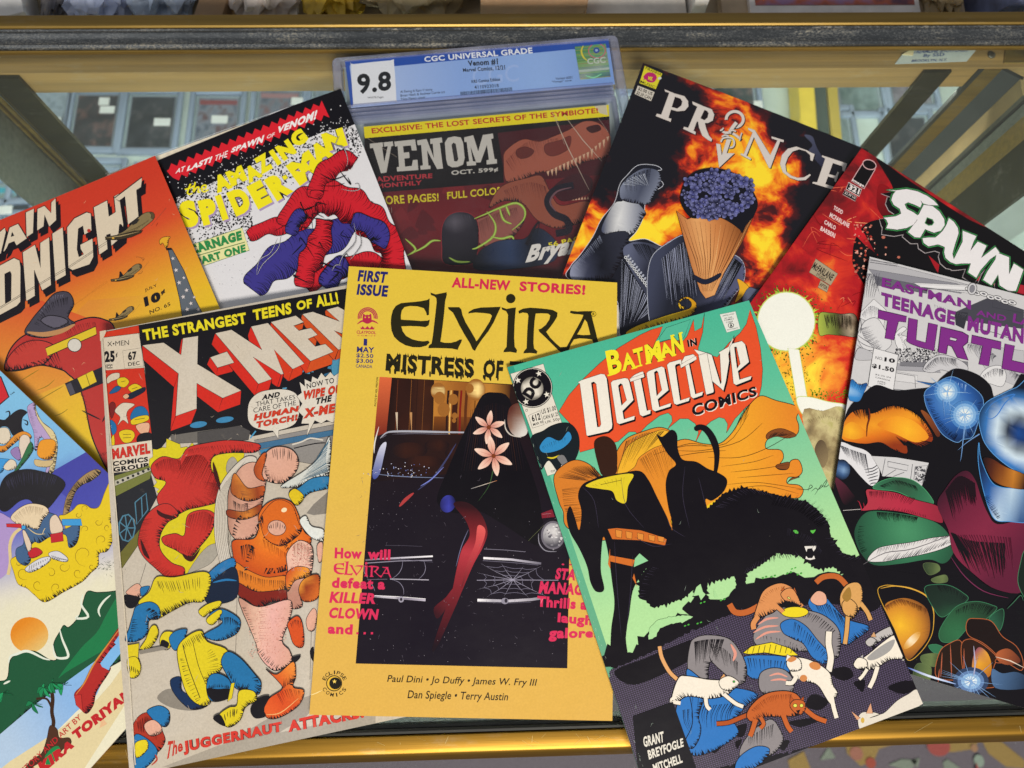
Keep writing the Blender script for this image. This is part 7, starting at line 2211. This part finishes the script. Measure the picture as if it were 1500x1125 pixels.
def plane(kk, x, y, s, a=0):
    f = lambda P: [(x + px * s, y + py * s) for px, py in P]
    kk.fill(f([(-60, -40), (-48, -44), (-22, -6), (-30, 26), (-66, 20)]), KK)
    kk.fill(smooth(f([(-70, 26), (-20, -2), (40, -60), (100, -112), (150, -122), (172, -104), (166, -74), (120, -34), (50, 18), (-30, 44), (-66, 40)]), True, 4), '85744f', 3, KK)
    kk.fill(smooth(f([(140, -118), (160, -120), (174, -100), (166, -76), (150, -84), (152, -104)]), True, 4), '5a4a30', 2, KK)
    kk.fill(f([(-154, 42), (-60, 28), (40, 2), (96, 0), (84, 16), (20, 44), (-70, 62), (-150, 62)]), '3a3020', 3, KK); kk.line(f([(-146, 48), (-50, 36), (70, 8)]), 7 * s, 'a8946a', taper=2)
    kk.fill(f([(20, -48), (52, -76), (74, -74), (56, -50), (30, -36)]), '2c2a28', 2, KK); kk.line(f([(-50, 22), (60, -20), (140, -70)]), 3 * s, '4a3e28', taper=2)
    kk.line(f([(150, -30), (250, -150)]), 5 * s + 1, '5c5040', taper=2); kk.hatch(' '.join('%f,%f' % p for p in f([(-20, 20), (60, -10), (130, -60)])), ' '.join('%f,%f' % p for p in f([(0, 0), (70, -40), (140, -84)])), 14, 3 * s, '2c2618', .8)
    kk.oval(*f([(-100, 50)])[0], 8 * s, 6 * s, 'd8a83a')


plane(kc, 830, 520, .98); plane(kc, 810, 810, .62); plane(kc, 780, 1070, .50)
kc.line('480,1000 700,850', 2, KK, taper=2); kc.line('480,998 690,845', 2, KK, taper=2)
for l in ('920,720 932,700 915,694', '880,690 905,692 930,712', '890,800 910,796 925,780', '1020,470 1010,490'): kc.line('~' + l, 2, KK)
kc.fill('1085,640 1112,638 1190,780 1260,960 1312,1060 1260,1110 1185,1120 1160,960 1120,790', '5d6570', 4, KK)
for x, y, r_ in ((1118, 700, 15), (1138, 775, 17), (1188, 825, 13), (1158, 856, 17), (1206, 905, 16), (1184, 948, 17), (1234, 990, 16), (1210, 1030, 17), (1282, 1030, 15), (1250, 1075, 15), (1255, 950, 12)): star(kc, x, y, r_, 'd8d0d0', -12, 1.5)
kc.fill('~1030,585 1055,562 1100,560 1090,580 1085,620 1070,630 1052,600 1038,612', 'e0a82c', 3, KK); kc.fill('1070,632 1108,630 1112,644 1076,648', KK)
kc.text('JULY', '932,898 1012,862 1018,884 938,920', KK, .015); kc.text('10', '926,952 1032,908 1042,972 938,1014', KK, .08); kc.text('¢', '1036,908 1066,896 1070,928 1042,940', KK, .05); kc.text('NO. 65', '964,1036 1098,980 1102,1004 970,1062', KK, .015)
# red cloth heap with a dark strap and brass buckle (no figure)
RR = 'b4322e'
k2.fill('~20,495 40,420 90,360 160,330 210,345 260,330 330,290 400,270 460,280 500,310 520,420 500,700 520,960 480,950 440,880 400,780 370,640 340,560 300,520 270,500 180,480 100,500 50,505', RR, 6, KK)
k2.fill('~30,460 90,390 170,370 240,400 200,470 120,490 60,500', 'bc3a32', 4, KK); k2.hatch('130,470 200,450 250,420', '200,490 240,500 280,500', 10, 5, KK, .7); k2.hatch('60,420 100,380 150,360', '90,460 140,430 180,420', 12, 3, '6a1618', .6)
k2.hatch('280,330 350,300 420,290', '330,420 380,380 440,360', 16, 3, '6a1618', .6); k2.hatch('320,560 360,620 380,720', '380,560 410,640 430,720', 16, 3, '7a1c1c', .6)
k2.fill('~110,340 140,280 190,220 240,165 300,160 325,210 300,270 330,300 260,340 190,360', '43404e', 4, KK); k2.fill('~180,285 215,262 275,270 300,292 240,318', '5c5868', 4, KK); k2.line('~120,335 190,345 270,330 330,300', 22, 'b8875a', taper=2); k2.hatch('150,300 220,210 300,180', '200,320 240,270 300,250', 18, 4, KK, .6); k2.hatch('170,250 230,180 280,170', '190,270 230,220 270,200', 10, 3, '77748a', .6)
k2.fill('200,405 420,310 425,345 210,440', 'd8bc2a', 3, KK); k2.oval(328, 392, 30, 29, 'd0ccc4', 0, 3)
k3.fill('715,165 1130,-20 1180,140 770,300', '1c1a26', 6, KK); k3.fill('850,105 1020,20 1065,145 905,225', 'dcc02a', 4, KK); k3.line('945,60 985,180', 6, KK); k3.fill('722,180 780,150 830,270 775,295', '4c4a58', 3, KK)
k3.line('~900,460 1000,510 1105,560', 18, KK, taper=2); k3.line('~1125,585 1160,520 1180,480', 22, KK, taper=2); k3.hatch('1090,940 1130,920 1170,910', '1110,980 1150,965 1190,940', 6, 6, '5a1010', .9, taper=2)
for l in ('220,140 330,70 430,10', '400,240 520,190 600,120', '410,360 560,270 700,190', '600,520 680,490 750,440', '740,710 780,690'): k3.line('~' + l, 9, '8a7414', taper=2)
scratches(k, 20, 0, 320, 240, 640, 9, .5, 'd8b088')
finish(C_, 'red and yellow comic book with cream slanted lettering and small brown planes', spine='b03024', rim='d8c0a0')

# ------------------------------------------------------------------ sky blue book turned towards the lower left corner
G_ = bk('G')
G_.t = 0.004
kg = Pen(G_, 0, 540, 7.5, 'satin')
k2 = Pen(G_, 0, 690, 7.5, 'satin')
k3 = Pen(G_, 0, 840, 3.947, 'satin')
k = Pen(G_, 0, 0, 1, 'satin')
rr = G_.rng
k.fill('-500,500 60,400 300,800 0,1500 -500,1300', ('lin', (40, 580), (75, 870), [(0, '7cbbe4'), (.35, '78b2e2'), (.5, '4a50b4'), (.65, '5a60ba'), (.8, '9a9cc8'), (.95, 'd8d4c8'), (1, 'dcd8c0')]))
k.fill('60,700 130,660 200,700 200,800 110,760 100,730', ('lin', (110, 680), (150, 790), [(0, '3a3ca0'), (.6, '4448aa'), (1, '7a7cc0')]))
kg.fill('-300,60 10,90 98,310 -10,400 -300,460', 'c8202c', 14, '14101a'); kg.text('TM', '108,285 155,250 162,262 116,298', '2a3a4a', .02)
# coiling lilac ribbon, black and orange cloths (no figures)
kg.fill('~300,430 340,385 405,365 390,440 440,560 560,660 620,760 630,900 600,1010 560,1140 500,1140 540,1000 530,860 470,760 430,780 410,880 385,890 370,700 320,560', 'b09ac8', 4, '4a3a5a'); kg.fill('~395,380 400,460 470,590 580,680 628,790 630,920 590,1130 540,1130 580,960 570,800 500,680 420,560 385,440', 'd4c496', 4, '4a4030')
for i in range(12): kg.line([(560 + i * 2, 740 + i * 32), (622, 730 + i * 34)], 3, '9a8a5c')
kg.hatch('310,450 340,560 390,800', '380,440 430,600 470,760', 26, 4, '7a6492', .6)
kg.fill('~-40,560 60,560 150,480 230,445 300,480 250,540 240,640 260,700 150,740 90,650 20,640 -40,680', '16121a'); kg.line('~60,480 100,470 105,520 60,560', 16, '16121a', taper=2); kg.line('~250,560 300,580 300,620 270,600', 14, '16121a', taper=2)
kg.fill('~-40,680 20,650 90,660 120,760 60,830 -40,800', 'd8ccb8', 4, '3a2c20'); kg.fill('~-30,850 60,840 150,740 250,690 330,720 340,770 220,780 130,850 40,920 -30,900', 'd88a2a', 4, '3a2c20'); kg.fill('~215,780 260,725 320,750 335,840 320,950 260,1000 215,940', 'd8c8b8', 4, '3a2c20'); kg.fill('~120,900 200,860 230,960 210,1010 140,960', '9078b0', 4, '5a2030'); kg.fill('~330,810 370,880 330,960 300,1000 250,1060 180,1140 150,1140 230,1010', '2a6a40', 4, '14301c')
kg.fill('~410,900 440,800 520,775 600,790 620,870 580,980 490,1000 420,960', 'e09420', 4, '5a3410'); kg.fill('~-40,1000 60,990 120,1010 60,1080 20,1140 -40,1140', '3a94d8', 4, '143a5c'); kg.fill('~40,1080 110,1000 170,1020 180,1090 90,1120', 'd8ccb8', 3, '3a2c20'); kg.fill('~380,1000 480,1010 590,1010 540,1080 400,1070', 'c8b080', 3, '4a4030')
k2.fill('~-20,300 20,120 120,20 300,-20 480,10 640,60 720,150 640,280 520,420 420,430 330,320 220,330 80,440 0,420', '14111a', 3)
k2.hatch('60,100 300,0 640,60', '120,260 320,200 560,240', 26, 6, '34324a', .8, taper=2); k2.hatch('100,300 280,260 520,320', '140,400 300,330 470,400', 20, 4, '2c2a3a', .8)
k2.fill('~1000,110 1110,20 1060,-20 960,20 860,100 780,200 720,320 690,520 740,520 770,400 830,230 910,150', 'a08458', 5, '4a3820'); k2.hatch('860,110 770,220 710,400', '910,150 830,250 760,420', 40, 4, '5c4628', .9)
k2.fill('~-60,500 120,520 230,600 180,700 130,820 120,1000 60,1140 -60,1140', 'a890c8'); k2.line('~230,630 150,700 110,820 115,1000 90,1140', 34, 'd4c08c', taper=0)
# yellow cloud of curls
k2.fill('~120,980 200,920 300,800 560,700 720,640 650,500 720,480 800,430 860,370 940,370 1010,410 1090,390 1150,240 1215,100 1250,140 1255,400 1215,540 1250,640 1240,760 1180,880 1090,910 1080,1040 1000,1120 900,1220 700,1330 500,1440 380,1360 300,1290 200,1240 150,1100', 'dcc01a', 5, '7a5c10')
for cx, cy, r_ in ((940, 410, 45), (1080, 560, 50), (940, 640, 50), (1120, 760, 70), (930, 920, 130), (1180, 620, 40), (860, 480, 40), (700, 1050, 70), (560, 1120, 60), (860, 1120, 60), (260, 1120, 80), (420, 1250, 70), (620, 1280, 60), (200, 1010, 50), (1010, 1050, 40), (780, 780, 50)):
    ph = rr.uniform(0, 6)
    k2.line([(cx + r_ * (1 - t * .075) * math.cos(ph + t * .55), cy + r_ * (1 - t * .075) * math.sin(ph + t * .55)) for t in range(11)], 6, '7a5c10', taper=2)
# blue, white and red cloth bundle resting on the cloud
k2.fill('~270,640 400,600 500,470 580,470 650,520 690,640 860,580 875,680 840,800 760,840 720,700 560,720 440,790 380,780 320,860 340,980 280,1040 190,980 180,860 260,800', '3f5f88', 5, '1c2a40'); k2.fill('~120,520 200,420 330,360 480,380 540,450 470,540 420,640 330,620 230,600', 'dcc8a8', 4, '4a3420'); k2.hatch('150,500 300,390 480,410', '230,580 340,520 450,520', 24, 4, '8a7458', .8)
k2.fill('~550,540 610,480 670,560 690,660 570,690', 'd8c4b0', 4, '4a3420'); k2.fill('555,695 690,670 700,770 565,790', 'b8202c', 4, '4a1014'); k2.fill('~310,880 400,840 470,900 350,960', 'b8202c', 4, '4a1014'); k2.fill('~250,680 280,660 350,820 310,880', 'd8c4b0', 4, '4a3420')
k2.fill('~280,1070 420,970 540,940 550,990 440,1070 330,1115', 'd0d0d8', 5, '2a2a34'); k2.fill('~540,900 640,880 740,950 740,995 660,990 560,950', 'd0d0d8', 5, '2a2a34')
for i in range(9): k2.line([(320 + i * 26, 1090 - i * 15), (330 + i * 24, 1040 - i * 10)], 6, '55555f'); k2.line([(570 + i * 18, 925 + i * 6), (590 + i * 18, 975)], 6, '3a3a44')
k2.fill('70,580 235,580 240,625 75,615', 'c02430', 4, '4a1014'); k2.fill('240,600 285,600 280,640 242,640', '3a9ad8', 3); k2.fill('680,530 890,525 905,600 690,600', '3a94d4', 4, '143a5c')
k2.line('~300,620 400,690 500,690', 9, 'd8c490', taper=2); k2.line('~470,690 490,640 500,630', 7, 'd8c490')
for _ in range(40):
    x, y = 1180 + rr.gauss(0, 40), 1050 + rr.gauss(0, 45)
    k2.line([(x, y), (x + rr.uniform(-34, 34), y + rr.uniform(-24, 24))], 12, rr.choice(['14301c', '1c4026', '0e2014']), taper=2)
# hills, sun, water, tree, red bridge
k3.oval(170, 355, 110, 103, ('lin', (120, 300), (220, 450), [(0, 'd88420'), (.5, 'dc9a3c'), (1, 'd8b870')]))
k3.fill('~-40,660 40,610 60,500 120,460 200,450 290,500 330,490 310,410 350,330 370,300 400,310 460,240 500,110 560,110 640,105 720,90 800,60 800,400 600,560 400,640 200,760 -40,960', '1d5236', 5, '0e2c1c')
k3.fill('~470,430 560,340 620,230 700,110 800,90 800,330 640,420 400,560 340,600', '1c7446')
k3.line('~50,520 60,480 100,465 140,450 180,455 250,490 290,500', 16, 'd8e0d4', taper=2); k3.line('~305,410 320,480 370,490 395,470 360,380 345,320', 15, 'd8e0d4', taper=2); k3.line('~480,120 470,180 510,250 440,260 455,240', 14, 'd8e0d4', taper=2); k3.line('~640,125 600,160 570,210 580,250', 13, 'd8e0d4', taper=2); k3.line('~20,640 60,620', 12, 'd8e0d4', taper=2)
k3.fill('0,930 200,760 420,600 600,470 660,400 720,340 730,420 620,560 560,700 440,800 340,900 60,1100 -60,1160', ('lin', (60, 960), (640, 480), [(0, 'a8c0dc'), (.5, '86aede'), (1, '78b0e4')]))
k3.fill('-60,1180 60,1085 340,905 560,730 640,640 780,440 900,440 760,700 480,1140 300,1200', 'd4c69c')
k3.fill('~430,700 480,640 530,540 600,440 690,310 720,290 720,330 640,460 590,520 640,550 560,680 540,760 500,810 460,770', 'a82a28', 4, '6a1414'); k3.fill('580,520 640,440 680,400 630,560 590,540', '78b0e4'); k3.fill('660,400 720,310 726,380 690,430', '78b0e4'); k3.line('~440,700 490,630 540,530 610,430 700,310', 9, 'c8863c', taper=2); k3.fill('430,705 470,700 480,800 440,760', 'b83430', 3, '6a1414')
k3.fill('590,830 620,870 575,895', 'd8b088')
k3.line('~210,725 270,725 300,780', 13, '3a2418'); k3.line('~290,650 305,720 300,800 310,860 300,930', 22, '3a2418'); k3.fill('~290,880 330,900 345,950 400,950 410,985 360,1020 320,1080 220,1100 130,1160 180,1080 240,1040 270,960', '4a2e20', 3, '2a160c')
for cx, cy in ((190, 750), (255, 660), (365, 645), (20, 690), (300, 630)):
    for j in range(6):
        a = rr.uniform(0, 6.28)
        k3.fill('~%f,%f %f,%f %f,%f' % (cx, cy, cx + 50 * math.cos(a) + 10, cy + 38 * math.sin(a) + 25, cx + 34 * math.cos(a + .5), cy + 30 * math.sin(a + .5) + 6), rr.choice(['1c8050', '1a7448', '20905a']), 2, '0e4028')
k3.fill('~260,1060 300,1010 340,1000 350,1050 300,1100 270,1110', '1d8048')
k3.oval(725, 455, 22, 30, 'd4c69c', 0, 5, inkcol='c8382c')
TX = 'b4242a'
k3.text('STORY AND ART BY', '120,1130 455,812 474,838 140,1160', TX, .01); k3.text('AKIRA', '150,1150 418,950 432,1000 180,1215', TX, .08); k3.text('TORIYAMA', '412,918 800,610 830,660 440,968', TX, .08)
finish(G_, 'sky blue comic book with a yellow cloud and green hills, in the lower left corner', spine='3a6aa0', rim='dcd8d0')

# ------------------------------------------------------------------ graded comic in a clear slab
x, y, a, w, h = 0.00928, 0.09998, 0.08895, 0.2048, 0.33
V_ = Book(x, y, a, w, h, (0.0055, 0, 0, 0, 0, 0), 0.0022)
kv = Pen(V_, 480, 40, 3.2609, 'gloss')
kq = Pen(V_, 520, 145, 6.25, 'gloss')
V_.outline = [kv.L(p) for p in ((172, 475), (1342, 370), (1440, 2180), (300, 2260))]
rr = V_.rng
kv.fill('150,460 1370,350 1480,2300 250,2400', ('lin', (700, 500), (760, 1200), [(0, '300a10'), (.3, '5a141c'), (.6, '6a181f'), (1, '461016')]))
for _ in range(40):
    x0, y0 = rr.uniform(300, 1200), rr.uniform(700, 1100)
    kv.fill(smooth([(x0, y0), (x0 + rr.uniform(20, 60), y0 - rr.uniform(10, 30)), (x0 + rr.uniform(30, 90), y0 + rr.uniform(10, 60)), (x0 - 10, y0 + rr.uniform(20, 50))], True, 3), rr.choice(['64161e', '701c22', '54121a', '4a1016']))
kv.fill('165,470 1350,360 1355,425 178,530', 'e0d01c'); kv.fill('176,530 820,472 1350,425 1352,500 830,520 842,742 210,792', '120c0e'); kv.fill('812,505 1352,440 1370,700 850,742', '42121a'); kv.fill('1270,372 1330,368 1338,420 1300,410', 'c8c0a4')
kv.text('EXCLUSIVE: THE LOST SECRETS OF THE SYMBIOTE!', '208,482 1290,385 1292,410 212,508', 'b83020', .03)
WH2 = 'bcb8b2'
for p, *hh in (['135,410 262,396 268,436 248,440 268,580 300,432 258,438 254,398 345,388 352,428 332,434 288,672 238,680 166,448 138,452'], ['360,390 550,370 566,470 520,472 512,425 440,432 446,492 496,486 500,540 452,545 458,620 520,612 530,560 572,556 580,650 386,664 382,625 404,620 390,432 366,436'],
               ['568,380 656,366 722,540 712,410 690,412 688,366 795,352 800,398 776,402 806,636 752,642 660,470 672,610 690,610 692,640 600,648 598,612 622,608 606,420 574,424'], ['822,400 850,356 910,342 968,352 990,400 1004,540 990,600 940,622 890,626 850,606 836,560|884,420 900,400 922,410 946,550 934,572 908,570'],
               ['1000,352 1082,332 1128,480 1170,330 1262,316 1268,360 1246,366 1278,550 1298,552 1300,590 1206,600 1204,562 1226,556 1208,420 1150,580 1110,582 1056,430 1080,570 1106,572 1108,606 1026,612 1022,576 1046,572 1022,392 1002,394']):
    q = p.split('|')
    kq.fill(sh(q[0], (4, 5)), '2a2626'); kq.fill(q[0], WH2, holes=q[1:])
kq.text('OCT. 599¢', '880,655 1310,625 1312,668 884,708', 'b4b0aa', .04); kq.text('ADVENTURE', '190,712 708,682 708,724 200,762', 'a8303a', .03); kq.text('MONTHLY', '200,776 612,744 612,786 206,818', 'a8303a', .03)
kq.text('MORE PAGES!', '206,892 764,862 768,935 215,972', 'c8b828', .025); kq.text('FULL COLOR!', '842,852 1368,800 1370,868 846,920', 'c8b828', .025); kq.text('12/21', '250,1000 336,990 338,1045 254,1052', '9a8078', .01)
# pale red fossil rock with teeth-like crystals, black dome and green vines
FO = '9a5442'
kv.fill('~840,640 850,590 930,535 1010,545 1080,520 1150,490 1220,450 1290,455 1340,500 1360,560 1330,620 1240,640 1150,680 1060,690 990,700 900,740 850,730', FO, 3, '3a1210'); kv.fill('~900,590 940,570 985,590 960,620 915,625', '5a2420', 2, '3a1210'); kv.fill('~1040,560 1110,540 1160,520 1150,580 1080,615 1040,600', '6a2c26', 2, '3a1210'); kv.fill('~1235,480 1290,465 1305,490 1260,505', '3a1616')
kv.hatch('850,640 950,550 1100,530', '900,720 1000,690 1120,670', 36, 3, '6a2c24', .7)
for i in range(16):
    x0, y0 = 1045 + i * 19, 690 - i * 9 - (i > 10) * (i - 10) * 6
    kv.fill([(x0, y0), (x0 + 15, y0 - 6), (x0 + 9, y0 + 22 + (i % 3) * 9)], 'c8a084', 1.5, '3a1210')
kv.fill('~830,760 950,720 1020,710 1060,780 1110,850 1230,830 1300,860 1240,920 1100,960 1000,920 930,840 840,830 770,860', '8a4a38', 3, '3a1210'); kv.hatch('840,780 960,740 1040,760', '870,830 980,860 1080,900', 26, 3, '5a221c', .7)
for i in range(9): kv.fill([(1125 + i * 14, 830 - i), (1137 + i * 14, 829 - i), (1131 + i * 14, 808)], 'c8a084', 1, '3a1210')
kv.fill('~1080,760 1180,700 1260,720 1250,790 1150,830 1100,820', '38121a')
kv.line('~1175,755 1090,775 1050,830 1080,890 1140,920 1150,970 1090,985', 34, '1a1420'); kv.line('~1165,765 1095,785 1062,835 1090,880', 9, '6a4a52', taper=2)
kv.fill('~700,930 760,900 850,850 930,850 945,900 920,960 860,1020 760,1050 700,1000', '8a5048', 3, '3a1210'); kv.hatch('720,930 800,890 900,860', '740,1030 830,1000 920,930', 30, 3, '4a1c1c', .8)
kv.fill('~545,960 570,905 620,882 680,890 715,930 722,1000 715,1080 690,1130 560,1130 545,1050', ('rad', (610, 930), 220, [(0, '5a5560'), (.3, '241f2a'), (1, '100c14')]), 3, '8a2028'); kv.hatch('560,940 610,895 680,900', '580,980 630,950 700,960', 12, 3, '4a4654', .7)
for l in ('700,915 760,890 830,860 900,840 940,870 935,920 880,970', '760,880 800,940 790,1000 720,1050 690,1060', '820,860 840,920 880,940', '850,850 870,900', '400,1080 460,1050 500,1020 540,1020', '780,1000 830,1010 880,1000 890,1030', '580,1100 620,1120 680,1120', '370,1010 420,1060 380,1090'):
    kv.line('~' + l, 11, '86a83a', taper=2); kv.line('~' + l, 3, 'b8d06a', taper=2)
kv.fill('~720,1080 790,1030 860,1015 940,1010 1000,960 1060,990 1100,1050 1050,1130 720,1160', ('lin', (720, 1060), (1080, 1060), [(0, '16161e'), (.4, '2a3a5c'), (.7, '14161e'), (1, '26304a')]), 2); kv.line('~950,1040 980,970 1010,930 1000,990', 18, '15121c', taper=1)
kv.text('56 PAGES', '1052,1030 1250,985 1256,1012 1056,1052', 'd8c82a', .03)
kv.text('Bryan', '975,1040 1230,985 1180,1105 935,1150', 'd8d4d0', .05)
for l in ('1070,400 1150,580 1250,780', '1090,420 1130,560', '1130,420 1220,540 1310,640', '1290,430 1340,500', '190,530 330,620'): kv.line(l, 4, 'b8a898', taper=2)
root = finish(V_, 'dark red comic book sealed inside the clear plastic slab', name='comic_book', spine='2a0c10', rim='b8b0a4')
# the slab itself
M['slab'] = clear_mat('slab_plastic', (0.97, 0.975, 0.98), 1.32, 0.05, body=0.008, bodycol=(0.75, 0.8, 0.86), bump=0.04)
M['slabrim'] = clear_mat('slab_rim_plastic', (0.80, 0.83, 0.93), 1.6, 0.06, body=0.30, bodycol=(0.50, 0.52, 0.68), bump=0.2)
sb = empty('graded_comic_slab', (x, y, 0), a)
tag(sb, 'clear plastic grading slab with a blue label strip, on the glass behind the yellow comic', 'comic slab')
W2, H2 = w / 2, h / 2
b = MB()


def rring(mb, x0, x1, y0, y1, t, z0, z1, r=0.004, bev=0.0012, tt=None):
    def rrect(x0, x1, y0, y1, r):
        P = []
        for cx, cy, a0 in ((x1 - r, y1 - r, 0), (x0 + r, y1 - r, 90), (x0 + r, y0 + r, 180), (x1 - r, y0 + r, 270)):
            for i in range(6):
                q = math.radians(a0 + i * 18)
                P.append((cx + r * math.cos(q), cy + r * math.sin(q)))
        return P
    A, B2 = rrect(x0, x1, y0, y1, r), rrect(x0 + t, x1 - t, y0 + t, y1 - (tt or t), max(0.0006, r - t))
    bb = bmesh.new()
    n = len(A)
    rings = [[bb.verts.new((p[0], p[1], z)) for p in P] for P, z in ((A, z0), (A, z1 - bev), ([(p[0] * (1 - bev * 6), p[1] * (1 - bev * 4)) for p in A], z1), ([(p[0] * (1 + bev * 4), p[1] * (1 + bev * 3)) for p in B2], z1), (B2, z1 - bev), (B2, z0))]
    for i in range(6):
        R0, R1_ = rings[i], rings[(i + 1) % 6]
        for j in range(n): bb.faces.new((R0[j], R0[(j + 1) % n], R1_[(j + 1) % n], R1_[j]))
    bmesh.ops.recalc_face_normals(bb, faces=bb.faces[:])
    mb.add(bb)


rring(b, -W2, W2, -H2, H2, .0066, .0004, .0090, tt=.0032)
b.build('outer_rim', M['slabrim'], sb, True)
b = MB(); rring(b, -W2 + .0085, W2 - .0085, -H2 + .0085, H2 - .0478, .0028, .0004, .0072, .003, .0006)
b.build('inner_well', M['slabrim'], sb, True)
b = MB(); b.box(-W2 + .0075, W2 - .0075, -H2 + .0075, H2 - .0032, .0004, .0012); b.build('back_plate', plain('slab_back', hexl('9aa6a8'), 0.4, nscale=25, namt=.1), sb)
b = MB(); b.box(-W2 + .0064, W2 - .0064, -H2 + .0073, H2 - .0030, .0080, .0088); b.build('front_plate', M['slab'], sb)
b = MB()
for yy, tt in ((H2 - .0392, .0016), (H2 - .0425, .0012), (H2 - .0458, .0012)): b.box(-W2 + .009, W2 - .009, yy - tt / 2, yy + tt / 2, .0015, .0079, .0006)
b.build('divider_ribs', M['slabrim'], sb, True)
# label strip
Lb = Book(x, y, a, w, h, (0.0070, 0, 0, 0, 0, 0), 0.0006)
kl = Pen(Lb, 480, 40, 3.2609, 'matte')
Lb.outline = [kl.L(p) for p in ((82, 160), (1340, 54), (1372, 272), (112, 384))]
kl.fill('60,150 1360,40 1400,290 100,400', ('lin', (200, 250), (1300, 200), [(0, 'a9bde6'), (.4, '88a8e2'), (.75, '8fb0e6'), (1, '7b9ddb')]))
kl.fill('60,150 1360,40 1352,98 1180,104 316,186 300,160 108,178 96,220', '1f4ca8'); kl.fill('70,160 104,180 128,372 108,384', '2a50aa')
kl.fill('~112,182 125,176 300,158 316,166 328,345 318,355 135,371 122,362', 'dfe2ea', n=3)
kl.text('9.8', '138,224 302,208 304,302 146,322', '14161c', .035); kl.text('WHITE Pages', '190,332 266,328 268,340 192,344', '2a2c34', .01)
kl.text('CGC UNIVERSAL GRADE', '460,140 976,96 980,124 463,166', 'e4e8f0', .03)
kl.text('CGC', '690,196 912,176 914,258 694,280', '9ab4e6', .0)
kl.text('Venom #1', '668,160 812,148 814,180 672,188', '1c2430', .04); kl.text('Marvel Comics, 12/21', '645,196 846,180 848,206 648,216', '1c2430', .03); kl.text('KRS Comics Edition', '686,252 822,240 824,256 688,266', '222a38', .03)
kl.text('4110923018', '700,278 816,270 818,286 702,295', '222a38', .01)
for t, q in (('Al Ewing & Ram V story', '346,302 500,290 501,306 347,318'), ('Bryan Hitch & Andrew Currie art', '347,320 560,302 561,318 348,336'), ('Tony Fleecs cover', '348,338 466,328 467,342 349,352'), ('Variant #201', '1088,240 1168,232 1169,246 1089,252'), ('"Vintage" cover', '1070,256 1168,248 1169,260 1071,268')):
    kl.text(t, q, '2a3448', .015)
rr = Lb.rng
xx = 634
while xx < 882:
    w_ = rr.choice((2, 3, 4)); t = (xx - 634) / 250
    kl.fill([(xx, 308 - 22 * t), (xx + w_, 308 - 22 * t), (xx + w_ + 1, 325 - 22 * t), (xx + 1, 325 - 22 * t)], '222838'); xx += w_ + rr.choice((2, 3))
build_cover(Lb, 'label_strip', sb, '2a50aa', '8090b8')
# hologram seal
hb = Book(x, y, a, w, h, (0.0073, 0, 0, 0, 0, 0), 0.0003)
kh = Pen(hb, 480, 40, 3.2609, 'gloss')
hb.outline = [kh.L(p) for p in ((1180, 92), (1328, 78), (1352, 236), (1206, 250))]
kh.fill('1170,80 1340,70 1360,250 1200,260', ('lin', (1200, 90), (1330, 250), [(0, '3a8a5c'), (.3, '6a9a4a'), (.55, '8a9a80'), (.7, 'a8b0a8'), (.8, '4a9a6a'), (1, '5a5a7a')]))
for i in range(26): kh.line([(1176 + i, 86 + i * 6.4), (1340 + i * .6, 74 + i * 6.4)], 2, rr.choice(['2a6a4a', '7ab06a', '9a8a5a', '4a7a8a', '3a6a7a']))
for r_, c in ((40, 'c85a7a'), (34, '5aa87a')): kh.line([(1286 + r_ * math.cos(t / 4), 112 + r_ * .85 * math.sin(t / 4)) for t in range(25)], 4, c, closed=True)
kh.oval(1284, 110, 15, 14, '2a4a9a'); kh.oval(1284, 110, 7, 6, '9ab0d8'); kh.line('~1222,86 1212,112 1220,140 1240,160', 8, 'd8c83a', taper=2); kh.text('CGC', '1238,150 1326,140 1328,170 1242,178', 'b8c4b8', .03); kh.line('1195,210 1345,196', 12, 'a8b8b0')
kh.line('~1230,230 1270,240 1310,222', 6, '8ad8a8', taper=2)
build_cover(hb, 'hologram_seal', sb, '3a6a5a', '8ab0a0')
